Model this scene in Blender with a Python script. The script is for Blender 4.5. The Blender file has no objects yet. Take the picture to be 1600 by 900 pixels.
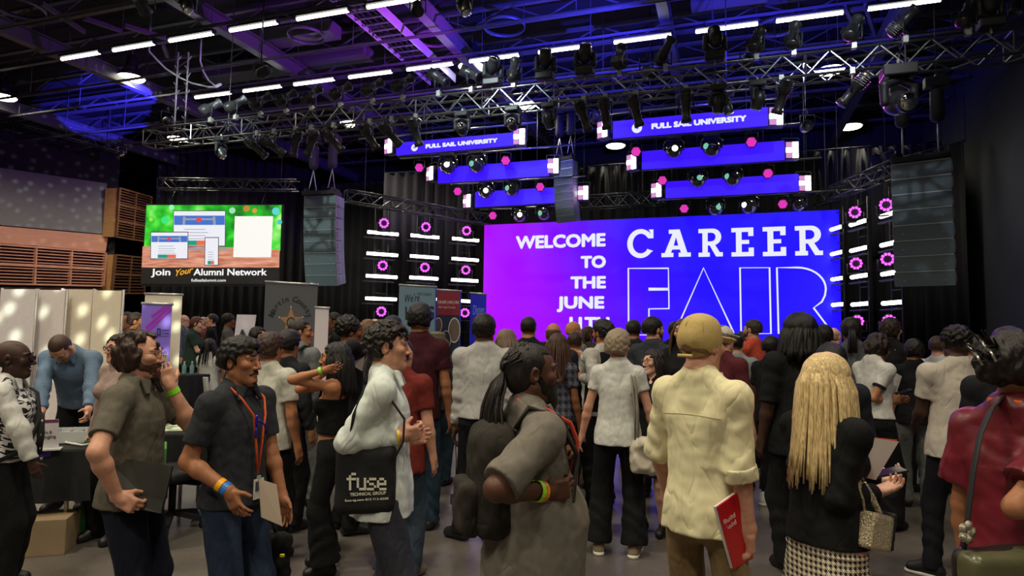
import bpy, bmesh, math, random
import numpy as np
from mathutils import Vector, Matrix
from mathutils.bvhtree import BVHTree

# ------------------------------------------------------------------ camera, world, exposure
scene = bpy.context.scene
COL = scene.collection
rng = random.Random(7)
FPX = 1000.0                                   # focal length in pixels of the 1600 px wide frame
PITCH, ROLL, YAW = (math.radians(v) for v in (4.118, 0.863, 18.668))
CAM_Z = 1.68
_cp, _sp = math.cos(PITCH), math.sin(PITCH)
FW = np.array([-math.sin(YAW)*_cp, math.cos(YAW)*_cp, _sp])
_r0 = np.array([math.cos(YAW), math.sin(YAW), 0.0])
_u0 = np.cross(_r0, FW)
RT = _r0*math.cos(ROLL) + _u0*math.sin(ROLL)
UP = np.cross(RT, FW)
CP = np.array([0.0, 0.0, CAM_Z])
cam_data = bpy.data.cameras.new('camera')
cam_data.sensor_width = 36.0
cam_data.lens = FPX/1600.0*36.0
cam_data.clip_start = 0.05
cam = bpy.data.objects.new('camera', cam_data)
COL.objects.link(cam)
cam.matrix_world = Matrix(((RT[0], UP[0], -FW[0], 0), (RT[1], UP[1], -FW[1], 0), (RT[2], UP[2], -FW[2], CAM_Z), (0, 0, 0, 1)))
scene.camera = cam

vs = scene.view_settings
scene.display_settings.display_device = 'sRGB'
vs.view_transform = 'Standard'
vs.look = 'None'
vs.gamma = 1.0
vs.use_curve_mapping = False
vs.exposure = 0.0
world = bpy.data.worlds.new('world')
scene.world = world
world.use_nodes = True
world.node_tree.nodes['Background'].inputs[0].default_value = (0.25, 0.3, 1.0, 1)
world.node_tree.nodes['Background'].inputs[1].default_value = 0.004
HIGHBAY_W = 520.0                               # watts of each round high-bay lamp
TUBE_EMIT = 9.0                                # emission strength of the tube lamps
WARM = (1.0, 0.90, 0.68)


def hor(px):                                   # horizon row at column px
    return 522.0 + 0.0151*(px-800)


def DIR(px, py):
    return FW + (px-800)/FPX*RT - (py-450)/FPX*UP


def P(px, py, d):
    return CP + d*DIR(px, py)


def hitY(px, py, Y):
    v = DIR(px, py)
    return CP + v*(Y/v[1])


def hitZ(px, py, Z):
    v = DIR(px, py)
    return CP + v*((Z-CAM_Z)/v[2])


def hitX(px, py, X):
    v = DIR(px, py)
    return CP + v*(X/v[0])
# ------------------------------------------------------------------ materials
_mats = {}


def srgb(r, g, b):
    def c(v):
        v /= 255.0
        return v/12.92 if v <= 0.04045 else ((v+0.055)/1.055)**2.4
    return (c(r), c(g), c(b))


def new_mat(name):
    m = bpy.data.materials.new(name)
    m.use_nodes = True
    nt = m.node_tree
    return m, nt, nt.nodes['Principled BSDF']


def plain(name, rgb, rough=0.6, metal=0.0, var=0.0, scale=20.0, bump=0.0, spec=0.5, coat=0.0, stretch=None):
    key = ('plain', name)
    if key in _mats:
        return _mats[key]
    m, nt, b = new_mat(name)
    b.inputs['Base Color'].default_value = (*rgb, 1)
    b.inputs['Roughness'].default_value = rough
    b.inputs['Metallic'].default_value = metal
    b.inputs['Specular IOR Level'].default_value = spec
    b.inputs['Coat Weight'].default_value = coat
    if var or bump:
        tc = nt.nodes.new('ShaderNodeTexCoord')
        n = nt.nodes.new('ShaderNodeTexNoise')
        n.inputs['Scale'].default_value = scale
        n.inputs['Detail'].default_value = 4
        if stretch:
            mp = nt.nodes.new('ShaderNodeMapping')
            mp.inputs['Scale'].default_value = stretch
            nt.links.new(tc.outputs['Object'], mp.inputs[0])
            nt.links.new(mp.outputs[0], n.inputs['Vector'])
        else:
            nt.links.new(tc.outputs['Object'], n.inputs['Vector'])
        if var:
            r = nt.nodes.new('ShaderNodeValToRGB')
            r.color_ramp.elements[0].position = 0.3
            r.color_ramp.elements[1].position = 0.7
            r.color_ramp.elements[0].color = (*[max(0, c*(1-var)) for c in rgb], 1)
            r.color_ramp.elements[1].color = (*[min(1, c*(1+var)) for c in rgb], 1)
            nt.links.new(n.outputs['Fac'], r.inputs[0])
            nt.links.new(r.outputs[0], b.inputs['Base Color'])
        if bump:
            bp = nt.nodes.new('ShaderNodeBump')
            bp.inputs['Strength'].default_value = bump
            bp.inputs['Distance'].default_value = 0.02
            nt.links.new(n.outputs['Fac'], bp.inputs['Height'])
            nt.links.new(bp.outputs[0], b.inputs['Normal'])
    _mats[key] = m
    return m


def cloth(rgb255, var=0.12, bump=0.35, scale=14.0, rough=0.85, sheen=0.0):
    key = ('cloth', rgb255, var, bump, scale, rough)
    if key in _mats:
        return _mats[key]
    m, nt, b = new_mat('fabric_%d_%d_%d_%d' % (*rgb255, len(_mats)))
    rgb = srgb(*rgb255)
    tc = N(nt, 'ShaderNodeTexCoord')
    n = N(nt, 'ShaderNodeTexNoise')
    n.inputs['Scale'].default_value = scale*2
    n.inputs['Detail'].default_value = 5
    nt.links.new(tc.outputs['Object'], n.inputs['Vector'])
    r = N(nt, 'ShaderNodeValToRGB')
    r.color_ramp.elements[0].position = 0.3
    r.color_ramp.elements[1].position = 0.7
    r.color_ramp.elements[0].color = (*[max(0, c*(1-var)) for c in rgb], 1)
    r.color_ramp.elements[1].color = (*[min(1, c*(1+var)) for c in rgb], 1)
    nt.links.new(n.outputs['Fac'], r.inputs[0])
    nt.links.new(r.outputs[0], b.inputs['Base Color'])
    mp = N(nt, 'ShaderNodeMapping')
    mp.inputs['Rotation'].default_value = (0.35, 0.45, 0.3)
    mp.inputs['Scale'].default_value = (2.6, 2.6, 1.0)
    w = N(nt, 'ShaderNodeTexNoise')
    w.inputs['Scale'].default_value = 5.0
    w.inputs['Detail'].default_value = 1.5
    w.inputs['Distortion'].default_value = 0.7
    nt.links.new(tc.outputs['Object'], mp.inputs[0])
    nt.links.new(mp.outputs[0], w.inputs['Vector'])
    rd = mathn(nt, 'SMOOTH_MIN', mathn(nt, 'ABSOLUTE', mathn(nt, 'SUBTRACT', w.outputs['Fac'], 0.5)), 0.11)
    rd.node.inputs[2].default_value = 0.10
    rd = mathn(nt, 'MULTIPLY', rd, 6.0)
    bp = N(nt, 'ShaderNodeBump')
    bp.inputs['Strength'].default_value = min(1.0, bump*0.9)
    bp.inputs['Distance'].default_value = 0.012
    nt.links.new(rd, bp.inputs['Height'])
    nt.links.new(bp.outputs[0], b.inputs['Normal'])
    b.inputs['Roughness'].default_value = rough
    b.inputs['Specular IOR Level'].default_value = 0.25
    _mats[key] = m
    return m


def emit(name, rgb, strength):
    key = ('emit', name)
    if key in _mats:
        return _mats[key]
    m, nt, b = new_mat(name)
    b.inputs['Base Color'].default_value = (0.02, 0.02, 0.02, 1)
    b.inputs['Emission Color'].default_value = (*rgb, 1)
    b.inputs['Emission Strength'].default_value = strength
    _mats[key] = m
    return m


def N(nt, kind, **kw):
    n = nt.nodes.new(kind)
    for k, v in kw.items():
        setattr(n, k, v)
    return n


def mathn(nt, op, a, b=None):
    n = nt.nodes.new('ShaderNodeMath')
    n.operation = op
    for i, v in enumerate((a, b)):
        if v is None:
            continue
        if isinstance(v, (int, float)):
            n.inputs[i].default_value = v
        else:
            nt.links.new(v, n.inputs[i])
    return n.outputs[0]


def checks(name, dark, light, cell, kind='gingham', rough=0.8):
    """woven two-colour patterns from object coordinates (gingham or houndstooth)"""
    key = ('checks', name)
    if key in _mats:
        return _mats[key]
    m, nt, b = new_mat(name)
    tc = N(nt, 'ShaderNodeTexCoord')
    sp = N(nt, 'ShaderNodeSeparateXYZ')
    nt.links.new(tc.outputs['Object'], sp.inputs[0])
    u = mathn(nt, 'MULTIPLY', mathn(nt, 'ADD', sp.outputs[0], mathn(nt, 'MULTIPLY', sp.outputs[1], 0.8)), 1.0/cell)
    v = mathn(nt, 'MULTIPLY', sp.outputs[2], 1.0/cell)
    fu = mathn(nt, 'FRACT', u)
    fv = mathn(nt, 'FRACT', v)
    su = mathn(nt, 'GREATER_THAN', fu, 0.5)
    sv = mathn(nt, 'GREATER_THAN', fv, 0.5)
    if kind == 'gingham':
        f = mathn(nt, 'MULTIPLY', mathn(nt, 'ADD', su, sv), 0.5)
    else:                                       # twill: where the bands differ, diagonal hatching picks the colour
        dg = mathn(nt, 'GREATER_THAN', mathn(nt, 'FRACT', mathn(nt, 'MULTIPLY', mathn(nt, 'ADD', u, v), 2.0)), 0.5)
        same = mathn(nt, 'MULTIPLY', su, sv)
        diff = mathn(nt, 'ABSOLUTE', mathn(nt, 'SUBTRACT', su, sv))
        f = mathn(nt, 'ADD', same, mathn(nt, 'MULTIPLY', diff, dg))
    mx = N(nt, 'ShaderNodeMix', data_type='RGBA')
    nt.links.new(f, mx.inputs['Factor'])
    mx.inputs['A'].default_value = (*srgb(*dark), 1)
    mx.inputs['B'].default_value = (*srgb(*light), 1)
    nt.links.new(mx.outputs['Result'], b.inputs['Base Color'])
    b.inputs['Roughness'].default_value = rough
    _mats[key] = m
    return m


def hair_mat(rgb255, streak=0.5, rough=0.45):
    key = ('hair', rgb255)
    if key in _mats:
        return _mats[key]
    m = plain('hair_%d_%d_%d' % rgb255, srgb(*rgb255), rough, 0, streak, 30.0, 0.3, 0.35, stretch=(9, 9, 0.8))
    _mats[key] = m
    return m


# ------------------------------------------------------------------ objects
def tag(o, label=None, cat=None, group=None, kind=None):
    if label:
        o['label'] = label
    if cat:
        o['category'] = cat
    if group:
        o['group'] = group
    if kind:
        o['kind'] = kind
    return o


def empty(name, loc, rz=0.0, label=None, cat=None, group=None):
    o = bpy.data.objects.new(name, None)
    o.empty_display_size = 0.1
    o.location = loc
    o.rotation_euler = (0, 0, rz)
    COL.objects.link(o)
    return tag(o, label, cat, group)


def link_mesh(name, me, mats, parent=None):
    if not isinstance(mats, (list, tuple)):
        mats = [mats]
    for m in mats:
        me.materials.append(m)
    o = bpy.data.objects.new(name, me)
    COL.objects.link(o)
    if parent is not None:
        o.parent = parent
    return o


class MB:
    """collects simple solids and builds ONE mesh"""
    def __init__(self):
        self.v, self.f, self.mi, self.sm = [], [], [], []

    def add(self, verts, faces, mi=0, smooth=False):
        o = len(self.v)
        self.v += [tuple(float(c) for c in p) for p in verts]
        self.f += [tuple(o+i for i in f) for f in faces]
        self.mi += [mi]*len(faces)
        self.sm += [smooth]*len(faces)
        return self

    def box(self, c, s, R=None, mi=0):
        c = np.asarray(c, float)
        h = np.asarray(s, float)/2
        R = np.eye(3) if R is None else np.asarray(R, float)
        vs_ = [c + R @ (h*np.array(k)) for k in ((-1, -1, -1), (1, -1, -1), (1, 1, -1), (-1, 1, -1), (-1, -1, 1), (1, -1, 1), (1, 1, 1), (-1, 1, 1))]
        return self.add(vs_, [(0, 3, 2, 1), (4, 5, 6, 7), (0, 1, 5, 4), (1, 2, 6, 5), (2, 3, 7, 6), (3, 0, 4, 7)], mi)

    def hexa(self, q0, q1, mi=0):
        """eight corners: ring q0 and ring q1"""
        return self.add(list(q0)+list(q1), [(3, 2, 1, 0), (4, 5, 6, 7), (0, 1, 5, 4), (1, 2, 6, 5), (2, 3, 7, 6), (3, 0, 4, 7)], mi)

    def tube(self, pts, r, n=8, mi=0, closed=False, flat=None, cap=True):
        pts = [np.asarray(p, float) for p in pts]
        m = len(pts)
        rs = r if isinstance(r, (list, tuple)) else [r]*m
        rings = []
        prev = None
        for i, p in enumerate(pts):
            if closed:
                t = pts[(i+1) % m]-pts[i-1]
            else:
                t = pts[min(i+1, m-1)]-pts[max(i-1, 0)]
            t = t/(np.linalg.norm(t)+1e-9)
            if prev is None:
                a = np.array([0, 0, 1.0]) if abs(t[2]) < 0.9 else np.array([1.0, 0, 0])
                x = np.cross(a, t)
            else:
                x = prev - t*(prev @ t)
            x /= np.linalg.norm(x)+1e-9
            prev = x
            y = np.cross(t, x)
            fx, fy = flat if flat else (1, 1)
            rings.append([p + rs[i]*(fx*math.cos(2*math.pi*k/n)*x + fy*math.sin(2*math.pi*k/n)*y) for k in range(n)])
        vs_ = [v for rg in rings for v in rg]
        fs = []
        for i in range(m if closed else m-1):
            j = (i+1) % m
            for k in range(n):
                fs.append((i*n+k, i*n+(k+1) % n, j*n+(k+1) % n, j*n+k))
        if not closed and cap:
            fs.append(tuple(range(n))[::-1])
            fs.append(tuple((m-1)*n+k for k in range(n)))
        return self.add(vs_, fs, mi, n > 5)

    def bar(self, a, b, w, h=None, mi=0):
        """square bar between two points"""
        h = h or w
        a, b = np.asarray(a, float), np.asarray(b, float)
        t = b-a
        L = np.linalg.norm(t)
        t = t/L
        up = np.array([0, 0, 1.0]) if abs(t[2]) < 0.95 else np.array([0, 1.0, 0])
        x = np.cross(t, up)
        x /= np.linalg.norm(x)
        y = np.cross(x, t)
        return self.box((a+b)/2, (L, w, h), np.stack([t, x, y], 1), mi)

    def lathe(self, prof, n=20, M=None, mi=0, smooth=True):
        """profile of (r, z) revolved about z"""
        vs_, fs = [], []
        for (r, z) in prof:
            for k in range(n):
                a = 2*math.pi*k/n
                vs_.append((r*math.cos(a), r*math.sin(a), z))
        for i in range(len(prof)-1):
            for k in range(n):
                fs.append((i*n+k, i*n+(k+1) % n, (i+1)*n+(k+1) % n, (i+1)*n+k))
        fs.append(tuple(range(n))[::-1])
        fs.append(tuple((len(prof)-1)*n+k for k in range(n)))
        if M is not None:
            vs_ = [np.asarray(M[:3, :3]) @ np.array(v) + np.asarray(M[:3, 3]) for v in vs_]
        return self.add(vs_, fs, mi, smooth)

    def prism(self, outline, M, depth, mi=0, mi_side=None):
        """polygon outline (2D) in the xy plane of frame M, extruded along its z by depth"""
        n = len(outline)
        A, t = np.asarray(M)[:3, :3], np.asarray(M)[:3, 3]
        v0 = [A @ np.array((x, y, 0.0)) + t for x, y in outline]
        v1 = [A @ np.array((x, y, depth)) + t for x, y in outline]
        o = len(self.v)
        self.add(v0+v1, [tuple(range(n))[::-1], tuple(range(n, 2*n))], mi)
        self.f += [(o+i, o+(i+1) % n, o+n+(i+1) % n, o+n+i) for i in range(n)]
        self.mi += [mi if mi_side is None else mi_side]*n
        self.sm += [False]*n
        return self

    def build(self, name, mats, parent=None, bevel=0.0, origin=None):
        me = bpy.data.meshes.new(name)
        vv = self.v
        if origin is not None:
            vv = [(x-origin[0], y-origin[1], z-origin[2]) for x, y, z in vv]
        me.from_pydata(vv, [], self.f)
        me.polygons.foreach_set('material_index', self.mi)
        me.polygons.foreach_set('use_smooth', self.sm)
        me.update()
        o = link_mesh(name, me, mats, parent)
        if origin is not None:
            o.location = origin
        if bevel:
            bm_ = o.modifiers.new('bevel', 'BEVEL')
            bm_.width = bevel
            bm_.segments = 2
            bm_.limit_method = 'ANGLE'
        return o


def frame(o, x, y, z=None):
    x = np.asarray(x, float)/np.linalg.norm(x)
    y = np.asarray(y, float)
    y = y - x*(x @ y)
    y /= np.linalg.norm(y)
    M = np.eye(4)
    M[:3, 0], M[:3, 1], M[:3, 2], M[:3, 3] = x, y, np.cross(x, y), o
    return M


def text_mesh(name, body, size, M, mats, parent=None, ext=0.004, bold=0.0, align='LEFT', shear=0.0, space=1.0, width=None, fat=0.0):
    cu = bpy.data.curves.new(name, 'FONT')
    cu.body = body
    cu.size = size
    cu.extrude = ext
    cu.offset = bold
    cu.align_x = align
    cu.shear = shear
    cu.space_character = space
    cu.resolution_u = 3
    o = bpy.data.objects.new(name, cu)
    COL.objects.link(o)
    dg = bpy.context.evaluated_depsgraph_get()
    me = bpy.data.meshes.new_from_object(o.evaluated_get(dg))
    bpy.data.objects.remove(o)
    bpy.data.curves.remove(cu)
    n = len(me.vertices)
    a = np.empty(n*3)
    me.vertices.foreach_get('co', a)
    a = a.reshape(-1, 3)
    if width and n:
        w = a[:, 0].max()-a[:, 0].min()
        a[:, 0] *= width/w
    if fat and n:                                   # heavier strokes: the outline repeated around itself
        polys = [list(p.vertices) for p in me.polygons]
        sh = [(0, 0)]+[(fat*math.cos(k*math.pi/3), fat*math.sin(k*math.pi/3)) for k in range(6)]
        pts = np.concatenate([a+np.array((dx, dy, 0.0004*i)) for i, (dx, dy) in enumerate(sh)])
        pts = pts @ M[:3, :3].T + M[:3, 3]
        fs = [[v+i*n for v in p] for i in range(len(sh)) for p in polys]
        me2 = bpy.data.meshes.new(name)
        me2.from_pydata([tuple(p) for p in pts], [], fs)
        return link_mesh(name, me2, mats, parent)
    A, t = M[:3, :3], M[:3, 3]
    a = a @ A.T + t
    me.vertices.foreach_set('co', a.ravel())
    me.materials.clear()
    return link_mesh(name, me, mats, parent)


# ------------------------------------------------------------------ blended solids (bodies, hair, cloth)
def sub_axis(lo, hi, coarse, spans):
    """grid coordinates from lo to hi: coarse steps, finer inside the given (a, b, step) spans"""
    cuts = sorted({lo, hi} | {max(lo, min(hi, c)) for s in spans for c in s[:2]})
    out = []
    for a, b in zip(cuts[:-1], cuts[1:]):
        m = (a+b)/2
        st = min([coarse]+[s[2] for s in spans if s[0] <= m <= s[1]])
        n = max(1, int(round((b-a)/st)))
        out += list(a + (b-a)*np.arange(n)/n)
    out.append(hi)
    return np.array(out, np.float32)


class Blob:
    def __init__(self):
        self.p = []

    def _push(self, fn, corners, k, sub):
        c = np.asarray(corners)
        self.p.append((fn, c.min(0), c.max(0), k, sub))
        return self

    def cone(self, a, b, ra, rb, k=0.02, sub=False, clip=(0, 0), wob=None):
        a, b = np.asarray(a, float), np.asarray(b, float)
        ab = b-a
        L = float(np.linalg.norm(ab))+1e-9
        u = ab/L

        def fn(X, Y, Z):
            x, y, z = X-a[0], Y-a[1], Z-a[2]
            s = x*u[0]+y*u[1]+z*u[2]
            t = np.clip(s/L, 0, 1)
            d = np.sqrt((x-u[0]*t*L)**2+(y-u[1]*t*L)**2+(z-u[2]*t*L)**2) - (ra+(rb-ra)*t)
            if wob:
                d = d + wob[0]*np.sin(s*wob[1]+3*np.sin(x*17+y*13+z*7))
            if clip[0]:
                d = np.maximum(d, -s)
            if clip[1]:
                d = np.maximum(d, s-L)
            return d
        r = max(ra, rb)
        return self._push(fn, [a-r, a+r, b-r, b+r], k, sub)

    def ell(self, c, r, R=None, k=0.02, sub=False):
        c, r = np.asarray(c, float), np.asarray(r, float)
        R = np.eye(3) if R is None else np.asarray(R, float)

        def fn(X, Y, Z):
            x, y, z = X-c[0], Y-c[1], Z-c[2]
            q = [(x*R[0, i]+y*R[1, i]+z*R[2, i]) for i in range(3)]
            k0 = np.sqrt(sum((q[i]/r[i])**2 for i in range(3)))
            k1 = np.sqrt(sum((q[i]/r[i]**2)**2 for i in range(3)))+1e-6
            return k0*(k0-1)/k1
        m = np.abs(R) @ r
        return self._push(fn, [c-m, c+m], k, sub)

    def box(self, c, h, R=None, r=0.01, k=0.01, sub=False):
        c, h = np.asarray(c, float), np.asarray(h, float)-r
        R = np.eye(3) if R is None else np.asarray(R, float)

        def fn(X, Y, Z):
            x, y, z = X-c[0], Y-c[1], Z-c[2]
            q = [np.abs(x*R[0, i]+y*R[1, i]+z*R[2, i])-h[i] for i in range(3)]
            o = np.sqrt(sum(np.maximum(v, 0)**2 for v in q))
            return o+np.minimum(np.maximum(np.maximum(q[0], q[1]), q[2]), 0)-r
        m = np.abs(R) @ (h+r)
        return self._push(fn, [c-m, c+m], k, sub)

    def tub(self, a, b, r0, r1, side, k=0.02, sub=False, pleat=None):
        """elliptical frustum from a to b; r0, r1 = (half width along side, half depth)"""
        a, b = np.asarray(a, float), np.asarray(b, float)
        ab = b-a
        L = float(np.linalg.norm(ab))
        u = ab/L
        sx = np.asarray(side, float)
        sx = sx-u*(sx @ u)
        sx /= np.linalg.norm(sx)
        sy = np.cross(u, sx)

        def fn(X, Y, Z):
            x, y, z = X-a[0], Y-a[1], Z-a[2]
            s = x*u[0]+y*u[1]+z*u[2]
            t = np.clip(s/L, 0, 1)
            qx = x*sx[0]+y*sx[1]+z*sx[2]
            qy = x*sy[0]+y*sy[1]+z*sy[2]
            rx, ry = r0[0]+(r1[0]-r0[0])*t, r0[1]+(r1[1]-r0[1])*t
            kk = np.sqrt((qx/rx)**2+(qy/ry)**2)
            d = (kk-1)*np.minimum(rx, ry)
            if pleat:
                d = d + pleat[0]*t*np.sin(np.arctan2(qy/ry, qx/rx)*pleat[1])
            return np.maximum(d, np.maximum(-s, s-L))
        m = max(*r0, *r1)
        return self._push(fn, [a-m, a+m, b-m, b+m], k, sub)

    def tubn(self, st, side, k=0.02, pleat=None):
        """smooth elliptical tube through stations (point, half width, half depth)"""
        c = np.array([q[0] for q in st], float)
        u = c[-1]-c[0]
        L = float(np.linalg.norm(u))
        u /= L
        sx = np.asarray(side, float)
        sx = sx-u*(sx @ u)
        sx /= np.linalg.norm(sx)
        sy = np.cross(u, sx)
        ts = (c-c[0]) @ u
        ox, oy = (c-c[0]) @ sx, (c-c[0]) @ sy
        RX, RY = np.array([q[1] for q in st]), np.array([q[2] for q in st])
        fine_t = np.linspace(0, L, 200)
        kern = np.hanning(31)
        kern /= kern.sum()

        def smooth(v):
            w = np.interp(fine_t, ts, v)
            return np.convolve(np.pad(w, 15, mode='edge'), kern, 'valid')
        tb = [smooth(v) for v in (ox, oy, RX, RY)]

        def fn(X, Y, Z):
            x, y, z = X-c[0][0], Y-c[0][1], Z-c[0][2]
            s = x*u[0]+y*u[1]+z*u[2]
            t = np.clip(s, 0, L)
            cx, cy, rx_, ry_ = [np.interp(t, fine_t, v) for v in tb]
            qx = x*sx[0]+y*sx[1]+z*sx[2]-cx
            qy = x*sy[0]+y*sy[1]+z*sy[2]-cy
            d = (np.sqrt((qx/rx_)**2+(qy/ry_)**2)-1)*np.minimum(rx_, ry_)
            if pleat:
                d = d+pleat[0]*(t/L)*np.sin(np.arctan2(qy/ry_, qx/rx_)*pleat[1])
            return np.maximum(d, np.maximum(-s, s-L))
        m = max(RX.max(), RY.max())
        return self._push(fn, np.concatenate([c-m, c+m]), k, False)

    def half(self, n, p, lo, hi, k=0.005):
        """cuts away everything on the n side of point p"""
        n = np.asarray(n, float)/np.linalg.norm(n)
        c = float(n @ np.asarray(p, float))

        def fn(X, Y, Z):
            return c-(X*n[0]+Y*n[1]+Z*n[2])
        return self._push(fn, [lo, hi], k, True)

    def mesh(self, coarse, fine=(), noise=None, pad=0.03):
        lo = np.min([q[1] for q in self.p if not q[4]], 0)-pad
        hi = np.max([q[2] for q in self.p if not q[4]], 0)+pad
        ax = [sub_axis(lo[i], hi[i], coarse, [(f[0][i], f[1][i], f[2]) for f in fine]) for i in range(3)]
        F = np.full([len(a) for a in ax], 9.0, np.float32)
        for fn, a, b, k, sub in self.p:
            mg = k+3.2*coarse
            ix = [slice(max(0, int(np.searchsorted(ax[i], a[i]-mg))-1), int(np.searchsorted(ax[i], b[i]+mg))+1) for i in range(3)]
            X, Y, Z = ax[0][ix[0]][:, None, None], ax[1][ix[1]][None, :, None], ax[2][ix[2]][None, None, :]
            if min(X.size, Y.size, Z.size) == 0:
                continue
            d = fn(X, Y, Z).astype(np.float32)
            G = F[tuple(ix)]
            if sub:
                h = np.maximum(k-np.abs(G+d), 0)/k
                F[tuple(ix)] = np.maximum(G, -d)+h*h*k*0.25
            else:
                h = np.maximum(k-np.abs(G-d), 0)/k
                F[tuple(ix)] = np.minimum(G, d)-h*h*k*0.25
        if noise:
            X, Y, Z = ax[0][:, None, None], ax[1][None, :, None], ax[2][None, None, :]
            for amp, fr, st in noise:
                x, y, z = X*fr*st[0], Y*fr*st[1], Z*fr*st[2]
                F += amp*np.sin(x+1.7*np.sin(y*0.9+0.5)+1.3*np.sin(z*0.7)).astype(np.float32)*np.sin(y+1.5*np.sin(z*0.8+x*0.3)).astype(np.float32)
                F += 0.7*amp*np.sin(z*1.3+1.9*np.sin(x*0.8+1.1)+1.1*np.sin(y*1.2)).astype(np.float32)
        F[0], F[-1] = 9, 9
        F[:, 0], F[:, -1] = 9, 9
        F[:, :, 0], F[:, :, -1] = 9, 9
        return surfnet(F, ax)


def surfnet(F, ax):
    ins = F < 0
    n = F.shape
    s = sum(ins[i:n[0]-1+i, j:n[1]-1+j, k:n[2]-1+k].astype(np.int8) for i in (0, 1) for j in (0, 1) for k in (0, 1))
    act = (s > 0) & (s < 8)
    idx = np.argwhere(act)
    if len(idx) == 0:
        return np.zeros((0, 3)), np.zeros((0, 4), int)
    ids = np.full(act.shape, -1, np.int32)
    ids[act] = np.arange(len(idx), dtype=np.int32)
    acc = np.zeros((len(idx), 3))
    cnt = np.zeros(len(idx))
    i, j, k = idx.T
    cv = {(a, b, c): F[i+a, j+b, k+c] for a in (0, 1) for b in (0, 1) for c in (0, 1)}
    for a in cv:
        for d in range(3):
            if a[d] == 0:
                b = tuple(1 if q == d else a[q] for q in range(3))
                f0, f1 = cv[a], cv[b]
                m = (f0 < 0) != (f1 < 0)
                t = f0[m]/(f0[m]-f1[m])
                for q in range(3):
                    acc[m, q] += t if q == d else a[q]
                cnt[m] += 1
    acc /= cnt[:, None]
    V = np.empty_like(acc)
    for q in range(3):
        A = ax[q].astype(float)
        c0 = A[idx[:, q]]
        V[:, q] = c0 + acc[:, q]*(A[idx[:, q]+1]-c0)
    quads = []
    for d in range(3):
        e1, e2 = (d+1) % 3, (d+2) % 3
        sl0 = [slice(None)]*3
        sl1 = [slice(None)]*3
        sl0[d], sl1[d] = slice(0, -1), slice(1, None)
        a0, a1 = ins[tuple(sl0)], ins[tuple(sl1)]
        E = np.argwhere(a0 != a1)
        if len(E) == 0:
            continue
        fl = a0[tuple(E.T)]

        def cell(o1, o2):
            q = E.copy()
            q[:, e1] -= o1
            q[:, e2] -= o2
            return ids[tuple(q.T)]
        Q = np.stack([cell(1, 1), cell(0, 1), cell(0, 0), cell(1, 0)], 1)
        Q[~fl] = Q[~fl][:, ::-1]
        quads.append(Q)
    return V, np.concatenate(quads)


def raw_mesh(name, V, Q, mats, parent=None, mi=None, smooth=True):
    me = bpy.data.meshes.new(name)
    me.vertices.add(len(V))
    me.vertices.foreach_set('co', np.asarray(V, np.float32).ravel())
    me.loops.add(Q.size)
    me.loops.foreach_set('vertex_index', Q.astype(np.int32).ravel())
    me.polygons.add(len(Q))
    me.polygons.foreach_set('loop_start', np.arange(0, Q.size, 4, dtype=np.int32))
    me.polygons.foreach_set('loop_total', np.full(len(Q), 4, np.int32))
    if mi is not None:
        me.polygons.foreach_set('material_index', mi.astype(np.int32))
    me.polygons.foreach_set('use_smooth', np.full(len(Q), smooth))
    me.update(calc_edges=True)
    me.validate()
    return link_mesh(name, me, mats, parent)
# ------------------------------------------------------------------ people
SKIN = {'fair': (205, 150, 125), 'pale': (222, 172, 150), 'tan': (176, 118, 84), 'olive': (160, 105, 75), 'brown': (122, 76, 50), 'dark': (86, 55, 41), 'deep': (66, 43, 34)}


def skin_mat(key):
    k = ('skin', key)
    if k not in _mats:
        m = plain('skin_'+key, srgb(*SKIN[key]), 0.5, 0, 0.10, 40.0, 0.05, 0.35)
        _mats[k] = m
    return _mats[k]


def lip_mat(key):
    r, g, b = SKIN[key]
    return plain('lips_'+key, srgb(int(r*0.85), int(g*0.66), int(b*0.68)), 0.45)


def Rx(a):
    c, s = math.cos(a), math.sin(a)
    return np.array([[1, 0, 0], [0, c, -s], [0, s, c]])


def Ry(a):
    c, s = math.cos(a), math.sin(a)
    return np.array([[c, 0, s], [0, 1, 0], [-s, 0, c]])


def Rz(a):
    c, s = math.cos(a), math.sin(a)
    return np.array([[c, -s, 0], [s, c, 0], [0, 0, 1]])


rad = math.radians
unit = lambda v: np.asarray(v, float)/(np.linalg.norm(v)+1e-9)


def ik(S, T, l1, l2, pole):
    S, T, pole = np.asarray(S, float), np.asarray(T, float), np.asarray(pole, float)
    v = T-S
    L = np.linalg.norm(v)
    mx = (l1+l2)*0.995
    if L > mx:
        T = S+v/L*mx
        v = T-S
        L = mx
    L = max(L, abs(l1-l2)+0.02)
    u = v/np.linalg.norm(v)
    a = (l1*l1-l2*l2+L*L)/(2*L)
    h = math.sqrt(max(0, l1*l1-a*a))
    w = pole-u*(pole @ u)
    w = w/(np.linalg.norm(w)+1e-9)
    return S+u*a+w*h, S+u*L


class Fr:
    """a rigid frame: local point -> person point"""
    def __init__(self, R, o, pivot=(0, 0, 0)):
        self.R, self.o, self.pv = np.asarray(R, float), np.asarray(o, float), np.asarray(pivot, float)

    def __call__(self, *p):
        return self.R @ (np.array(p, float)-self.pv)+self.o


class Person:
    pass


DEBUG = False


def proj(p):
    v = np.asarray(p)-CP
    z = v @ FW
    return 800+FPX*(v @ RT)/z, 450-FPX*(v @ UP)/z


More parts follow.
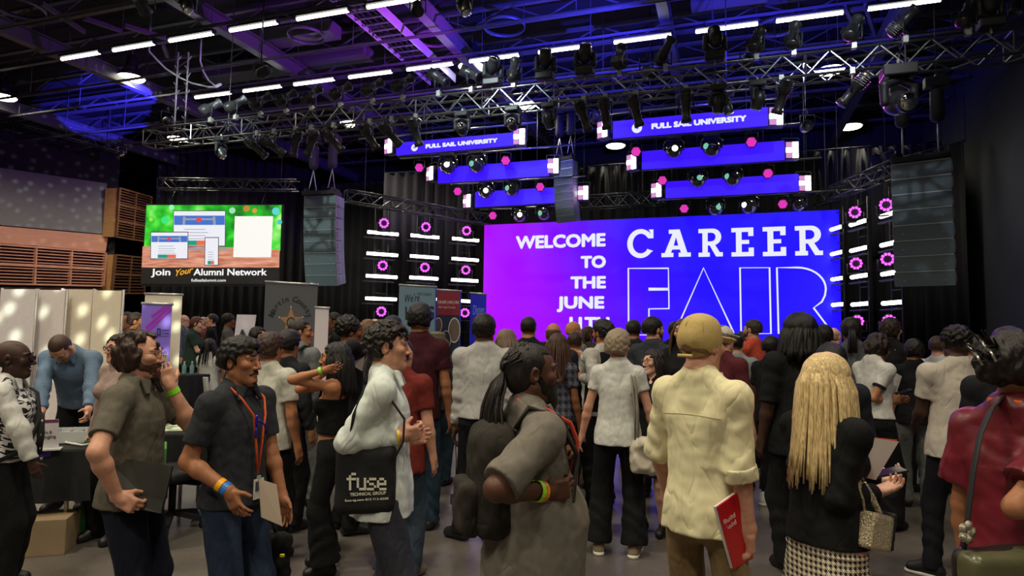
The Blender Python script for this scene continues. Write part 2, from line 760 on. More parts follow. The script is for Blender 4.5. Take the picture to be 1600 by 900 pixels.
def person(label, px, top, d, face, H=None, sex='m', b=1.0, skin='fair', detail=0, lean=0.0, side=0.0, twist=0.0, head=(0, 0, 0), hs=1.0,
           armL=None, armR=None, handL=None, handR=None, shirt=None, pants=None, skirt=None, shoes=(25, 25, 28), hair=None, beard=None,
           collar=None, feet=None, seat=None, smile=False, group=None, belly=0.0, cat='person', wrinkle=0.0016, brows=None, glasses=None, hands=None):
    """px, top: column of the head and row of its top; d: distance along the view; face: heading, 0 = away from the camera, 90 = to the right"""
    q = Person()
    hx = hor(px)
    w0 = P(px, hx, d)
    vt = DIR(px, top)
    # height of the head top on the vertical through w0
    lam = math.hypot(w0[0], w0[1])/math.hypot(vt[0], vt[1])
    ztop = CAM_Z+vt[2]*lam
    if H is None:
        H = ztop
    s = H/1.75
    q.s, q.H = s, H
    fwd = Rz(-rad(face)) @ np.array([FW[0], FW[1], 0.0])
    fwd /= np.linalg.norm(fwd)
    rz = math.atan2(-fwd[0], fwd[1])
    Rr = Rz(rz)
    q.rz = rz
    f = 1 if sex == 'f' else 0
    # frames ------------------------------------------------
    drop = 0.0
    if seat is not None:
        drop = 0.93-seat/s-0.125
    pelv = Fr(np.eye(3), (0, 0, 0.93-drop), (0, 0, 0.93))
    Rc = Rz(-rad(twist)) @ Ry(rad(side)) @ Rx(-rad(lean))
    if seat is None and lean > 25:                # hips go back when bending deeply
        pelv = Fr(Rx(-rad(lean*0.35)), (0, -0.10, 0.93), (0, 0, 0.93))
    ch = Fr(Rc, pelv(0, 0, 1.0), (0, 0, 1.0))
    hy, hp, hr = head
    hf = Fr(Rc @ Rz(-rad(hy)) @ Ry(rad(hr)) @ Rx(-rad(hp)), ch(0, 0.0, 1.50), (0, 0, -0.13))
    q.ch, q.hf, q.pelv = ch, hf, pelv
    # the root is moved so that the head stands at the given column
    off = Rr @ (hf(0, 0, 0)*s)
    root = np.array([w0[0]-off[0], w0[1]-off[1], 0.0])
    q.root = root

    def loc(wp):
        return (Rr.T @ (np.asarray(wp, float)-root))/s
    q.loc = loc
    q.world = lambda lp: Rr @ (np.asarray(lp, float)*s)+root

    def tgt(t):
        if t and t[0] == 'px':
            return loc(P(t[1], t[2], d+t[3]))
        return np.array(t, float)
    # arms --------------------------------------------------
    shw = (0.178-0.024*f)*(0.5+0.5*b)
    SH = {}
    arms = {}
    for sd, nm, A in ((1, 'R', armR), (-1, 'L', armL)):
        S = ch(sd*shw, -0.005, 1.425)
        SH[nm] = S
        A = A or {}
        W = tgt(A.get('w', (sd*(shw+0.075), 0.04, 0.90)))
        if 'w' not in A:
            W = ch(sd*(shw+0.075), 0.05, 0.875)
        pole = A.get('pole')
        if 'e' in A:
            E0 = tgt(A['e'])
            pole = E0-S
        elif pole is None:
            pole = np.array([sd*0.35, -1.0, -0.1])
        E_, W_ = ik(S, W, 0.295, 0.255, np.array(pole, float))
        miss = np.linalg.norm(W-W_)
        if miss > 0.06:
            print('reach', label[:30], nm, round(miss, 2))
        fd = unit(W_-E_)
        hd = unit(A['hd']) if 'hd' in A else fd
        if 'hdw' in A:                             # hand direction given in view terms (right, up, away)
            hd = unit(Rr.T @ (A['hdw'][0]*RT+A['hdw'][1]*UP+A['hdw'][2]*FW))
        pn = np.array(A.get('pn', (-sd, 0.0, 0.0)), float)
        if 'pnw' in A:
            pn = Rr.T @ (A['pnw'][0]*RT+A['pnw'][1]*UP+A['pnw'][2]*FW)
        pn = pn-hd*(pn @ hd)
        if np.linalg.norm(pn) < 0.1:
            pn = np.cross(hd, (0, 0, 1.0))
        pn = unit(pn)
        arms[nm] = dict(S=S, E=E_, W=W_, hd=hd, pn=pn, th=unit(sd*np.cross(hd, pn)), curl=A.get('curl', 0.35), sd=sd, spread=A.get('spread', 0.0), thumb=A.get('thumb', 0.0))
    q.arms = arms
    # legs --------------------------------------------------
    legs = {}
    feet = feet or ((-0.11, 0.0), (0.11, 0.03))
    for sd, nm, ft in ((-1, 'L', feet[0]), (1, 'R', feet[1])):
        Hj = pelv(sd*0.092, 0, 0.905)
        if seat is None:
            A_ = np.array([ft[0], ft[1], 0.085])
            pole = np.array([sd*0.12, 1, 0])
        else:
            A_ = np.array([ft[0], ft[1]+0.42, 0.085])
            pole = np.array([sd*0.1, 0.6, 1])
        if len(ft) > 2:
            A_[2] = ft[2]
        K_, A_ = ik(Hj, A_, 0.425, 0.412, pole)
        legs[nm] = dict(H=Hj, K=K_, A=A_, sd=sd, yaw=ft[3] if len(ft) > 3 else sd*-0.15)
    q.legs = legs
    if DEBUG and detail:
        for nm_, A in arms.items():
            print('DBG', label[:34], nm_, ['%d,%d' % proj(q.world(A[k_])) for k_ in 'SEW'])
    # ------------------------------------------------ the body
    B = Blob()
    R_c, R_h, R_p = ch.R, hf.R, pelv.R
    wst = 0.86 if f else 1.0
    B.ell(pelv(0, -0.01, 0.95), (0.16*b, 0.115*b, 0.125), R_p)
    B.ell(ch(0, 0.005+belly*0.05, 1.09), (0.138*b*wst, 0.10*b+belly*0.06, 0.14), R_c, k=0.06)
    B.ell(ch(0, 0, 1.28), ((0.158-0.014*f)*(0.4+0.6*b), 0.108*b, 0.175), R_c, k=0.06)
    B.cone(ch(-shw*0.75, -0.01, 1.415), ch(shw*0.75, -0.01, 1.415), 0.055, 0.055, k=0.05)
    for sd in (-1, 1):
        B.cone(ch(sd*shw*0.8, -0.015, 1.43), ch(sd*0.03, -0.02, 1.50), 0.04, 0.05, k=0.05)
        B.cone(ch(sd*0.085, -0.005, 1.335), ch(sd*shw*0.98, -0.008, 1.405), 0.083, 0.050, k=0.03)
        if f:
            B.ell(ch(sd*0.075, 0.085, 1.27), (0.062, 0.058, 0.062), R_c, k=0.03)
    B.cone(ch(0, -0.015, 1.44), hf(0, -0.012, -0.06), 0.060*(1 if not f else 0.85)*(0.6+0.4*b), 0.054*(1 if not f else 0.85)*(0.6+0.4*b), k=0.04)
    g = hs
    hh = lambda x, y, z: hf(x*g, y*g, z*g-0.13*(1-g))
    q.hh = hh
    m_ = 1 if not f else 0.9
    B.ell(hh(0, -0.012, 0.03), (0.074*g, 0.093*g, 0.088*g), R_h, k=0.02)
    B.ell(hh(0, 0.035, -0.045), (0.056*g*m_, 0.058*g, 0.068*g), R_h, k=0.03)
    B.ell(hh(0, 0.042, 0.005), (0.061*g, 0.050*g, 0.078*g), R_h, k=0.025)
    B.ell(hh(0, 0.074, -0.096), (0.022*g*m_, 0.020*g, 0.019*g), R_h, k=0.03)
    for sd in (-1, 1):
        B.cone(hh(sd*0.052*m_, 0.0, -0.055), hh(sd*0.012, 0.07, -0.098), 0.02*g, 0.016*g, k=0.03)
        B.ell(hh(sd*0.076, -0.006, -0.002), (0.010*g, 0.021*g, 0.032*g), R_h @ Rz(-sd*0.35) @ Rx(-0.15), k=0.006)
    if detail:
        for sd in (-1, 1):
            B.ell(hh(sd*0.046, 0.068, -0.014), (0.021*g, 0.02*g, 0.018*g), R_h, k=0.02)
            B.ell(hh(sd*0.031, 0.100, 0.012), (0.017*g, 0.014*g, 0.011*g), R_h, k=0.014, sub=True)
            B.cone(hh(sd*0.012, 0.092, 0.029), hh(sd*0.046, 0.078, 0.031), 0.010*g, 0.008*g, k=0.012)
            if detail > 1:
                B.ell(hh(sd*0.082, 0.0, 0.0), (0.006*g, 0.011*g, 0.017*g), R_h @ Rz(-sd*0.35), k=0.006, sub=True)
                B.cone(hh(sd*0.019, 0.0885, 0.0185), hh(sd*0.044, 0.080, 0.0165), 0.0062*g, 0.0052*g, k=0.004)   # upper lid
                B.cone(hh(sd*0.021, 0.0875, 0.004), hh(sd*0.042, 0.080, 0.005), 0.0045*g, 0.004*g, k=0.004)    # lower lid
    B.cone(hh(0, 0.090, 0.022), hh(0, 0.116, -0.026), 0.009*g, 0.0115*g, k=0.012)
    if detail:
        for sd in (-1, 1):
            B.ell(hh(sd*0.013, 0.101, -0.031), (0.009*g, 0.011*g, 0.008*g), R_h, k=0.007)
        B.cone(hh(-0.020, 0.088, -0.0585), hh(0.020, 0.088, -0.0585), 0.0065*g, 0.0065*g, k=0.008)
        B.ell(hh(0, 0.094, -0.0585), (0.017*g, 0.008*g, 0.006*g), R_h, k=0.006)
        B.ell(hh(0, 0.093, -0.072), (0.016*g, 0.0085*g, 0.007*g), R_h, k=0.006)
        mz = -0.0645
        B.cone(hh(-0.024, 0.094, mz+(0.004 if smile else 0)), hh(0, 0.104, mz), 0.002, 0.0025, k=0.004, sub=True)
        B.cone(hh(0.024, 0.094, mz+(0.004 if smile else 0)), hh(0, 0.104, mz), 0.002, 0.0025, k=0.004, sub=True)
    # arms and hands
    fines = []
    hres = {2: 0.0038, 1: 0.0062, 0: 0.0085}[detail]
    wantfine = hands if hands is not None else ('LR' if detail == 2 else '')
    for nm, A in arms.items():
        S, E_, W_ = A['S'], A['E'], A['W']
        th = 1.0 if not f else 0.84
        bb = (0.5+0.5*b)*th
        B.ell(S, (0.055*bb,)*3, k=0.035)
        B.cone(S, E_, 0.050*bb, 0.040*bb, k=0.03)
        mid = E_+(W_-E_)*0.28
        B.cone(E_, mid, 0.039*bb, 0.042*bb, k=0.02)
        B.cone(mid, W_, 0.041*bb, 0.027*th, k=0.02)
        hand_blob(B, A, th, fine=nm in wantfine)
        if nm in wantfine:
            cs = np.array([W_-0.03, W_+0.03, W_+A['hd']*0.19+0.03, W_+A['hd']*0.19-0.03, W_+A['hd']*0.1+A['pn']*0.09, W_+A['hd']*0.09+A['th']*0.09, W_+A['hd']*0.09-A['th']*0.06])
            fines.append((cs.min(0), cs.max(0), hres))
    for nm, L_ in legs.items():
        B.cone(L_['H'], L_['K'], 0.083*b, 0.056*(0.5+0.5*b), k=0.05)
        cm = L_['K']+(L_['A']-L_['K'])*0.3
        B.cone(L_['K'], cm, 0.052, 0.054*(0.5+0.5*b), k=0.02)
        B.cone(cm, L_['A'], 0.053*(0.5+0.5*b), 0.036, k=0.02)
        yw = Rz(L_['yaw'])
        a0 = L_['A']
        B.cone(a0+yw @ np.array((0, -0.035, -0.045)), a0+yw @ np.array((0, 0.13, -0.06)), 0.034, 0.024, k=0.03)
    hc = hh(0, 0.01, 0)
    hr_ = {2: 0.0034, 1: 0.0058, 0: 0.010}[detail]
    fines.append((hc-0.15, hc+0.15, hr_))
    coarse = {2: 0.011, 1: 0.014, 0: 0.018}[detail]
    V, Q = B.mesh(coarse, fines)
    C_ = V[Q].mean(1)
    Lh = (C_-hf.o) @ hf.R+hf.pv                     # head-local coordinates of each face
    Lh = Lh/g
    lips = (np.abs(Lh[:, 0]) < 0.021-np.abs(Lh[:, 2]+0.0645)*0.55) & (np.abs(Lh[:, 2]+0.0645) < 0.0125) & (Lh[:, 1] > 0.086)
    bodyo = raw_mesh('person', V*s, Q, [skin_mat(skin), lip_mat(skin)], None, lips.astype(int) if detail else None)
    bodyo.location = root
    bodyo.rotation_euler = (0, 0, rz)
    tag(bodyo, label, cat, group)
    q.o = bodyo

    def part(name, blob, mat, coarse_, fine=(), noise=None, label=None):
        V2, Q2 = blob.mesh(coarse_, fine, noise)
        if len(Q2) == 0:
            return None
        o = raw_mesh(name, V2*s, Q2, mat, bodyo)
        if label:
            o['label'] = label
        return o
    q.part = part
    # ------------------------------------------------ eyes, brows
    if detail:
        for sd in (-1, 1):
            c = hh(sd*0.0305, 0.0785, 0.0115)
            mb = MB()
            r = 0.0118*g
            nu, nv = 12, 9
            Rm = R_h @ Rz(sd*-0.06)
            vsx, fsx, mi = [], [], []
            for iv in range(nv+1):
                t = math.pi*iv/nv
                for iu in range(nu):
                    a = 2*math.pi*iu/nu
                    vsx.append((c+Rm @ (r*np.array((math.sin(t)*math.cos(a), math.cos(t), math.sin(t)*math.sin(a)))))*s)
            for iv in range(nv):
                for iu in range(nu):
                    fsx.append((iv*nu+iu, iv*nu+(iu+1) % nu, (iv+1)*nu+(iu+1) % nu, (iv+1)*nu+iu)[::-1])
                    mi.append(1 if iv < 2 else 0)
            mb.v, mb.f, mb.mi, mb.sm = vsx, fsx, mi, [True]*len(fsx)
            mb.build('eye', [plain('eye_white', srgb(205, 200, 195), 0.2), plain('iris', srgb(38, 25, 18), 0.15)], bodyo)
    if brows is not None or detail:
        col = brows or (hair[1] if hair else (40, 30, 25))
        E = Blob()
        for sd in (-1, 1):
            E.cone(hh(sd*0.013, 0.0985, 0.0335), hh(sd*0.032, 0.0945, 0.040), 0.0042*g, 0.0048*g, k=0.004)
            E.cone(hh(sd*0.032, 0.0945, 0.040), hh(sd*0.05, 0.080, 0.034), 0.0048*g, 0.003*g, k=0.004)
        part('eyebrows', E, hair_mat(tuple(int(c*0.8) for c in col)), 0.0042 if detail else 0.007)
    # ------------------------------------------------ clothes
    lr = {2: 0.0065, 1: 0.009, 0: 0.0135}[detail]
    wr = [(wrinkle, 24.0, (1.0, 1.0, 0.6)), (wrinkle*0.55, 60.0, (0.7, 0.9, 1.2))] if wrinkle else None
    q.hem = 0.9
    if shirt:
        T = Blob()
        hem = shirt.get('hem', 0.86)
        q.hem = hem
        fit = shirt.get('fit', 0.0)
        inf = 0.008+fit*0.22
        T.ell(ch(0, 0.0, 1.28), ((0.158-0.014*f)*(0.4+0.6*b)+inf, 0.108*b+inf, 0.178), R_c, k=0.03)
        T.cone(ch(-shw*0.75, -0.01, 1.412), ch(shw*0.75, -0.01, 1.412), 0.053+inf, 0.053+inf, k=0.03)
        for sd in (-1, 1):
            T.cone(ch(sd*shw*0.8, -0.015, 1.43), ch(sd*0.035, -0.02, 1.492), 0.04+inf*0.9, 0.05+inf*0.6, k=0.03)
            T.cone(ch(sd*0.085, -0.005, 1.335), ch(sd*shw*0.98, -0.008, 1.405), 0.083+inf*0.8, 0.052+inf*0.8, k=0.03)
            if f:
                T.ell(ch(sd*0.073, 0.083, 1.27), (0.066+inf*0.5, 0.06+inf*0.6, 0.068+inf*0.5), R_c, k=0.04)
        w1 = 0.150*b*(0.97 if f else 1.0)+inf+fit*0.3
        d1 = 0.108*b+inf+belly*0.06+fit*0.3
        w0 = (0.158-0.014*f)*(0.4+0.6*b)+inf
        stn = [(ch(0, 0, 1.30), w0-0.004, 0.102*b+inf), (ch(0, 0, 1.20), w0-0.002, 0.106*b+inf+belly*0.03), (ch(0, belly*0.05, 1.06), w1, d1)]
        if hem < 1.05:
            fl = shirt.get('flare', 0.0)
            stn += [(pelv(0, -0.005+belly*0.03, 0.95), 0.172*b+inf+fit*0.3, 0.130*b+inf+belly*0.04+fit*0.3)] if hem < 0.93 else []
            stn += [(pelv(0, -0.005+belly*0.02, hem), 0.178*b+inf+fl+fit*0.3, 0.136*b+inf+fl+belly*0.03+fit*0.3)]
            if hem >= 0.93:
                stn[-1] = (stn[-1][0], 0.166*b+inf+fit*0.3, 0.126*b+inf+fit*0.3)
        else:
            stn[-1] = (ch(0, 0, hem), w1, d1)
        T.tubn(stn, R_c[:, 0], k=0.014, pleat=shirt.get('pleat'))
        T.cone(ch(0, -0.017, 1.40), ch(0, -0.014, 1.50), (0.070+inf)*(0.6+0.4*b), (0.058+inf)*(0.6+0.4*b), k=0.03)
        if belly:
            T.ell(ch(0, 0.005+belly*0.05, 1.09), (0.142*b*wst+inf, 0.105*b+belly*0.065+inf, 0.15), R_c, k=0.06)
        sl = shirt.get('sleeve', 0.6)             # 0..1 upper arm, 1..2 forearm
        lw = shirt.get('loose', 0.012)
        for nm, A in arms.items():
            if sl <= 0:
                continue
            th = (1.0 if not f else 0.86)*(0.5+0.5*b)
            T.ell(A['S'], (0.053*th+inf,)*3, k=0.025)
            e = A['S']+(A['E']-A['S'])*min(sl, 1)
            r0 = 0.050*th+inf
            r1 = 0.042*th+inf*0.6+lw
            T.cone(A['S'], e, r0, r0+(r1-r0)*min(sl, 1), k=0.03, clip=(0, 1 if sl <= 1 else 0), wob=(0.0025, 55) if sl > 0.8 else None)
            if sl > 1:
                w = A['E']+(A['W']-A['E'])*(sl-1)
                T.cone(A['E'], w, r1, 0.034*th+inf*0.5+lw*0.6, k=0.03, clip=(0, 1), wob=(0.004, 70))
        # neck opening
        T.cone(ch(0, 0.028, 1.55), ch(0, 0.06, 1.62), 0.064*(0.6+0.4*b), 0.10, k=0.006, sub=True)
        T.cone(ch(0, 0.06, 1.515), ch(0, 0.12, 1.54), 0.045, 0.05, k=0.006, sub=True)
        vn = shirt.get('vneck', 0)
        if vn:
            T.cone(ch(0, 0.10, 1.46), ch(0, 0.15, 1.46-vn), 0.05, 0.012, k=0.006, sub=True)
        if shirt.get('strap'):                    # camisole: cut the shoulders away
            zc = shirt['strap']
            T.box(ch(0, 0, zc+0.25), (0.4, 0.3, 0.25), R_c, k=0.01, sub=True)
        q.shirt = part(shirt.get('name', 'shirt'), T, shirt['mat'] if 'mat' in shirt else cloth(shirt['c']), lr, (), wr, shirt.get('label'))
        if shirt.get('strap'):
            mb = MB()
            for sd in (-1, 1):
                pts = [ch(sd*0.085, 0.10, shirt['strap']-0.02), ch(sd*0.09, 0.075, 1.42), ch(sd*0.092, -0.02, 1.475), ch(sd*0.085, -0.09, 1.40), ch(sd*0.07, -0.115, shirt['strap']-0.02)]
                mb.tube([p*s for p in pts], 0.009, 6, flat=(1, 0.5))
            mb.build('shoulder_strap', shirt['mat'] if 'mat' in shirt else cloth(shirt['c']), bodyo)
        if shirt.get('cuffband'):
            for nm, A in arms.items():
                cb = Blob()
                u = unit(A['E']-A['S']) if sl <= 1 else unit(A['W']-A['E'])
                e = A['S']+(A['E']-A['S'])*sl if sl <= 1 else A['E']+(A['W']-A['E'])*(sl-1)
                r = shirt['cuffband'][1]
                cb.cone(e-u*shirt['cuffband'][2], e+u*0.004, r, r, clip=(1, 1))
                part('sleeve_cuff', cb, cloth(shirt['cuffband'][0]), lr*0.8)
    if collar:
        K = Blob()
        cr = 0.070*(0.6+0.4*b)*(0.92 if f else 1)
        K.cone(ch(0, -0.012, 1.468), ch(0, -0.002, 1.532 if collar[1] == 'stand' else 1.515), cr+0.012, cr, k=0.01, clip=(1, 1))
        K.cone(ch(0, 0.004, 1.51), ch(0, 0.02, 1.60), cr-0.007, cr+0.004, k=0.003, sub=True)
        if collar[1] != 'crew':
            for sd in (-1, 1):
                K.tub(ch(sd*0.045, 0.055, 1.51), ch(sd*0.075, 0.085, 1.435), (0.035, 0.012), (0.012, 0.012), R_c @ np.array((1, 0.3*-sd, 0)), k=0.01)
            K.cone(ch(0, 0.10, 1.545), ch(0, 0.10, 1.42), 0.03, 0.008, k=0.005, sub=True)
        part('collar', K, collar[0] if not isinstance(collar[0], tuple) else cloth(collar[0]), {2: 0.005, 1: 0.007, 0: 0.01}[detail])
    if pants:
        T = Blob()
        st = pants.get('style', 'straight')
        wk, wa = {'slim': (0.069, 0.057), 'straight': (0.078, 0.072), 'wide': (0.085, 0.105), 'flare': (0.070, 0.115), 'relaxed': (0.088, 0.080)}[st]
        T.ell(pelv(0, -0.012, 0.94), (0.167*b, 0.123*b, 0.145), R_p, k=0.03)
        T.tub(pelv(0, 0, 1.03), pelv(0, -0.01, 0.90), (0.139*b, 0.104*b), (0.166*b, 0.123*b), R_p[:, 0], k=0.012)
        for nm, L_ in legs.items():
            T.cone(L_['H'], L_['K'], 0.094*b, wk*(0.6+0.4*b), k=0.03)
            e = L_['A']+unit(L_['K']-L_['A'])*pants.get('cut', -0.035)
            T.cone(L_['K'], e, wk*(0.6+0.4*b), wa, k=0.03, clip=(0, 1), wob=(0.004, 38))
        part('trousers', T, pants['mat'] if 'mat' in pants else cloth(pants['c'], 0.15, 0.4, 18), lr*1.15, (), [(wrinkle*1.2, 26.0, (1, 1, 0.8))] if wrinkle else None)
    if skirt:
        T = Blob()
        T.tub(pelv(0, 0, 1.03), pelv(0, -0.01, 0.90), (0.158*b, 0.122*b), (0.180*b, 0.136*b), R_p[:, 0], k=0.02)
        T.tub(pelv(0, -0.01, 0.905), pelv(0, 0, skirt.get('hem', 0.5)), (0.178*b, 0.132*b), skirt.get('bot', (0.22, 0.19)), R_p[:, 0], k=0.02, pleat=skirt.get('pleat', (0.012, 12)))
        part('skirt', T, skirt['mat'] if 'mat' in skirt else cloth(skirt['c']), lr)
    if shoes:
        for nm, L_ in legs.items():
            yw = Rz(L_['yaw'])
            a0 = L_['A']
            fz = -a0[2]
            pt = lambda x, y, z: a0+yw @ np.array((x, y, z+fz)) if seat is None and a0[2] < 0.12 else a0+yw @ np.array((x, y, z-0.085))
            T = Blob()
            T.cone(pt(0, -0.04, 0.045), pt(0, 0.13, 0.035), 0.040, 0.036, k=0.02)
            T.cone(pt(0, -0.03, 0.05), pt(0, -0.01, 0.10), 0.043, 0.046, k=0.02)
            T.cone(pt(0, 0.04, 0.085), pt(0, 0.12, 0.045), 0.033, 0.03, k=0.03)
            T.box(pt(0, 0.05, -0.10), (0.3, 0.4, 0.104), None, 0.002, k=0.004, sub=True)
            so = part('shoe', T, plain('shoe_%d_%d_%d' % shoes[:3], srgb(*shoes[:3]), 0.5), {2: 0.008, 1: 0.009, 0: 0.0125}[detail])
            if len(shoes) > 3 and so is not None:
                sole = Blob()
                sole.cone(pt(0, -0.045, 0.014), pt(0, 0.135, 0.014), 0.045, 0.041, k=0.01)
                sole.box(pt(0, 0.05, 0.13), (0.3, 0.4, 0.104), None, 0.002, k=0.004, sub=True)
                sole.box(pt(0, 0.05, -0.104), (0.3, 0.4, 0.104), None, 0.002, k=0.004, sub=True)
                V2, Q2 = sole.mesh(0.009)
                raw_mesh('sole', V2*s, Q2, plain('sole_white', srgb(215, 212, 205), 0.6), so)
    if hair:
        make_hair(q, hair, R_h, R_c, detail)
    if beard:
        K = Blob()
        full = beard[0]
        if full > 0:
            K.ell(hh(0, 0.037, -0.052), ((0.058+0.004*full)*g, (0.060+0.006*full)*g, (0.066+0.012*full)*g), R_h, k=0.02)
        if full > -0.7:
          K.ell(hh(0, 0.078 if full > 0 else 0.0785, -0.100-0.012*max(full, 0)), (0.028*g, (0.022+0.008*max(full, 0))*g, (0.022+0.018*max(full, 0))*g), R_h, k=0.03 if full > 0 else 0.004)
        for sd in (-1, 1):
            if full > 0:
                K.cone(hh(sd*0.060, 0.016, -0.01), hh(sd*0.050, 0.03, -0.06), 0.012*g, 0.018*g, k=0.02)
            K.cone(hh(sd*0.004, 0.101, -0.0475), hh(sd*0.026, 0.085, -0.062), 0.0062*g, 0.0065*g, k=0.006)
        # keep the face clear above the jaw line and around the lips
        K.ell(hh(0, 0.105, -0.066), (0.0225*g, 0.03*g, 0.0105*g), R_h, k=0.005, sub=True)
        if not beard[2:]:
            K.ell(hh(0, 0.062, 0.008), (0.068*g, 0.052*g, 0.050*g), R_h, k=0.006, sub=True)
        for sd in (-1, 1):
            K.cone(hh(sd*0.004, 0.1025, -0.0475), hh(sd*0.027, 0.086, -0.063), 0.0055*g, 0.006*g, k=0.004)
        part('beard', K, hair_mat(beard[1], 0.4), {2: 0.0045, 1: 0.0065, 0: 0.01}[detail], (), [(0.0012, 330.0, (1, 1, 1))])
    if glasses:
        make_glasses(q, glasses, s)
    if smile and detail:
        mb = MB()
        mb.tube([hh(x, 0.1015-abs(x)*6*abs(x)*2, -0.0645+0.004*(abs(x)/0.018))*s for x in (-0.017, -0.009, 0, 0.009, 0.017)], 0.0038*s, 8, flat=(0.6, 1))
        mb.build('teeth', plain('teeth', srgb(232, 226, 214), 0.3), bodyo)
    return q


def hand_blob(B, A, th, fine=True):
    W, hd, pn, tm, cu, sd = A['W'], A['hd'], A['pn'], A['th'], A['curl'], A['sd']
    R = np.stack([tm, hd, pn], 1)
    z = 0.95*th+0.05
    B.cone(W, W+hd*0.03, 0.027*z, 0.026*z, k=0.02)
    B.box(W+hd*0.055*z, (0.039*z, 0.042*z, 0.0145*z), R, 0.013, k=0.012)
    B.ell(W+hd*0.035*z+tm*0.024*z+pn*0.012*z, (0.02*z, 0.03*z, 0.016*z), R, k=0.012)
    sp = A['spread']
    for i, (u, L, r) in enumerate(((0.0305, 0.074, 0.0088), (0.0100, 0.082, 0.0090), (-0.0105, 0.076, 0.0086), (-0.0300, 0.060, 0.0076))):
        p = W+hd*(0.088-0.004*abs(i-1.2))*z+tm*u*z
        a = cu*(0.55+0.12*i)
        dr = unit(hd+tm*(u*(2.2+sp*14)))
        for sg, fr in enumerate((0.44, 0.31, 0.25)):
            v = unit(dr*math.cos(a)+pn*math.sin(a))
            e = p+v*L*fr*z
            B.cone(p, e, r*(1-0.1*sg)*z, r*(0.92-0.1*sg)*z, k=0.0035)
            p = e
            a += cu*(1.0 if sg == 0 else 0.75)
    p = W+hd*0.026*z+tm*0.030*z+pn*0.006*z
    tt = A['thumb']
    v = unit(hd*(0.62+0.2*tt)+tm*(0.72-0.75*tt)+pn*(0.30+0.5*cu))
    e = p+v*0.040*z
    B.cone(p, e, 0.0135*z, 0.0108*z, k=0.008)
    v = unit(v*0.8+hd*(0.35)+pn*0.25*cu-tm*0.25*cu)
    B.cone(e, e+v*0.032*z, 0.0108*z, 0.0085*z, k=0.004)


def make_glasses(q, spec, s):
    col, rim = spec
    hh = q.hh
    mb = MB()
    for sd in (-1, 1):
        c = hh(sd*0.033, 0.108, 0.008)
        ax, ay = q.hf.R @ np.array((1, -0.22*sd, 0)), q.hf.R @ np.array((0, 0.06, 1))
        mb.tube([(c+0.023*math.cos(a)*ax+0.018*math.sin(a)*ay)*s for a in np.linspace(0, 2*math.pi, 17)[:-1]], rim, 6, closed=True)
        mb.tube([hh(sd*0.056, 0.100, 0.014)*s, hh(sd*0.074, 0.075, 0.014)*s, hh(sd*0.081, 0.0, 0.012)*s, hh(sd*0.081, -0.02, -0.008)*s], rim, 6)
    mb.tube([hh(-0.012, 0.112, 0.012)*s, hh(0, 0.118, 0.015)*s, hh(0.012, 0.112, 0.012)*s], rim, 6)
    mb.build('glasses', plain('glasses_%d_%d_%d' % col, srgb(*col), 0.3, 0.3), q.o)
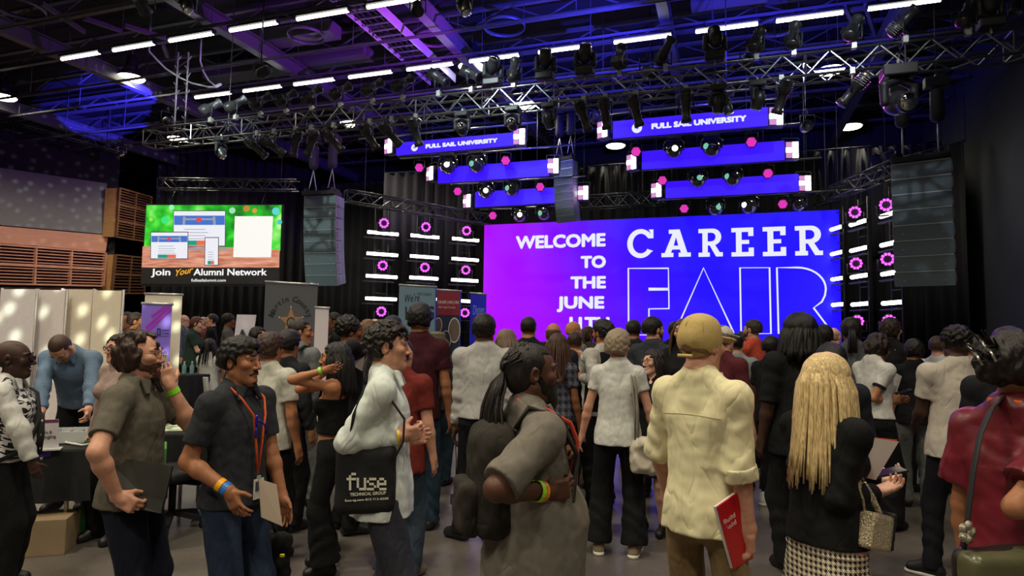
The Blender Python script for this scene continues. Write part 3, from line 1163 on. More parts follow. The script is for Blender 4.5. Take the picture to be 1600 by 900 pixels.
def make_hair(q, hair, R_h, R_c, detail):
    st, col = hair[0], hair[1]
    o = hair[2] if len(hair) > 2 else {}
    hh, ch, s = q.hh, q.ch, q.s
    K = Blob()
    res = {2: 0.0055, 1: 0.0075, 0: 0.0115}[detail]
    noise = None
    mat = hair_mat(col)
    vol = o.get('vol', 0.0)

    def face_cut(line=0.078, side=0.045, low=-0.2):
        """hairline: forehead free below `line`, temples free in front of `side`"""
        lo, hi = hh(0, 0, 0)-0.4, hh(0, 0, 0)+0.4
        K.tub(hh(0, 0.03, low), hh(0, 0.03, line), (0.066, 0.075), (0.056, 0.068), R_h[:, 0], k=0.012, sub=True)
        for sd in (-1, 1):
            K.box(hh(sd*0.08, side+0.06, low/2+line/2-0.02), (0.06, 0.06, (line-low)/2-0.01), R_h, 0.015, k=0.01, sub=True)

    def ears_free():
        for sd in (-1, 1):
            K.box(hh(sd*0.08, 0.065, -0.105), (0.05, 0.075, 0.095), R_h, 0.01, k=0.008, sub=True)
            K.ell(hh(sd*0.085, 0.0, -0.018), (0.026, 0.028, 0.045), R_h, k=0.008, sub=True)

    def nape(z, y=0.02):
        K.box(hh(0, y, z-0.1), (0.2, 0.2, 0.1), R_h @ Rx(-0.25), 0.005, k=0.01, sub=True)

    def cap(inf, z=0.0):
        K.ell(hh(0, -0.014, 0.032), (0.074+inf, 0.094+inf, 0.088+inf), R_h, k=0.01)
        K.ell(hh(0, -0.04, -0.02), (0.064+inf, 0.062+inf, 0.07), R_h, k=0.02)

    if st in ('buzz', 'short', 'crop', 'curly', 'bald'):
        inf = {'buzz': 0.004, 'short': 0.012, 'crop': 0.018, 'curly': 0.020, 'bald': 0.006}[st]+vol
        cap(inf)
        if st in ('crop', 'curly'):
            K.ell(hh(0, 0.02, 0.085+vol), (0.062+vol, 0.075+vol, 0.042+vol), R_h, k=0.03)
        face_cut(o.get('line', 0.074), o.get('side', 0.03))
        ears_free()
        nape(o.get('nape', -0.055))
        if st == 'bald':
            K.ell(hh(0, 0.0, 0.10), (0.10, 0.12, 0.075), R_h, k=0.01, sub=True)
        noise = {'buzz': [(0.0006, 300, (1, 1, 1))], 'short': [(0.0018, 190, (1, 1, 0.6))], 'crop': [(0.003, 130, (1, 1, 0.7))], 'curly': [(0.0052, 120, (1, 1, 1)), (0.003, 210, (1, 1, 1))], 'bald': None}[st]
    elif st == 'afro':
        r = 0.105+vol
        K.ell(hh(0, -0.02, 0.05), (r, r*1.05, r*0.98), R_h, k=0.02)
        face_cut(o.get('line', 0.062), 0.035)
        nape(-0.06)
        noise = [(0.006, 110, (1, 1, 1)), (0.004, 190, (1, 1, 1))]
    elif st in ('long', 'bob', 'wavy', 'pony', 'bun', 'updo', 'dreads', 'locs'):
        inf = (0.006 if st == 'dreads' else 0.018)+vol
        cap(inf)
        face_cut(o.get('line', 0.074), o.get('side', 0.035))
        if st in ('pony', 'bun', 'updo'):
            nape(-0.06)
            ears_free()
        noise = [(0.002, 90, (1, 1, 0.4))]
        if st == 'bun':
            K.ell(hh(*o.get('bun', (0, -0.10, 0.09))), (0.05, 0.045, 0.045), R_h, k=0.02)
        if st == 'updo':
            K.ell(hh(0, -0.085, 0.02), (0.07, 0.06, 0.075), R_h, k=0.03)
            noise = [(0.004, 80, (1, 1, 0.6)), (0.003, 160, (1, 1, 0.6))]
        if st == 'wavy':
            K.ell(hh(0, -0.055, -0.015), (0.088+vol, 0.068+vol, 0.085), R_h, k=0.03)
            for sd in (-1, 1):
                K.ell(hh(sd*0.068, -0.01, 0.0), (0.032, 0.048, 0.075), R_h, k=0.02)
            noise = [(0.007, 55, (1, 1, 0.8)), (0.004, 120, (1, 1, 0.5))]
        if st == 'bob':
            K.ell(hh(0, -0.03, 0.0), (0.092+vol, 0.085+vol, 0.105+vol), R_h, k=0.02)
            face_cut(o.get('line', 0.074), 0.03)
            nape(o.get('nape', -0.085), 0.0)
            noise = [(0.004, 70, (1, 1, 0.5)), (0.003, 140, (1, 1, 0.5))]
    if K.p:
        q.part('hair', K, mat, res, (), noise)
    # strands ------------------------------------------------------------
    r = random.Random(hash(st) % 1000 + int(col[0]))
    r = random.Random(col[0]*7+col[1]*3+len(st))
    if st in ('long', 'locs', 'dreads', 'pony'):
        mb = MB()
        n = o.get('n', {'long': 70, 'locs': 46, 'dreads': 60, 'pony': 26}[st])
        if detail == 0:
            n = int(n*0.6)
        L = o.get('len', 0.32)
        th = o.get('th', {'long': 0.011, 'locs': 0.0085, 'dreads': 0.0075, 'pony': 0.011}[st])
        for i in range(n):
            if st == 'pony':
                b0 = hh(*o.get('at', (0, -0.10, 0.03)))
                a = 2*math.pi*r.random()
                rr = 0.022*math.sqrt(r.random())
                pts = []
                for t in np.linspace(0, 1, 7):
                    p = b0+R_h @ np.array((rr*math.cos(a)*(1+t), -0.035*math.sin(min(1, t*2.2)*math.pi/2)-0.0+rr*math.sin(a)*(1+t), 0))
                    pts.append(p+np.array((0, 0, 0.012*math.sin(t*3)-L*t)))
                rad_ = [th*(1-0.75*t**2) for t in np.linspace(0, 1, 7)]
            else:
                if st == 'dreads':               # gathered at the back of the head, then falling behind the shoulders
                    a = r.uniform(-1.45, 1.45)
                    e = r.uniform(0.1, 1.35)
                else:
                    a = r.uniform(-math.pi*0.70, math.pi*0.70)   # around the head, 0 = back
                    e = r.uniform(-0.35, 1.2)
                sx, sy, sz = math.sin(a)*math.cos(e), -math.cos(a)*math.cos(e), math.sin(e)
                p0 = np.array((0.083*sx, -0.014+0.103*sy, 0.032+0.098*sz))
                pts = []
                m = 9
                ph = r.uniform(0, 6.28)
                ln = L*r.uniform(0.85, 1.05)
                for j in range(m):
                    t = j/(m-1)
                    if st == 'dreads':
                        k1 = min(1, t*2.6)
                        tie = np.array((0, -0.115, 0.005))
                        p = p0*(1-k1)+tie*k1
                        if t < 0.385:
                            p = p*(1.0+0.10*math.sin(k1*math.pi))
                            w = hh(*p)
                        else:
                            u = (t-0.385)/0.615
                            w = hh(*tie)+R_c @ np.array((math.sin(a)*0.10*math.sqrt(u)+0.012*math.sin(ph+u*5), -0.05*math.sin(u*2.2)-0.02*math.cos(ph), -ln*u))
                    else:
                        k1 = min(1, t*3)
                        # slide down the side of the head first, then hang straight
                        az = math.atan2(sx, -sy)
                        hr_ = 0.086+0.012*r.random()
                        if t < 0.3:
                            e2 = e*(1-t/0.3)
                            w = hh(0.086*math.sin(az)*math.cos(e2), -0.014-0.107*math.cos(az)*math.cos(e2), 0.032+0.102*math.sin(e2))
                        else:
                            u = (t-0.3)/0.7
                            base = hh(0.088*math.sin(az), -0.014-0.109*math.cos(az), 0.032)
                            out = R_c @ np.array((math.sin(az)*(0.01+0.055*u**0.7), -math.cos(az)*(0.006+0.03*u)-0.02*u, 0))
                            w = base+out+np.array((0.006*math.sin(ph+u*o.get('wave', 3)), 0.006*math.cos(ph+u*4), -ln*u))
                    pts.append(w)
                rad_ = [th*(0.75+0.25*math.sin(t*3.1)) if st in ('dreads', 'locs') else th*(1.0-0.7*max(0, t-0.45)/0.55) for t in np.linspace(0, 1, m)]
            mb.tube([p*s for p in pts], [v*s for v in rad_], 6, flat=(1.0, 0.75) if st in ('long',) else None)
        mb.build('hair_locks' if st in ('long', 'pony') else 'dreadlocks', mat, q.o)
    if o.get('cap') or o.get('hat'):
        pass
# ------------------------------------------------------------------ the hall
BLACK = plain('matt_black', (0.010, 0.010, 0.012), 0.7)
DARKMETAL = plain('dark_metal', (0.030, 0.030, 0.034), 0.45, 0.3)
STEEL = plain('truss_steel', (0.25, 0.26, 0.27), 0.28, 0.9)
DIMSTEEL = plain('dim_truss_steel', (0.07, 0.07, 0.08), 0.35, 0.7)
PALESTEEL = plain('pale_steel', (0.45, 0.47, 0.44), 0.4, 0.4)
NAVY = plain('navy_wall_paint', (0.040, 0.046, 0.062), 0.8, var=0.2, scale=1.0)


def ordn(n):
    w = ['first', 'second', 'third', 'fourth', 'fifth', 'sixth', 'seventh', 'eighth', 'ninth', 'tenth', 'eleventh', 'twelfth', 'thirteenth', 'fourteenth',
         'fifteenth', 'sixteenth', 'seventeenth', 'eighteenth', 'nineteenth', 'twentieth']
    return w[n] if n < 20 else 'twenty-'+w[n-20]


def concrete():
    m, nt, b = new_mat('polished_concrete')
    tc = N(nt, 'ShaderNodeTexCoord')
    n1 = N(nt, 'ShaderNodeTexNoise')
    n1.inputs['Scale'].default_value = 0.7
    n1.inputs['Detail'].default_value = 8
    n1.inputs['Roughness'].default_value = 0.65
    n2 = N(nt, 'ShaderNodeTexVoronoi')
    n2.inputs['Scale'].default_value = 70
    r = N(nt, 'ShaderNodeValToRGB')
    r.color_ramp.elements[0].position = 0.3
    r.color_ramp.elements[0].color = (*srgb(82, 75, 72), 1)
    r.color_ramp.elements[1].position = 0.7
    r.color_ramp.elements[1].color = (*srgb(124, 116, 110), 1)
    nt.links.new(tc.outputs['Object'], n1.inputs['Vector'])
    nt.links.new(tc.outputs['Object'], n2.inputs['Vector'])
    nt.links.new(n1.outputs['Fac'], r.inputs[0])
    mx = N(nt, 'ShaderNodeMix', data_type='RGBA', blend_type='MULTIPLY')
    mx.inputs['Factor'].default_value = 0.35
    nt.links.new(r.outputs[0], mx.inputs['A'])
    nt.links.new(n2.outputs['Distance'], mx.inputs['B'])
    nt.links.new(mx.outputs['Result'], b.inputs['Base Color'])
    rr = N(nt, 'ShaderNodeMapRange')
    rr.inputs['To Min'].default_value = 0.22
    rr.inputs['To Max'].default_value = 0.42
    nt.links.new(n1.outputs['Fac'], rr.inputs['Value'])
    nt.links.new(rr.outputs[0], b.inputs['Roughness'])
    return m


XL, XR, YB, YF, ZC = -34.0, 6.3, 24.5, -9.0, 9.5
tag(MB().box(((XL+XR)/2, (YB+YF)/2, -0.1), (XR-XL, YB-YF, 0.2)).build('floor', concrete()), kind='structure')
tag(MB().box(((XL+XR)/2, (YB+YF)/2, ZC+0.1), (XR-XL, YB-YF, 0.2)).build('ceiling', plain('ceiling_deck', (0.006, 0.006, 0.008), 0.8)), kind='structure')
tag(MB().box((XR+0.1, (YB+YF)/2, ZC/2), (0.2, YB-YF, ZC)).build('wall_right', NAVY), kind='structure')
tag(MB().box(((XL+XR)/2, YB+0.1, ZC/2), (XR-XL, 0.2, ZC)).build('wall_back', BLACK), kind='structure')
tag(MB().box(((XL+XR)/2, YF-0.1, ZC/2), (XR-XL, 0.2, ZC)).build('wall_front', plain('warm_grey_wall', srgb(120, 112, 104), 0.8)), kind='structure')
# left wall, set at an angle to the stage
A0, B0 = P(0, hor(0), 22.0)[:2], P(172, hor(172), 23.9)[:2]
wu = (B0-A0)/np.linalg.norm(B0-A0)
wn = np.array((wu[1], -wu[0]))                       # towards the hall
wlen = 12.0
M_LW = frame((*B0, 0), (*(-wu), 0), (0, 0, 1))       # x runs away to the left from the corner, z into the hall?
WLN = M_LW[:3, 2]
into = 1.0 if WLN[:2] @ (-B0) > 0 else -1.0


def onwall(px, py, off=0.0):
    """pixel -> (distance left of the corner, height) on the left wall plane"""
    n = np.array((*wn, 0))
    o = np.array((*B0, 0))
    if n @ (CP-o) < 0:
        n = -n
    o = o+n*off
    v = DIR(px, py)
    t = (n @ (o-CP))/(n @ v)
    p = CP+v*t
    return p


nin = np.array((*wn, 0.0))
if nin @ (CP-np.array((*B0, 0))) < 0:
    nin = -nin
wl = np.array((*wu, 0.0))                            # to the right, towards the corner
RWL = np.stack([wl, np.cross((0, 0, 1), wl), (0, 0, 1)], 1)
b3 = np.array((*B0, 0.0))
tag(MB().box(b3-wl*(wlen/2)-nin*0.2+np.array((0, 0, ZC/2)), (wlen, 0.3, ZC), RWL).build('wall_left', plain('left_wall_paint', (0.012, 0.011, 0.014), 0.85)), kind='structure')
# dark return wall behind the corner, up to the back
C0 = np.array((-16.2, 21.5, 0.0))
PINKWOOD = plain('pinkish_wood', srgb(196, 140, 118), 0.6, 0, 0.12, 3.0, 0, 0.4, stretch=(1, 1, 12))
TANWOOD = plain('tan_wood', srgb(190, 140, 92), 0.55, 0, 0.15, 4.0, 0, 0.4, stretch=(1, 1, 10))
DARKWOOD = plain('dark_wood', srgb(120, 82, 58), 0.6, 0, 0.15, 4.0, 0, 0.4, stretch=(1, 1, 10))


def wallquad(name, c, mat, t, label, cat, off=0.0):
    """panel whose four corners are given as pixels on the left wall (tl, tr, br, bl)"""
    q = [onwall(x, y) for x, y in c]
    q1 = [p+nin*(t+off) for p in q]
    q0 = [p+nin*(off+0.001) for p in q]
    return tag(MB().hexa(q0, q1).build(name, mat), label, cat)


wallquad('acoustic_panel', [(-260, 224), (167, 287), (164, 366), (-260, 329)], plain('grey_acoustic_felt', srgb(120, 118, 120), 0.95, 0, 0.1, 60), 0.05, 'long grey fabric acoustic panel high on the angled side wall', 'acoustic panel')
wallquad('wood_cladding', [(-260, 331), (169, 368), (165, 393), (-260, 359)], PINKWOOD, 0.06, 'plain pinkish wooden band between grey panel and slat grille', 'wall panel')
wallquad('wood_plinth', [(-260, 446), (161, 450), (158, 520), (-260, 500)], DARKWOOD, 0.04, 'dark wooden band below the wide slat grille', 'wall panel')


def slat_grille(name, c00, c10, c11, c01, cols, rows, nsl, label, mat, dep=0.14, nrm=None):
    """frame of posts and rails with thin slats between; corners are world points tl, tr, br, bl"""
    g = empty(name, tuple((c01+c11)/2), 0, label, 'slat grille')
    o = (c01+c11)/2
    nrm = nin if nrm is None else nrm

    def at(u, v):                                    # u 0..1 to the right, v 0..1 downwards
        return (c00*(1-u)+c10*u)*(1-v)+(c01*(1-u)+c11*u)*v-o
    H = np.linalg.norm(c01-c00)
    W = np.linalg.norm(c10-c00)
    bk = MB().hexa([at(0, 0), at(1, 0), at(1, 1), at(0, 1)], [p+nrm*0.01 for p in (at(0, 0), at(1, 0), at(1, 1), at(0, 1))])
    bk.build('backing', plain('grille_backing', srgb(52, 30, 36), 0.9), g)
    for i in range(cols+1):
        u = i/cols
        a, b = at(u, 0)+nrm*dep/2, at(u, 1)+nrm*dep/2
        MB().bar(a, b, dep, 0.05).build('post', mat, g)
    for j in range(rows+1):
        v = j/rows
        MB().bar(at(0, v)+nrm*dep/2, at(1, v)+nrm*dep/2, dep, 0.09 if 0 < j < rows else 0.06).build('rail', mat, g)
    for j in range(rows):
        for k in range(1, nsl+1):
            v = (j+k/(nsl+1))/rows
            MB().bar(at(0, v)+nrm*dep*0.4, at(1, v)+nrm*dep*0.4, dep*0.7, 0.035).build('slat', mat, g)
    return g


ow = lambda x, y: onwall(x, y)+nin*0.02
slat_grille('slat_grille', ow(-200, 367), ow(164, 395), ow(160, 447), ow(-200, 439), 6, 2, 5, 'wide pinkish wooden slat grille along the angled side wall', PINKWOOD)
# return panels in the corner
B3 = lambda px, py, dd: P(px, py, dd)
for (tl, tr, br, bl, d0, d1, lab, ed) in (((184, 294), (234, 308), (229, 378), (179, 370), 23.85, 25.6, 'upper wooden slat box in the dark corner beside video screen', (168, 187)),
                                          ((178, 398), (226, 403), (222, 458), (172, 458), 23.85, 25.6, 'lower wooden slat box in the dark corner beside video screen', (163, 178))):
    c = [P(*tl, d0), P(*tr, d1), P(*br, d1), P(*bl, d0)]
    nr = np.cross(c[1]-c[0], c[3]-c[0])
    nr /= np.linalg.norm(nr)
    if nr @ (CP-c[0]) < 0:
        nr = -nr
    g = slat_grille('slat_box', *c, 2, 2 if 'lower' in lab else 3, 5, lab, DARKWOOD, 0.12, nr)
    o = (c[3]+c[2])/2
    w = P(ed[0], tl[1], d0)-P(ed[1], tl[1], d0)
    MB().hexa([c[0]-o, c[3]-o, c[3]+w-o, c[0]+w-o], [p-nin*0.25 for p in (c[0]-o, c[3]-o, c[3]+w-o, c[0]+w-o)]).build('edge_board', TANWOOD, g)


def curtain(name, pts, z0, z1, mat, label, amp=0.09, wl_=0.38):
    pts = [np.array(p, float) for p in pts]
    seg = [np.linalg.norm(b-a) for a, b in zip(pts[:-1], pts[1:])]
    tot = sum(seg)
    n = int(tot/wl_*8)
    vs_, fs = [], []
    for i in range(n+1):
        s = tot*i/n
        k = 0
        while k < len(seg)-1 and s > seg[k]:
            s -= seg[k]
            k += 1
        d = (pts[k+1]-pts[k])/seg[k]
        nn = np.array((d[1], -d[0]))
        ph = tot*i/n/wl_*2*math.pi
        p = pts[k]+d*s+nn*(amp*math.sin(ph)+0.4*amp*math.sin(ph*0.37+1))
        for z, f in ((z0, 1.1), (z1, 0.9)):
            vs_.append((*p, z))
    for i in range(n):
        fs.append((2*i, 2*i+2, 2*i+3, 2*i+1))
    mb = MB()
    mb.add(vs_, fs, 0, True)
    o = mb.build(name, mat)
    m = o.modifiers.new('thick', 'SOLIDIFY')
    m.thickness = 0.012
    if z1 < ZC-1:                                   # hung from a pipe on cables
        tag(o, label, 'curtain')
        MB().tube([(*p, z1+0.02) for p in pts], 0.03, 8).build('curtain_pipe', BLACK, o)
        for p in (pts[0], pts[-1]):
            MB().tube([(*p, z1), (*p, ZC-0.01)], 0.01, 5).build('cable', BLACK, o)
    return tag(o, label, 'curtain')


VELVET = plain('black_velvet', (0.016, 0.016, 0.020), 0.9, 0, 0.2, 3, 0)
GREYVELVET = plain('grey_velvet', (0.05, 0.05, 0.055), 0.9)
curtain('stage_curtain', [(-16.1, 21.9), (6.1, 21.9)], 0.02, 7.6, VELVET, 'long black pleated curtain across the back of the stage')
curtain('side_curtain', [tuple(P(232, 512, 25.4)[:2]), (-16.3, 22.2)], 0.02, ZC-0.4, VELVET, 'black curtain hanging in the corner behind the video screen')
curtain('side_curtain', [tuple(P(1388, 530, 18.6)[:2]), tuple(P(1520, 530, 16.4)[:2])], 0.02, 6.9, VELVET, 'black pleated leg curtain behind the big hanging speaker stack')
curtain('grey_curtain', [tuple(P(1358, 200, 19.9)[:2]), tuple(P(1402, 200, 19.1)[:2])], 4.2, 7.3, GREYVELVET, 'short grey pleated curtain hanging high beside the speaker stack')
curtain('grey_curtain', [tuple(P(600, 300, 22.3)[:2]), tuple(P(735, 300, 21.6)[:2])], 3.0, 7.2, plain('plum_velvet', (0.032, 0.028, 0.042), 0.9), 'dim grey pleated curtain high behind the left light towers')

# ------------------------------------------------------------------ ceiling steel
CEILSTEEL = plain('painted_ceiling_steel', (0.085, 0.085, 0.10), 0.45, 0.2)


def joist(y, x0=XL+0.1, x1=XR-0.1, z=9.0, h=0.42):
    mb = MB()
    mb.box(((x0+x1)/2, y, z+h/2), (x1-x0, 0.11, 0.07)).box(((x0+x1)/2, y, z-h/2), (x1-x0, 0.11, 0.07))
    n = int((x1-x0)/0.9)
    for i in range(n):
        xa = x0+(x1-x0)*i/n
        xb = x0+(x1-x0)*(i+1)/n
        s = 1 if i % 2 else -1
        mb.bar((xa, y, z-s*h/2), (xb, y, z+s*h/2), 0.03)
    tag(mb.build('ceiling_joist', CEILSTEEL), kind='structure')


for i, y in enumerate((5.4, 7.0, 8.6, 10.2, 11.8, 13.4, 15.0, 16.6, 18.2, 19.8, 21.4, 23.0)):
    joist(y)
for x in (-21, -15.5, -10.6, -6.0, -1.2, 3.4):
    mb = MB()
    mb.box((x, 14.5, 8.62), (0.22, 19.6, 0.03)).box((x, 14.5, 8.28), (0.22, 19.6, 0.03)).box((x, 14.5, 8.45), (0.03, 19.6, 0.34))
    tag(mb.build('ceiling_beam', CEILSTEEL), kind='structure')
for i, (y, z, nm) in enumerate(((7.4, 8.05, 'first'), (8.9, 7.95, 'second'), (10.51, 8.18, 'third'), (12.0, 8.05, 'fourth'), (13.4, 8.18, 'fifth'), (14.9, 8.0, 'sixth'), (16.4, 8.1, 'seventh'))):
    t = empty('ceiling_rail', (-9.0, y, z), 0, 'long grey strut rail below the joists, %s row counted from the seats' % nm, 'rail')
    mb = MB()
    mb.box((0, -0.022, 0), (29.5, 0.006, 0.05)).box((0, 0.022, 0), (29.5, 0.006, 0.05)).box((0, 0, 0.022), (29.5, 0.05, 0.006))
    mb.build('channel', CEILSTEEL, t)
    for k in range(12):
        x = -14.2+k*2.55
        MB().tube([(x, 0, 0.02), (x, 0, 9.49-z)], 0.008, 5).build('hanger_rod', CEILSTEEL, t)
# tube lamps
TUBE = emit('tube_glow', (1.0, 0.97, 0.90), TUBE_EMIT)


def tube_lamp(x, y, z, label, group):
    t = empty('tube_lamp', (x, y, z), 0, label, 'ceiling lamp', group)
    MB().tube([(-0.6, 0, 0), (0.6, 0, 0)], 0.036, 10).build('tube', TUBE, t)
    MB().box((0, 0, 0.065), (1.26, 0.13, 0.05)).box((-0.62, 0, 0.03), (0.03, 0.10, 0.09)).box((0.62, 0, 0.03), (0.03, 0.10, 0.09)).build('housing', BLACK, t)
    for s in (-0.45, 0.45):
        MB().tube([(s, 0, 0.08), (s, 0, 0.20)], 0.008, 5).build('hanger', CEILSTEEL, t)


for i, x in enumerate((-14.27, -12.64, -10.99, -9.34, -7.65, -6.02, -4.4, -2.78, -1.15)):
    tube_lamp(x, 10.51, 8.0, 'white tube lamp in the nearer ceiling row, %s from its left end' % ordn(i), 'nearer row of tube lamps')
for i, x in enumerate((-13.15, -11.53, -9.93, -8.30, -6.68, -5.05, -3.38, -1.68, 0.02, 1.57, 3.2)):
    tube_lamp(x, 13.40, 8.0, 'white tube lamp in the farther ceiling row, %s from its left end' % ordn(i), 'farther row of tube lamps')

# high-bay lamps
def highbay(x, y, z, label, lit=1.0, r=0.36):
    t = empty('high_bay_lamp', (x, y, z), 0, label, 'ceiling lamp')
    MB().lathe([(0.10, 0.62), (0.13, 0.60), (0.15, 0.30), (0.20, 0.24), (r, 0.03), (r+0.015, 0.0), (r-0.02, 0.005), (0.19, 0.20), (0.02, 0.22)], 24).build('housing', BLACK, t)
    MB().lathe([(r-0.015, 0.012), (r-0.05, -0.03), (0.02, -0.05)][::-1], 24).build('lens', emit('high_bay_glow', (1.0, 0.93, 0.66), 11.0), t)
    MB().tube([(0, 0, 0.6), (0, 0, 9.49-z)], 0.012, 6).build('hanger', CEILSTEEL, t)
    if lit:
        l = bpy.data.lights.new('high_bay_light', 'SPOT')
        l.energy = HIGHBAY_W*lit
        l.color = WARM
        l.spot_size = math.radians(150)
        l.spot_blend = 0.8
        l.shadow_soft_size = 0.3
        lo = bpy.data.objects.new('lamp_light', l)
        lo.location = (0, 0, -0.12)
        COL.objects.link(lo)
        lo.parent = t


HB = [((205, 122), 'round high-bay lamp glowing beside the drooping white cable', 1.8), ((5, 152), 'round high-bay lamp at the far side edge of the ceiling', 2.2),
      ((737, 105), 'round high-bay lamp glowing above the middle of the front truss', 1), ((820, 164), 'round high-bay lamp seen just below the front truss', 1),
      ((548, 193), 'round high-bay lamp below the truss near the first header screen', 1), ((278, 217), 'round high-bay lamp behind the far end of the front truss', 1.8),
      ((1297, 110), 'round high-bay lamp hanging behind the right half of the truss', 0.8), ((1329, 198), 'lone round high-bay lamp in the dark above the right light towers', 0.6),
      ((962, 228), 'round high-bay lamp between the two stacks of header screens', 0.6)]
for (pxy, lab, li) in HB:
    p = hitZ(*pxy, 8.5)
    highbay(p[0], p[1], 8.5, lab, li)
k = 0
for y, xs in ((6.6, (-15.5, -10.5, -5.5, 2.8)), (1.6, (-11.0, -6.0, -1.0, 4.0)), (-3.4, (-10.5, -5.5, -0.5, 4.0))):
    for x in xs:
        highbay(x, y, 8.5, 'round high-bay lamp over the crowd, %s behind the front seats row' % ordn(k), {6.6: 0.9, 1.6: 1.6, -3.4: 1.3}[y]*(0.7 if x > 1 else 1.15))
        k += 1
# ------------------------------------------------------------------ trusses
def truss(name, a, b, w, label, r=0.024, bay=0.34, hang=True, mat=None):
    mat = mat or DIMSTEEL
    a, b = np.array(a, float), np.array(b, float)
    o = (a+b)/2
    t = (b-a)/np.linalg.norm(b-a)
    up = np.array((0, 0, 1.0)) if abs(t[2]) < 0.9 else np.array((0, 1.0, 0))
    x = np.cross(t, up)
    x /= np.linalg.norm(x)
    y = np.cross(x, t)
    L = np.linalg.norm(b-a)
    g = empty(name, tuple(o), 0, label, 'truss')
    cs = [(1, 1), (-1, 1), (-1, -1), (1, -1)]
    q = lambda c, s: x*c[0]*w/2+y*c[1]*w/2+t*(s-L/2)
    for c in cs:
        MB().tube([q(c, 0), q(c, L)], r, 8).build('chord', mat, g)
    n = max(1, int(L/bay))
    mb = MB()
    for f in range(4):
        c0, c1 = cs[f], cs[(f+1) % 4]
        for i in range(n):
            s0, s1 = L*i/n, L*(i+1)/n
            if i % 2:
                c0, c1 = c1, c0
            mb.tube([q(c0, s0), q(c1, s1)], r*0.55, 5)
            if i % 4 == 0:
                mb.tube([q(c0, s0), q(c1, s0)], r*0.55, 5)
            if i % 2:
                c0, c1 = c1, c0
    mb.build('lacing', mat, g)
    if hang:
        for s_ in (0.12, 0.88):
            e = q((0, 0), s_*L)
            MB().tube([e, np.array((e[0], e[1], 9.49-o[2]))], 0.01, 5).build('cable', DARKMETAL, g)
    return g


truss('front_truss', (-12.5, 10.95, 6.0), (6.0, 10.95, 6.0), 0.36, 'long steel box truss crossing the hall in front of the stage', mat=STEEL)
truss('side_truss', P(540, 306, 18.2), P(762, 344, 20.6), 0.32, 'dark box truss above the three left light towers')
truss('side_truss', P(1278, 312, 17.9), P(1402, 262, 14.4), 0.32, 'dark box truss above the three right light towers')
truss('upstage_truss', hitY(895, 318, 20.3), hitY(1040, 310, 20.3), 0.4, 'dark box truss behind the gap between the header screens')
truss('wall_truss', P(-30, 168, 20.5), P(196, 234, 22.6), 0.34, 'dim box truss along the far side wall below the blue light patch')
truss('screen_truss', P(250, 288, 21.45), P(465, 290, 21.45), 0.34, 'dark truss carrying the video screen in the corner')
# short uprights at the left end of the front truss
for px in (272, 288):
    p = hitZ(px, 208, 6.15)
    q = empty('truss_hanger', tuple(p), 0, 'short steel hanger above the far end of the front truss, %s one' % ('outer' if px < 280 else 'inner'), 'hanger')
    MB().tube([(0, 0, 0), (0, 0, 1.9)], 0.02, 6).build('pole', PALESTEEL, q)
    mb = MB()
    for k in range(8):
        mb.tube([(0, 0, 0.3+k*0.2), (0.09*(1 if k % 2 else -1), 0, 0.4+k*0.2)], 0.012, 5)
    mb.build('bracing', PALESTEEL, q)

# ------------------------------------------------------------------ stage and main screen
SY = 19.0
sl, sr = hitY(757, 349, SY), hitY(1311, 331, SY)
SX0, SX1, SZ1, SZ0 = sl[0], sr[0], (sl[2]+sr[2])/2, 1.33
M_S = frame((SX0, SY, 0), (1, 0, 0), (0, 0, 1))       # local x right, y up, z towards the hall


def suv(px, py):
    p = hitY(px, py, SY)
    return np.array((p[0]-SX0, p[2]))


tag(MB().box((-2.5, 19.7, 0.5), (12.2, 4.0, 1.0)).build('stage_platform', plain('stage_skirt', srgb(52, 56, 66), 0.8)), 'dark stage platform under the big purple and blue screen', 'stage')


def gradient_screen():
    m, nt, b = new_mat('main_screen_picture')
    tc = N(nt, 'ShaderNodeTexCoord')
    sp = N(nt, 'ShaderNodeSeparateXYZ')
    nt.links.new(tc.outputs['Object'], sp.inputs[0])
    t = mathn(nt, 'DIVIDE', mathn(nt, 'ADD', sp.outputs[0], mathn(nt, 'MULTIPLY', mathn(nt, 'SUBTRACT', sp.outputs[2], 3.2), 0.35)), SX1-SX0)
    r = N(nt, 'ShaderNodeValToRGB')
    e = r.color_ramp.elements
    e[0].position, e[0].color = 0.0, (*srgb(178, 0, 255), 1)
    e[1].position, e[1].color = 1.0, (*srgb(30, 8, 255), 1)
    for p_, c in ((0.18, (158, 0, 255)), (0.36, (98, 4, 255)), (0.5, (58, 10, 255)), (0.65, (36, 12, 255))):
        q = e.new(p_)
        q.color = (*srgb(*c), 1)
    nt.links.new(t, r.inputs[0])
    b.inputs['Base Color'].default_value = (0, 0, 0, 1)
    b.inputs['Roughness'].default_value = 0.6
    nt.links.new(r.outputs[0], b.inputs['Emission Color'])
    b.inputs['Emission Strength'].default_value = 1.0
    return m


scr = empty('led_wall', (SX0, SY, 0), 0, 'giant purple to blue screen welcoming people to the career fair', 'screen')
MB().box(((SX1-SX0)/2, 0.03, (SZ0+SZ1)/2), (SX1-SX0, 0.06, SZ1-SZ0)).build('picture', gradient_screen(), scr)
MB().box(((SX1-SX0)/2, 0.16, (SZ0+SZ1)/2), (SX1-SX0+0.05, 0.18, SZ1-SZ0+0.05)).build('cabinet', BLACK, scr)
SCRW = emit('screen_white', (0.86, 0.88, 1.0), 0.95)
M_T = np.eye(4)
M_T[:3, :3] = np.stack([(1, 0, 0), (0, 0, 1), (0, -1, 0)], 1)


def MT(x, z, y=-0.004):
    m = M_T.copy()
    m[:3, 3] = (x, y, z)
    return m


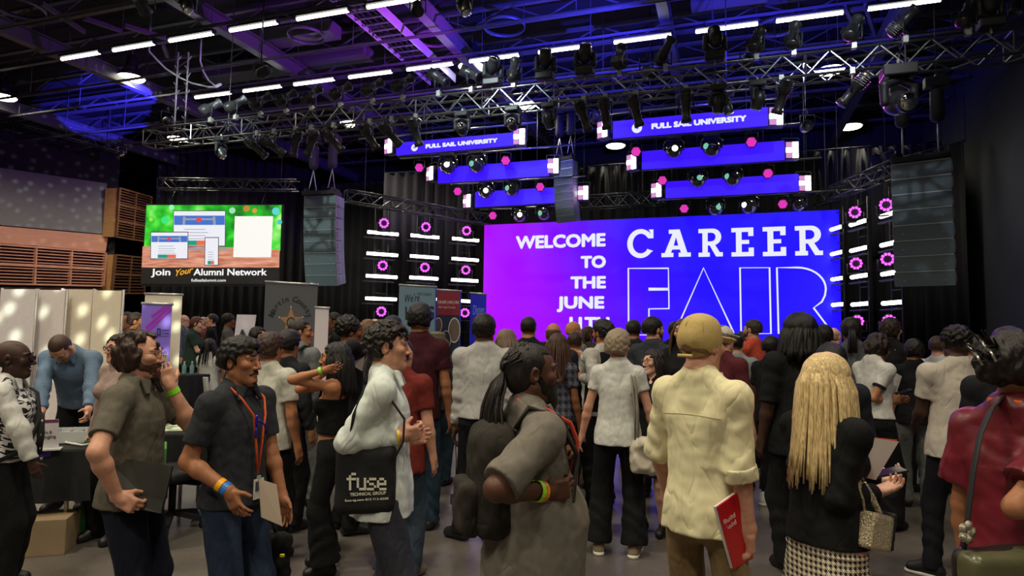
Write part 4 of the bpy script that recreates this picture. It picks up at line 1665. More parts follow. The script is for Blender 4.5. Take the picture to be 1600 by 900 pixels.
for w, x0, y0, x1, ytop in (('WELCOME', 807, 388, 945, 369), ('TO', 908, 418, 945, 400), ('THE', 892, 450, 945, 432), ('JUNE', 873, 481, 945, 463), ('11TH', 885, 513, 945, 495)):
    a, b = suv(x0, y0), suv(x1, y0-2)
    h = suv(x0, ytop)[1]-a[1]
    text_mesh('lettering', w, h*1.37, MT(a[0], a[1]), SCRW, scr, 0.002, 0.0, width=b[0]-a[0], fat=0.026)


def arc(cx, cy, rx, ry, a0, a1, n=14):
    return [(cx+rx*math.cos(math.radians(a0+(a1-a0)*i/n)), cy+ry*math.sin(math.radians(a0+(a1-a0)*i/n))) for i in range(n+1)]


# slab letters on a unit square (width w, height 1)
S_, T_ = 0.19, 0.15
LET = {}
LET['E'] = [[(0, 0), (.78, 0), (.78, .30), (.60, .30), (.60, T_), (.36, T_), (.36, .43), (.62, .43), (.62, .57), (.36, .57), (.36, 1-T_), (.59, 1-T_), (.59, .70), (.77, .70), (.77, 1), (0, 1), (0, 1-T_), (.16, 1-T_), (.16, T_), (0, T_)]]
LET['A'] = [[(0, 0), (.42, 0), (.42, T_), (.335, T_), (.375, .27), (.64, .27), (.68, T_), (.60, T_), (.60, 0), (1.02, 0), (1.02, T_), (.90, T_), (.64, 1), (.26, 1), (.26, 1-T_), (.39, 1-T_), (.115, T_), (0, T_)],
            ]
LET['R'] = [[(0, 0), (.40, 0), (.40, T_), (.33, T_), (.33, .40), (.40, .40), (.62, 0), (.86, 0), (.86, T_), (.75, T_), (.585, .43)] + arc(.50, .70, .31, .30, -72, 90, 10)+[(0, 1), (0, 1-T_), (.14, 1-T_), (.14, T_), (0, T_)]]
LET['C'] = [arc(.47, .5, .47, .53, 38, 322, 26)[::1] + [(.91, .22), (.70, .30)] + arc(.48, .5, .285, .36, 318, 42, 22) + [(.74, .68), (.92, .68), (.92, 1.0), (.76, 1.0)]]
HOLE = {'A': [(.43, .41), (.59, .41), (.51, .72)], 'R': [(.33, .54)]+arc(.46, .70, .15, .155, -90, 90, 8)+[(.33, .855)]}


def tri_prism(mb, outer, hole, M, depth):
    """polygon with an optional hole, triangulated through bmesh, extruded"""
    bm = bmesh.new()
    edges = []
    for lp in [outer]+([hole] if hole else []):
        vv = [bm.verts.new((x, y, 0)) for x, y in lp]
        edges += [bm.edges.new((vv[i], vv[(i+1) % len(vv)])) for i in range(len(vv))]
    bmesh.ops.triangle_fill(bm, use_beauty=True, use_dissolve=False, edges=edges)
    bm.verts.index_update()
    A, t = M[:3, :3], M[:3, 3]
    up = [A @ np.array((v.co.x, v.co.y, depth))+t for v in bm.verts]
    fs = [tuple(v.index for v in f.verts) for f in bm.faces]
    nrm = [f.normal.z for f in bm.faces]
    fs = [f if nz > 0 else f[::-1] for f, nz in zip(fs, nrm)]
    mb.add(up, fs)
    bm.free()


def letter(ch, x, z, w, h, parent, mat):
    mb = MB()
    sc = np.diag((w, h, 1.0, 1.0))
    M = MT(x, z) @ sc
    tri_prism(mb, LET[ch][0], HOLE.get(ch), M, 0.003)
    return mb.build('lettering', mat, parent)


for chh, xa, xb, yt, yb in (('C', 980, 1021, 360, 402.5), ('A', 1033.5, 1079.5, 359.5, 402), ('R', 1091.5, 1129.5, 358, 401.5), ('E', 1143, 1178, 356.5, 401), ('E', 1192, 1228.5, 355, 400.5), ('R', 1242.5, 1286, 353.5, 399.5)):
    a, b = suv(xa, yb), suv(xb, yb-0.8)
    t = suv(xa, yt)
    ww = max(x for x, _ in LET[chh][0])
    letter(chh, a[0], a[1], (b[0]-a[0])/ww, t[1]-a[1], scr, SCRW)
# outlined FAIR
def line_letter(pts, closed=True):
    q = [suv(*p) for p in pts]
    mb = MB()
    mb.tube([(u, -0.006, v) for u, v in q], 0.026, 6, closed=closed, flat=(1, 1))
    mb.build('outline_letter', SCRW, scr)


zs = 360/1600.0
Z = lambda x, y: (960+x*zs, 340+y*zs)
line_letter([Z(97, 353), Z(375, 352), Z(377, 492), Z(238, 492), Z(238, 502), Z(378, 502), Z(379, 632), Z(240, 634), Z(241, 815), Z(99, 815)])
line_letter([Z(619, 350), Z(829, 800), Z(700, 806), Z(560, 808), Z(415, 812)])
line_letter([Z(872, 349), Z(1077, 348), Z(1087, 805), Z(880, 808)])
line_letter([Z(1128, 348), Z(1270, 347)]+[Z(1270+198*math.sin(math.radians(a)), 497-150*math.cos(math.radians(a))) for a in range(10, 95, 10)]+[Z(1462, 540), Z(1440, 585), Z(1383, 627), Z(1520, 808), Z(1370, 808), Z(1290, 690), Z(1290, 808), Z(1140, 805)])
# light that the screen throws into the hall comes from its picture

# ------------------------------------------------------------------ header screens and what hangs with them
BLUE = emit('header_blue', srgb(58, 14, 250), 1.0)
MAG = emit('magenta_cells', (1.0, 0.05, 0.62), 2.2)
MAGRING = emit('magenta_ring', (0.85, 0.06, 0.95), 3.5)
BLIND = emit('blinder_cells', (1.0, 0.86, 0.86), 9.0)
BLIND2 = emit('blinder_cells_dim', (0.85, 0.35, 0.75), 0.8)
CHROME = plain('black_glass_shell', (0.02, 0.02, 0.025), 0.06, 0.0, spec=0.9, coat=1.0)
SHINY = plain('mirror_lens', (0.75, 0.78, 0.8), 0.05, 1.0)


def header(p00, p10, p11, p01, Y, label, txt=None):
    a, b = hitY(*p00, Y), hitY(*p11, Y)
    x0, x1, z1, z0 = a[0], b[0], (a[2]+hitY(*p10, Y)[2])/2, (b[2]+hitY(*p01, Y)[2])/2
    g = empty('header_screen', (x0, Y, z0), 0, label, 'screen')
    W, H = x1-x0, z1-z0
    MB().box((W/2, 0, H/2), (W, 0.05, H)).build('picture', BLUE, g)
    MB().box((W/2, 0.07, H/2), (W+0.03, 0.09, H+0.03)).build('cabinet', BLACK, g)
    for fx in (0.25, 0.75):
        MB().tube([(W*fx, 0.07, H), (W*fx, 0.07, 9.49-z0)], 0.012, 6).build('hanging_rod', DARKMETAL, g)
    if txt:
        text_mesh('lettering', 'FULL SAIL UNIVERSITY', H*0.40, MT(W*0.262, H*0.36, -0.03), SCRW, g, 0.002, 0.0, width=W*0.60, fat=0.013)
        mb = MB()
        mb.lathe([(0.001, 0.0), (H*0.29, 0.0), (H*0.29, 0.004), (0.001, 0.004)], 24, MT(W*0.165, H*0.48, -0.027))
        mb.build('round_logo', SCRW, g)
        bird = MB()
        r = H*0.21
        for o in ([(-1.0, .75), (-.25, .02), (-.75, -.30), (-.05, -.22), (.25, -.62), (.38, -.18), (.85, -.30), (.45, .10), (1.05, .72), (.15, .22)],):
            tri_prism(bird, [(x*r*0.8, y*r*0.7) for x, y in o], None, MT(W*0.165, H*0.48, -0.034), 0.002)
        bird.build('logo_bird', BLUE, g)
    return g


header((620, 224), (803, 207), (803, 227), (621, 243), 15.0, 'upper header screen of the left stack with white university lettering', True)
header((685, 264), (857, 248), (858, 275), (686, 286), 16.6, 'plain blue middle header screen of the left stack')
header((743, 300), (868, 293), (870, 317), (744, 323.5), 18.0, 'plain blue lowest header screen of the left stack')
header((958, 190), (1199, 168), (1200, 196), (958, 217), 15.0, 'upper header screen of the right stack with white university lettering', True)
header((1003, 237), (1225, 220), (1226, 250), (1003, 265), 16.6, 'plain blue middle header screen of the right stack')
header((1040, 284), (1247, 272), (1248, 299), (1041, 310), 18.0, 'plain blue lowest header screen of the right stack')
battens = {}
for Y, zt, x0, x1, lab in ((14.7, 6.86, -9.4, -4.4, 'left upper'), (16.3, 6.72, -9.0, -3.9, 'left middle'), (17.7, 6.22, -8.0, -3.8, 'left lowest'), (18.6, 5.58, -7.4, -4.6, 'left bottom'),
                           (14.7, 6.90, -2.9, 1.5, 'right upper'), (16.3, 6.78, -2.6, 1.7, 'right middle'), (17.7, 6.28, -2.2, 2.3, 'right lowest'), (18.6, 5.60, -1.9, 3.2, 'right bottom')):
    g = empty('light_batten', ((x0+x1)/2, Y, zt), 0, 'black pipe carrying lights, %s row between the header screens' % lab, 'batten')
    MB().tube([(-(x1-x0)/2, 0, 0), ((x1-x0)/2, 0, 0)], 0.025, 8).build('pipe', STEEL, g)
    for fx in (-0.42, 0.42):
        MB().tube([((x1-x0)*fx, 0, 0), ((x1-x0)*fx, 0, 9.49-zt)], 0.006, 5).build('cable', DARKMETAL, g)
    battens[(Y, x0 < -3)] = zt


def par_can(px, py, Y, zt, label, r=0.10):
    p = hitY(px, py, Y)
    f = unit(CP-p+np.array((0, 0, -1.2)))
    g = empty('wash_light', tuple(p), 0, label, 'stage light')
    x = unit(np.cross((0, 0, 1), f))
    M = frame((0, 0, 0), x, np.cross(f, x))
    MB().lathe([(r*0.4, -0.26), (r*0.9, -0.22), (r*1.15, -0.05), (r*1.18, 0.0), (r*1.05, 0.005), (r*1.0, -0.02), (0.01, -0.02)], 18, M).build('can', DARKMETAL, g)
    mb = MB()
    for i in range(-3, 4):
        for j in range(-3, 4):
            u, v = (i+0.5*(j % 2))*0.31, j*0.27
            if math.hypot(u, v) < 0.95:
                c = M[:3, :3] @ np.array((u*r, v*r, 0.0))
                mb.box(c, (0.15*r, 0.17*r, 0.02), M[:3, :3])
    mb.build('lens_cells', MAG, g)
    yk = MB()
    yk.tube([x*r*1.25, x*r*1.25+np.array((0, 0, r*1.9)), np.array((0, 0, r*1.9)), -x*r*1.25+np.array((0, 0, r*1.9)), -x*r*1.25], 0.014, 6)
    yk.tube([(0, 0, r*1.9), (0, 0, max(r*2.2, zt-p[2]))], 0.016, 6)
    yk.build('yoke', DARKMETAL, g)
    return g


def ball_head(px, py, Y, zt, label, rp, lens):
    p = hitY(px, py, Y)
    d = (p-CP) @ FW
    r = rp*d/FPX
    g = empty('moving_light', tuple(p), 0, label, 'stage light')
    MB().lathe([(r*math.sin(a), -r*math.cos(a)) for a in np.linspace(0.02, math.pi-0.02, 14)], 22).build('head', CHROME, g)
    f = unit(CP-p)
    x = unit(np.cross((0, 0, 1), f))
    y = np.cross(f, x)
    c = unit(f*0.8+x*lens[0]+y*lens[1])
    x2 = unit(np.cross((0, 0, 1), c))
    M = frame(c*r*0.86, x2, np.cross(c, x2))
    MB().lathe([(0.01, r*0.22), (r*0.30, r*0.16), (r*0.36, r*0.05), (r*0.36, -0.02), (0.01, -0.02)][::-1], 18, M).build('lens', lens[2], g)
    yk = MB()
    for sd in (-1, 1):
        pass
    hp_ = [x*sd*k+np.array((0, 0, z_)) for sd, k, z_ in ((-1, r*1.08, -0.1*r), (-1, r*1.12, r*0.8), (-1, r*0.7, r*1.27), (1, r*0.7, r*1.27), (1, r*1.12, r*0.8), (1, r*1.08, -0.1*r))]
    yk.tube(hp_, r*0.12, 8)
    yk.build('yoke_arm', CHROME, g)
    MB().box((0, 0, r*1.38), (r*1.7, r*1.5, r*0.35)).tube([(0, 0, r*1.5), (0, 0, max(r*1.7, zt-p[2]))], 0.02, 6).build('base', DARKMETAL, g)
    return g


def blinder(px, py, Y, label, turn=0.0, dim=True):
    p = hitY(px, py, Y)
    g = empty('blinder_light', tuple(p), 0, label, 'stage light')
    R = Rz(turn)
    MB().box(R @ np.array((0, 0.13, 0)), (0.34, 0.22, 0.44), R).build('housing', DARKMETAL, g)
    for i in range(2):
        for j in range(3):
            c = R @ np.array((-0.075+0.15*i, 0.01, -0.135+0.135*j))
            MB().box(c, (0.13, 0.03, 0.115), R).build('lamp_cell', BLIND if (i == 1 or j == 1) or not dim else BLIND2, g)
    mb = MB()
    for sd in (-1, 1):
        mb.bar(R @ np.array((sd*0.19, 0.13, -0.1)), R @ np.array((sd*0.19, 0.13, 0.33)), 0.02)
    mb.bar(R @ np.array((-0.19, 0.13, 0.33)), R @ np.array((0.19, 0.13, 0.33)), 0.02)
    mb.tube([(0, 0.13, 0.33), (0, 0.13, 9.49-p[2])], 0.008, 5)
    mb.build('bracket', DARKMETAL, g)


GREENLENS = emit('greenish_lens', (0.25, 0.75, 0.55), 0.7)
WHITELENS = emit('white_lens', (0.95, 1.0, 0.9), 2.2)
ROWY = {1: 14.7, 2: 16.3, 3: 17.7, 4: 18.6}
rown = {1: 'upper', 2: 'middle', 3: 'lowest', 4: 'bottom'}
for (px, py, r, side) in ((993.7, 237, 2, 'right'), (1174, 222, 2, 'right'), (1035, 282, 3, 'right'), (1200, 271, 3, 'right'), (1069, 326, 4, 'right'), (1223, 319, 4, 'right'),
                          (655, 262, 2, 'left'), (790, 251, 2, 'left'), (715, 299, 3, 'left'), (844, 292, 3, 'left'), (770, 337, 4, 'left')):
    Y = ROWY[r]
    par_can(px, py, Y, battens[(Y, side == 'left')], 'magenta wash light in %s row of the %s header stack, %s' % (rown[r], side, 'right-hand one' if px in (1174, 1200, 1223, 790, 844) else 'left-hand one'), 0.115)
for (px, py, rp, r, side, lens, w) in ((1053, 234, 13.5, 2, 'right', (0.1, 0.15, WHITELENS), 'first'), (1112, 231, 14, 2, 'right', (-0.75, 0.3, GREENLENS), 'second'), (1090.5, 281, 12.5, 3, 'right', (0.2, 0.25, GREENLENS), 'first'),
                                       (1144.6, 278, 13, 3, 'right', (-0.8, 0.3, GREENLENS), 'second'), (1118, 325, 12, 4, 'right', (0.35, 0.1, GREENLENS), 'first'), (1170, 322, 12.5, 4, 'right', (-0.6, 0.2, WHITELENS), 'second'), (1248, 320, 10, 4, 'right', (0.3, -0.5, CHROME), 'third'),
                                       (700, 260, 12.5, 2, 'left', (-0.15, 0.2, WHITELENS), 'first'), (744.6, 257, 13, 2, 'left', (-0.7, 0.1, GREENLENS), 'second'), (759, 299, 11.5, 3, 'left', (0.0, 0.1, WHITELENS), 'first'), (800, 295, 12, 3, 'left', (-0.75, 0.1, GREENLENS), 'second'),
                                       (812, 336, 11, 4, 'left', (0, 0.05, WHITELENS), 'first'), (850, 333, 11, 4, 'left', (-0.6, 0, GREENLENS), 'second')):
    Y = ROWY[r]
    ball_head(px, py, Y, battens[(Y, side == 'left')], 'shiny black round-headed light, %s in the %s row of the %s header stack' % (w, rown[r], side), rp, lens)
for (px, py, Y, lab, tn) in ((940.6, 202, 15.0, 'inner end of the right upper header screen', -0.5), (1213, 181, 15.0, 'outer end of the right upper header screen', 0.2), (986, 253, 16.6, 'inner end of the right middle header screen', -0.5), (1238, 234, 16.6, 'outer end of the right middle header screen', 0.2),
                             (1025, 297, 18.0, 'inner end of the right lowest header screen', -0.3), (1258, 286, 18.0, 'outer end of the right lowest header screen', 0.2), (606, 228, 15.0, 'outer end of the left upper header screen', -0.4), (811, 213, 15.0, 'inner end of the left upper header screen', 0.2),
                             (671, 271, 16.6, 'outer end of the left middle header screen', -0.5), (864, 259, 16.6, 'inner end of the left middle header screen', 0.2), (729, 314, 18.0, 'outer end of the left lowest header screen', -0.4), (911, 301, 18.0, 'right-hand side of the small middle speaker stack', 0.1)):
    blinder(px, py, Y, 'blinding white cell light at the %s' % lab, tn)

# ------------------------------------------------------------------ light towers beside the screen
LEDBAR = emit('led_bar_glow', (1.0, 0.99, 0.94), 8.0)


def light_tower(px, d, bars, rings, dirv, label, L=0.9, top=330):
    base = P(px, hor(px), d)
    zb = 1.0 if abs(base[0]+2.5) < 5.8 and 17.7 < base[1] < 21.7 else 0.0
    o = np.array((base[0], base[1], zb))
    g = empty('light_tower', tuple(o), 0, label, 'light tower')
    ztop = P(px, top, d)[2]-zb
    u = unit(np.array((dirv[0], dirv[1], 0)))
    nrm = np.array((u[1], -u[0], 0))
    if nrm @ (CP-o) < 0:
        nrm = -nrm
    for sd in (-1, 1):
        MB().tube([u*sd*0.2, u*sd*0.2+np.array((0, 0, ztop))], 0.022, 8).build('post', DARKMETAL, g)
    k = 0.3
    while k < ztop:
        MB().tube([-u*0.2+np.array((0, 0, k)), u*0.2+np.array((0, 0, k))], 0.014, 6).build('rung', DARKMETAL, g)
        k += 0.42
    for sd in (-1, 1):
        MB().tube([u*0.2*sd+np.array((0, 0, 0.02)), u*0.2*sd+nrm*0.35+np.array((0, 0, 0.02))], 0.02, 6).build('foot', DARKMETAL, g)
    for y in bars:
        z = P(px, y, d)[2]-zb
        c = nrm*0.13+np.array((0, 0, z))
        b = MB().box(c-nrm*0.045, (L*1.02, 0.07, 0.10), np.stack([u, nrm, (0, 0, 1)], 1)).build('led_bar', DARKMETAL, g)
        MB().tube([c-u*L/2, c+u*L/2], 0.048, 10).build('glow_strip', LEDBAR, b)
        MB().box(c-nrm*0.02+np.array((0, 0, -0.15))-u*0.09, (L*1.0, 0.10, 0.035), np.stack([u, nrm, (0, 0, 1)], 1)).build('shelf', plain('grey_shelf', (0.10, 0.09, 0.11), 0.5), b)
    for y in rings:
        z = P(px, y, d)[2]-zb
        c = nrm*0.20+np.array((0, 0, z))
        f = unit(CP-(o+c))
        x = unit(np.cross((0, 0, 1), f))
        M = frame(c, x, np.cross(f, x))
        hd = MB().lathe([(0.10, -0.24), (0.15, -0.20), (0.165, -0.02), (0.165, 0.0), (0.03, 0.0)], 18, M).build('moving_head', DARKMETAL, g)
        mb = MB()
        for q in range(10):
            a = 2*math.pi*q/10
            cc = c+x*0.115*math.cos(a)+np.cross(f, x)*0.115*math.sin(a)+f*0.01
            mb.tube([cc, cc+f*0.02], 0.032, 8)
        mb.build('ring_cells', MAGRING, hd)
        mb = MB()
        mb.tube([c+x*0.2, c+x*0.2+np.array((0, 0, -0.25)), c-x*0.2+np.array((0, 0, -0.25)), c-x*0.2], 0.025, 6)
        mb.build('yoke', DARKMETAL, hd)
    return g


dl = P(658, 0, 19.6)-P(590, 0, 18.9)
dl = 0.88*np.array((RT[0], RT[1], 0))+0.45*np.array((FW[0], FW[1], 0))
light_tower(592, 18.8, (363.5, 397, 432, 467), (348, 415, 487), dl, 'tower of white light bars farthest from the screen on its left', 0.92, 318)
light_tower(658, 19.5, (368.5, 401, 434.5, 467), (354, 418, 484), dl, 'middle tower of white light bars left of the screen', 0.90, 328)
light_tower(722, 20.2, (373.5, 405, 438, 470.5), (360, 422, 489), dl, 'tower of white light bars next to the screen\'s purple edge', 0.90, 342)
dr = P(1403, 0, 14.5)-P(1315, 0, 16.95)
light_tower(1315, 16.95, (355.5, 395, 435.5, 476), (), dr, 'tower of white light bars touching the screen\'s blue edge', 0.68, 322)
light_tower(1353, 15.75, (346, 388, 431, 475), (329, 411, 502), dr, 'middle tower of white light bars right of the screen', 0.68, 306)
light_tower(1404, 14.5, (332, 379, 426, 473), (317, 404, 502), dr, 'tower of white light bars partly behind the big speaker stack', 0.68, 285)

# ------------------------------------------------------------------ hanging speaker stacks
CAB = plain('speaker_grille_paint', (0.16, 0.22, 0.245), 0.55, 0, 0.1, 60)
CABSIDE = plain('speaker_side', (0.22, 0.20, 0.24), 0.45)
EDGE = plain('speaker_edge', (0.62, 0.68, 0.70), 0.3, 0.3)  # pale colour stands in for cabinet edge highlights; screws share it


def line_array(px, py, d, n, w, h, dep, yaw, label, curve=1.6, start=0.0):
    """column of cabinets; px, py is the middle of the rigging frame, yaw turns the fronts (0 = towards the camera)"""
    p = P(px, py, d)
    tc = unit(np.array((CP[0]-p[0], CP[1]-p[1], 0)))
    f = Rz(yaw) @ tc
    x = np.cross((0, 0, 1), f)                      # to the stack's own left seen from behind = viewer's right
    g = empty('speaker_stack', tuple(p), 0, label, 'loudspeaker')
    rig = MB()
    R0_ = np.stack([x, f, (0, 0, 1)], 1)
    rig.box(f*-0.1, (w*1.0, dep*0.9, 0.10), R0_)
    for sd in (-1, 1):
        rig.box(x*sd*w*0.42+f*-0.1+np.array((0, 0, 0.08)), (0.05, dep*0.8, 0.10), R0_)
    rig.build('rigging_frame', BLACK, g)
    z = -0.06
    off = np.zeros(3)
    ang = start
    for i in range(n):
        ang += rad(curve)*(0.4+1.2*i/n)
        fd = math.cos(ang)*f-math.sin(ang)*np.array((0, 0, 1.0))
        ud = np.cross(fd, x)*-1
        if ud[2] < 0:
            ud = -ud
        Rm = np.stack([x, fd, ud], 1)
        c = off+np.array((0, 0, z))-ud*h/2
        cab = MB()
        hh_ = h*0.985
        fr = [c+x*sx*w/2+ud*sz*hh_/2 for sx, sz in ((-1, -1), (1, -1), (1, 1), (-1, 1))]
        bk = [c-fd*dep+x*sx*w/2*0.96+ud*sz*hh_/2*0.97 for sx, sz in ((-1, -1), (1, -1), (1, 1), (-1, 1))]
        cab.hexa(bk, fr)
        co = cab.build('cabinet', CAB, g, bevel=0.008)
        MB().box(c+ud*(hh_/2-0.010)+fd*0.004, (w*0.985, 0.022, 0.020), Rm).build('edge_strip', EDGE, co)  # painted highlight along the cabinet's upper front edge
        for sd in (-1, 1):
            sp_ = MB()
            sp_.box(c+x*sd*(w/2+0.004)-fd*dep*0.28, (0.012, dep*0.5, hh_*0.86), Rm)
            sp_.box(c+x*sd*(w/2+0.014)-fd*dep*0.3, (0.014, dep*0.22, hh_*0.45), Rm)
            sp_.build('side_plate', CABSIDE, co)
        mb = MB()
        for sd in (-1, 1):
            mb.lathe([(0.012, 0), (0.012, 0.008), (0.001, 0.009)], 8, frame(c+x*sd*w*0.34-ud*hh_*0.12+fd*0.0, x, ud))
        mb.build('grille_screw', EDGE, co)
        off = off-ud*h-np.array((0, 0, 0))
        off = off+fd*0.0
    for sd in (-1, 1):
        b = x*sd*w*0.3+f*-0.1+np.array((0, 0, 0.12))
        mb = MB()
        mb.tube([b+f*0.18, b+np.array((0, 0, 0.55))], 0.012, 6).tube([b-f*0.18, b+np.array((0, 0, 0.55))], 0.012, 6)
        mb.build('bridle', PALESTEEL, g)
        q = empty('chain_hoist', tuple(p+b+np.array((0, 0, 0.56))), 0, 'black chain hoist, %s one above the %s speaker stack' % ('right-hand' if (x*sd) @ RT > 0 else 'left-hand', 'small middle' if 'small' in label else 'tall right' if 'right of' in label else 'tall left'), 'hoist')
        MB().lathe([(0.03, 0.0), (0.10, 0.04), (0.13, 0.12), (0.12, 0.62), (0.09, 0.66), (0.02, 0.68)], 14).build('chain_bag', BLACK, q)
        MB().box((0, 0, 0.80), (0.42, 0.22, 0.2)).box((0.05, 0, 0.93), (0.16, 0.16, 0.08)).build('motor', DARKMETAL, q, bevel=0.02)
        MB().tube([(0, 0, 0.9), (0, 0, 9.49-(p+b)[2]-0.56)], 0.012, 6).build('chain', DARKMETAL, q)
    return g


line_array(1438, 247, 12.5, 8, 0.99, 0.306, 0.5, rad(-3), 'tall dark speaker stack hanging right of the stage', 1.0)
line_array(500, 302, 17.2, 8, 0.95, 0.305, 0.5, rad(-32), 'tall dark speaker stack hanging left of the light towers', 1.7)
line_array(880, 248, 18.6, 8, 0.62, 0.225, 0.34, rad(-30), 'small dark speaker stack hanging above the screen middle', 1.9)

# ------------------------------------------------------------------ lights on the front truss
GREYCAN = plain('light_can_grey', (0.045, 0.045, 0.05), 0.35, 0.4)


def leko(px, py, kind, aim, label, L=0.55, r=0.10):
    """spotlight with yoke and clamp. kind: 'under' or 'over' the truss"""
    zt = 5.80 if kind == 'under' else 6.20
    p = hitZ(px, py, zt-0.45 if kind == 'under' else zt+0.42)
    k = (zt-0.45-CAM_Z if kind == 'under' else zt+0.42-CAM_Z)
    p = CP+DIR(px, py)*(10.75/DIR(px, py)[1])
    p[2] = min(p[2], 5.48) if kind == 'under' else max(p[2], 6.50)
    g = empty('spotlight', tuple(p), 0, label, 'stage light')
    f = unit(np.array(aim, float))
    x = unit(np.cross((0, 0, 1), f))
    M = frame((0, 0, 0), x, np.cross(f, x))
    MB().lathe([(r*0.5, -L*0.55), (r*0.95, -L*0.5), (r*1.05, -L*0.15), (r*0.80, -L*0.12), (r*0.72, L*0.30), (r*0.95, L*0.34), (r*0.95, L*0.45), (r*0.75, L*0.45), (0.01, L*0.40)], 16, M).build('barrel', GREYCAN, g)
    mb = MB()
    for q in range(5):
        c = -f*L*(0.46-0.06*q)
        mb.box(c, (r*2.0, r*2.0, 0.012), M[:3, :3])
    mb.build('cooling_fins', GREYCAN, g)
    s = 1 if kind == 'under' else -1
    yk = MB()
    yk.tube([x*r*1.25, x*r*1.25+np.array((0, 0, s*r*2.2)), -x*r*1.25+np.array((0, 0, s*r*2.2)), -x*r*1.25], 0.016, 6)
    yk.build('yoke', DARKMETAL, g)
    end = zt-p[2]
    MB().tube([(0, 0, s*r*2.2), (0, 0, end if abs(end) > r*2.3 else s*r*2.5)], 0.022, 6).box((0, 0, end if abs(end) > r*2.3 else s*r*2.5), (0.07, 0.09, 0.10)).build('clamp', PALESTEEL, g)
    return g


def head(px, py, kind, aim, label, sc=1.0, Y=10.75):
    zt = 5.80 if kind == 'under' else 6.20
    p = CP+DIR(px, py)*(Y/DIR(px, py)[1])
    if Y == 10.75:
        p[2] = min(p[2], 5.80-0.42*sc) if kind == 'under' else max(p[2], 6.20+0.44*sc)
    else:
        zt = 9.49
    g = empty('moving_light', tuple(p), 0, label, 'stage light')
    f = unit(np.array(aim, float))
    x = unit(np.cross((0, 0, 1), f))
    y = np.cross(f, x)
    M = frame((0, 0, 0), x, y)
    K = Blob()
    K.ell(-f*0.02*sc, (0.135*sc, 0.135*sc, 0.19*sc), M[:3, :3])
    K.cone(f*0.0, f*0.17*sc, 0.10*sc, 0.115*sc, clip=(0, 1))
    V, Q = K.mesh(0.014)
    raw_mesh('head', V, Q, GREYCAN, g)
    MB().lathe([(0.10*sc, 0.165*sc), (0.09*sc, 0.185*sc), (0.01, 0.20*sc)], 16, M).build('lens', SHINY, g)
    s = 1 if kind == 'under' else -1
    yk = Blob()
    for sd in (-1, 1):
        yk.cone(x*sd*0.165*sc, x*sd*0.165*sc+np.array((0, 0, s*0.20*sc)), 0.045*sc, 0.05*sc)
        yk.cone(x*sd*0.165*sc+np.array((0, 0, s*0.20*sc)), np.array((0, 0, s*0.27*sc)), 0.05*sc, 0.05*sc)
    V, Q = yk.mesh(0.016)
    raw_mesh('yoke_arm', V, Q, DARKMETAL, g)
    end = zt-p[2]
    MB().box((0, 0, s*0.35*sc), (0.34*sc, 0.26*sc, 0.13*sc)).build('base', DARKMETAL, g, bevel=0.02)
    MB().tube([(0, 0, s*0.40*sc), (0, 0, end if abs(end) > 0.45*sc else s*0.5*sc)], 0.02 if Y == 10.75 else 0.012, 6).build('clamp', PALESTEEL if Y == 10.75 else BLACK, g)
    return g


R_, U_, F_ = RT, UP, FW
vw = lambda a, b, c: a*R_+b*U_+c*F_
under = [(345, 226, 'm', (0.5, -0.7, -0.2)), (402, 226, 'l', (0.6, -0.6, 0.2)), (428, 224, 'l', (0.6, -0.5, 0.3)), (462, 222, 'l', (-0.3, -0.9, 0.3)), (486, 226, 'l', (-0.4, -0.8, 0.3)), (521, 218, 'l', (0.6, -0.7, 0.3)), (578, 205, 'l', (0.45, -0.8, 0.3)),
         (612, 198, 'l', (0.6, -0.7, 0.4)), (650, 188, 'l', (0.25, -0.9, 0.3)), (722, 190, 'm', (-0.1, 0.3, -0.9)), (801, 186, 'm', (-0.2, 0.2, -0.9)), (858, 176, 'm', (0.25, -0.9, 0.2)), (912, 178, 'l', (0.35, -0.9, 0.2)), (946, 176, 'l', (0.15, -0.95, 0.2)),
         (994, 172, 'l', (0.3, -0.95, 0.2)), (1072, 164, 'l', (0.05, -1, 0.1)), (1122, 148, 'm', (0.0, -1, 0.1)), (1184, 152, 'm', (-0.2, -0.9, 0.2)), (1221, 138, 'l', (-0.2, -0.9, 0.3)), (1332, 132, 'l', (-0.6, -0.75, 0.3)), (1404, 127, 'M', (0.0, -0.2, -1))]
for i, (x, y, k, a) in enumerate(under):
    lab = 'black spotlight hung under the front truss, %s from its left end' % ordn(i)
    if k == 'l':
        leko(x, y, 'under', vw(*a), lab, 0.56, 0.095)
    else:
        head(x, y, 'under', vw(*a), lab, 1.35 if k == 'M' else 0.78)
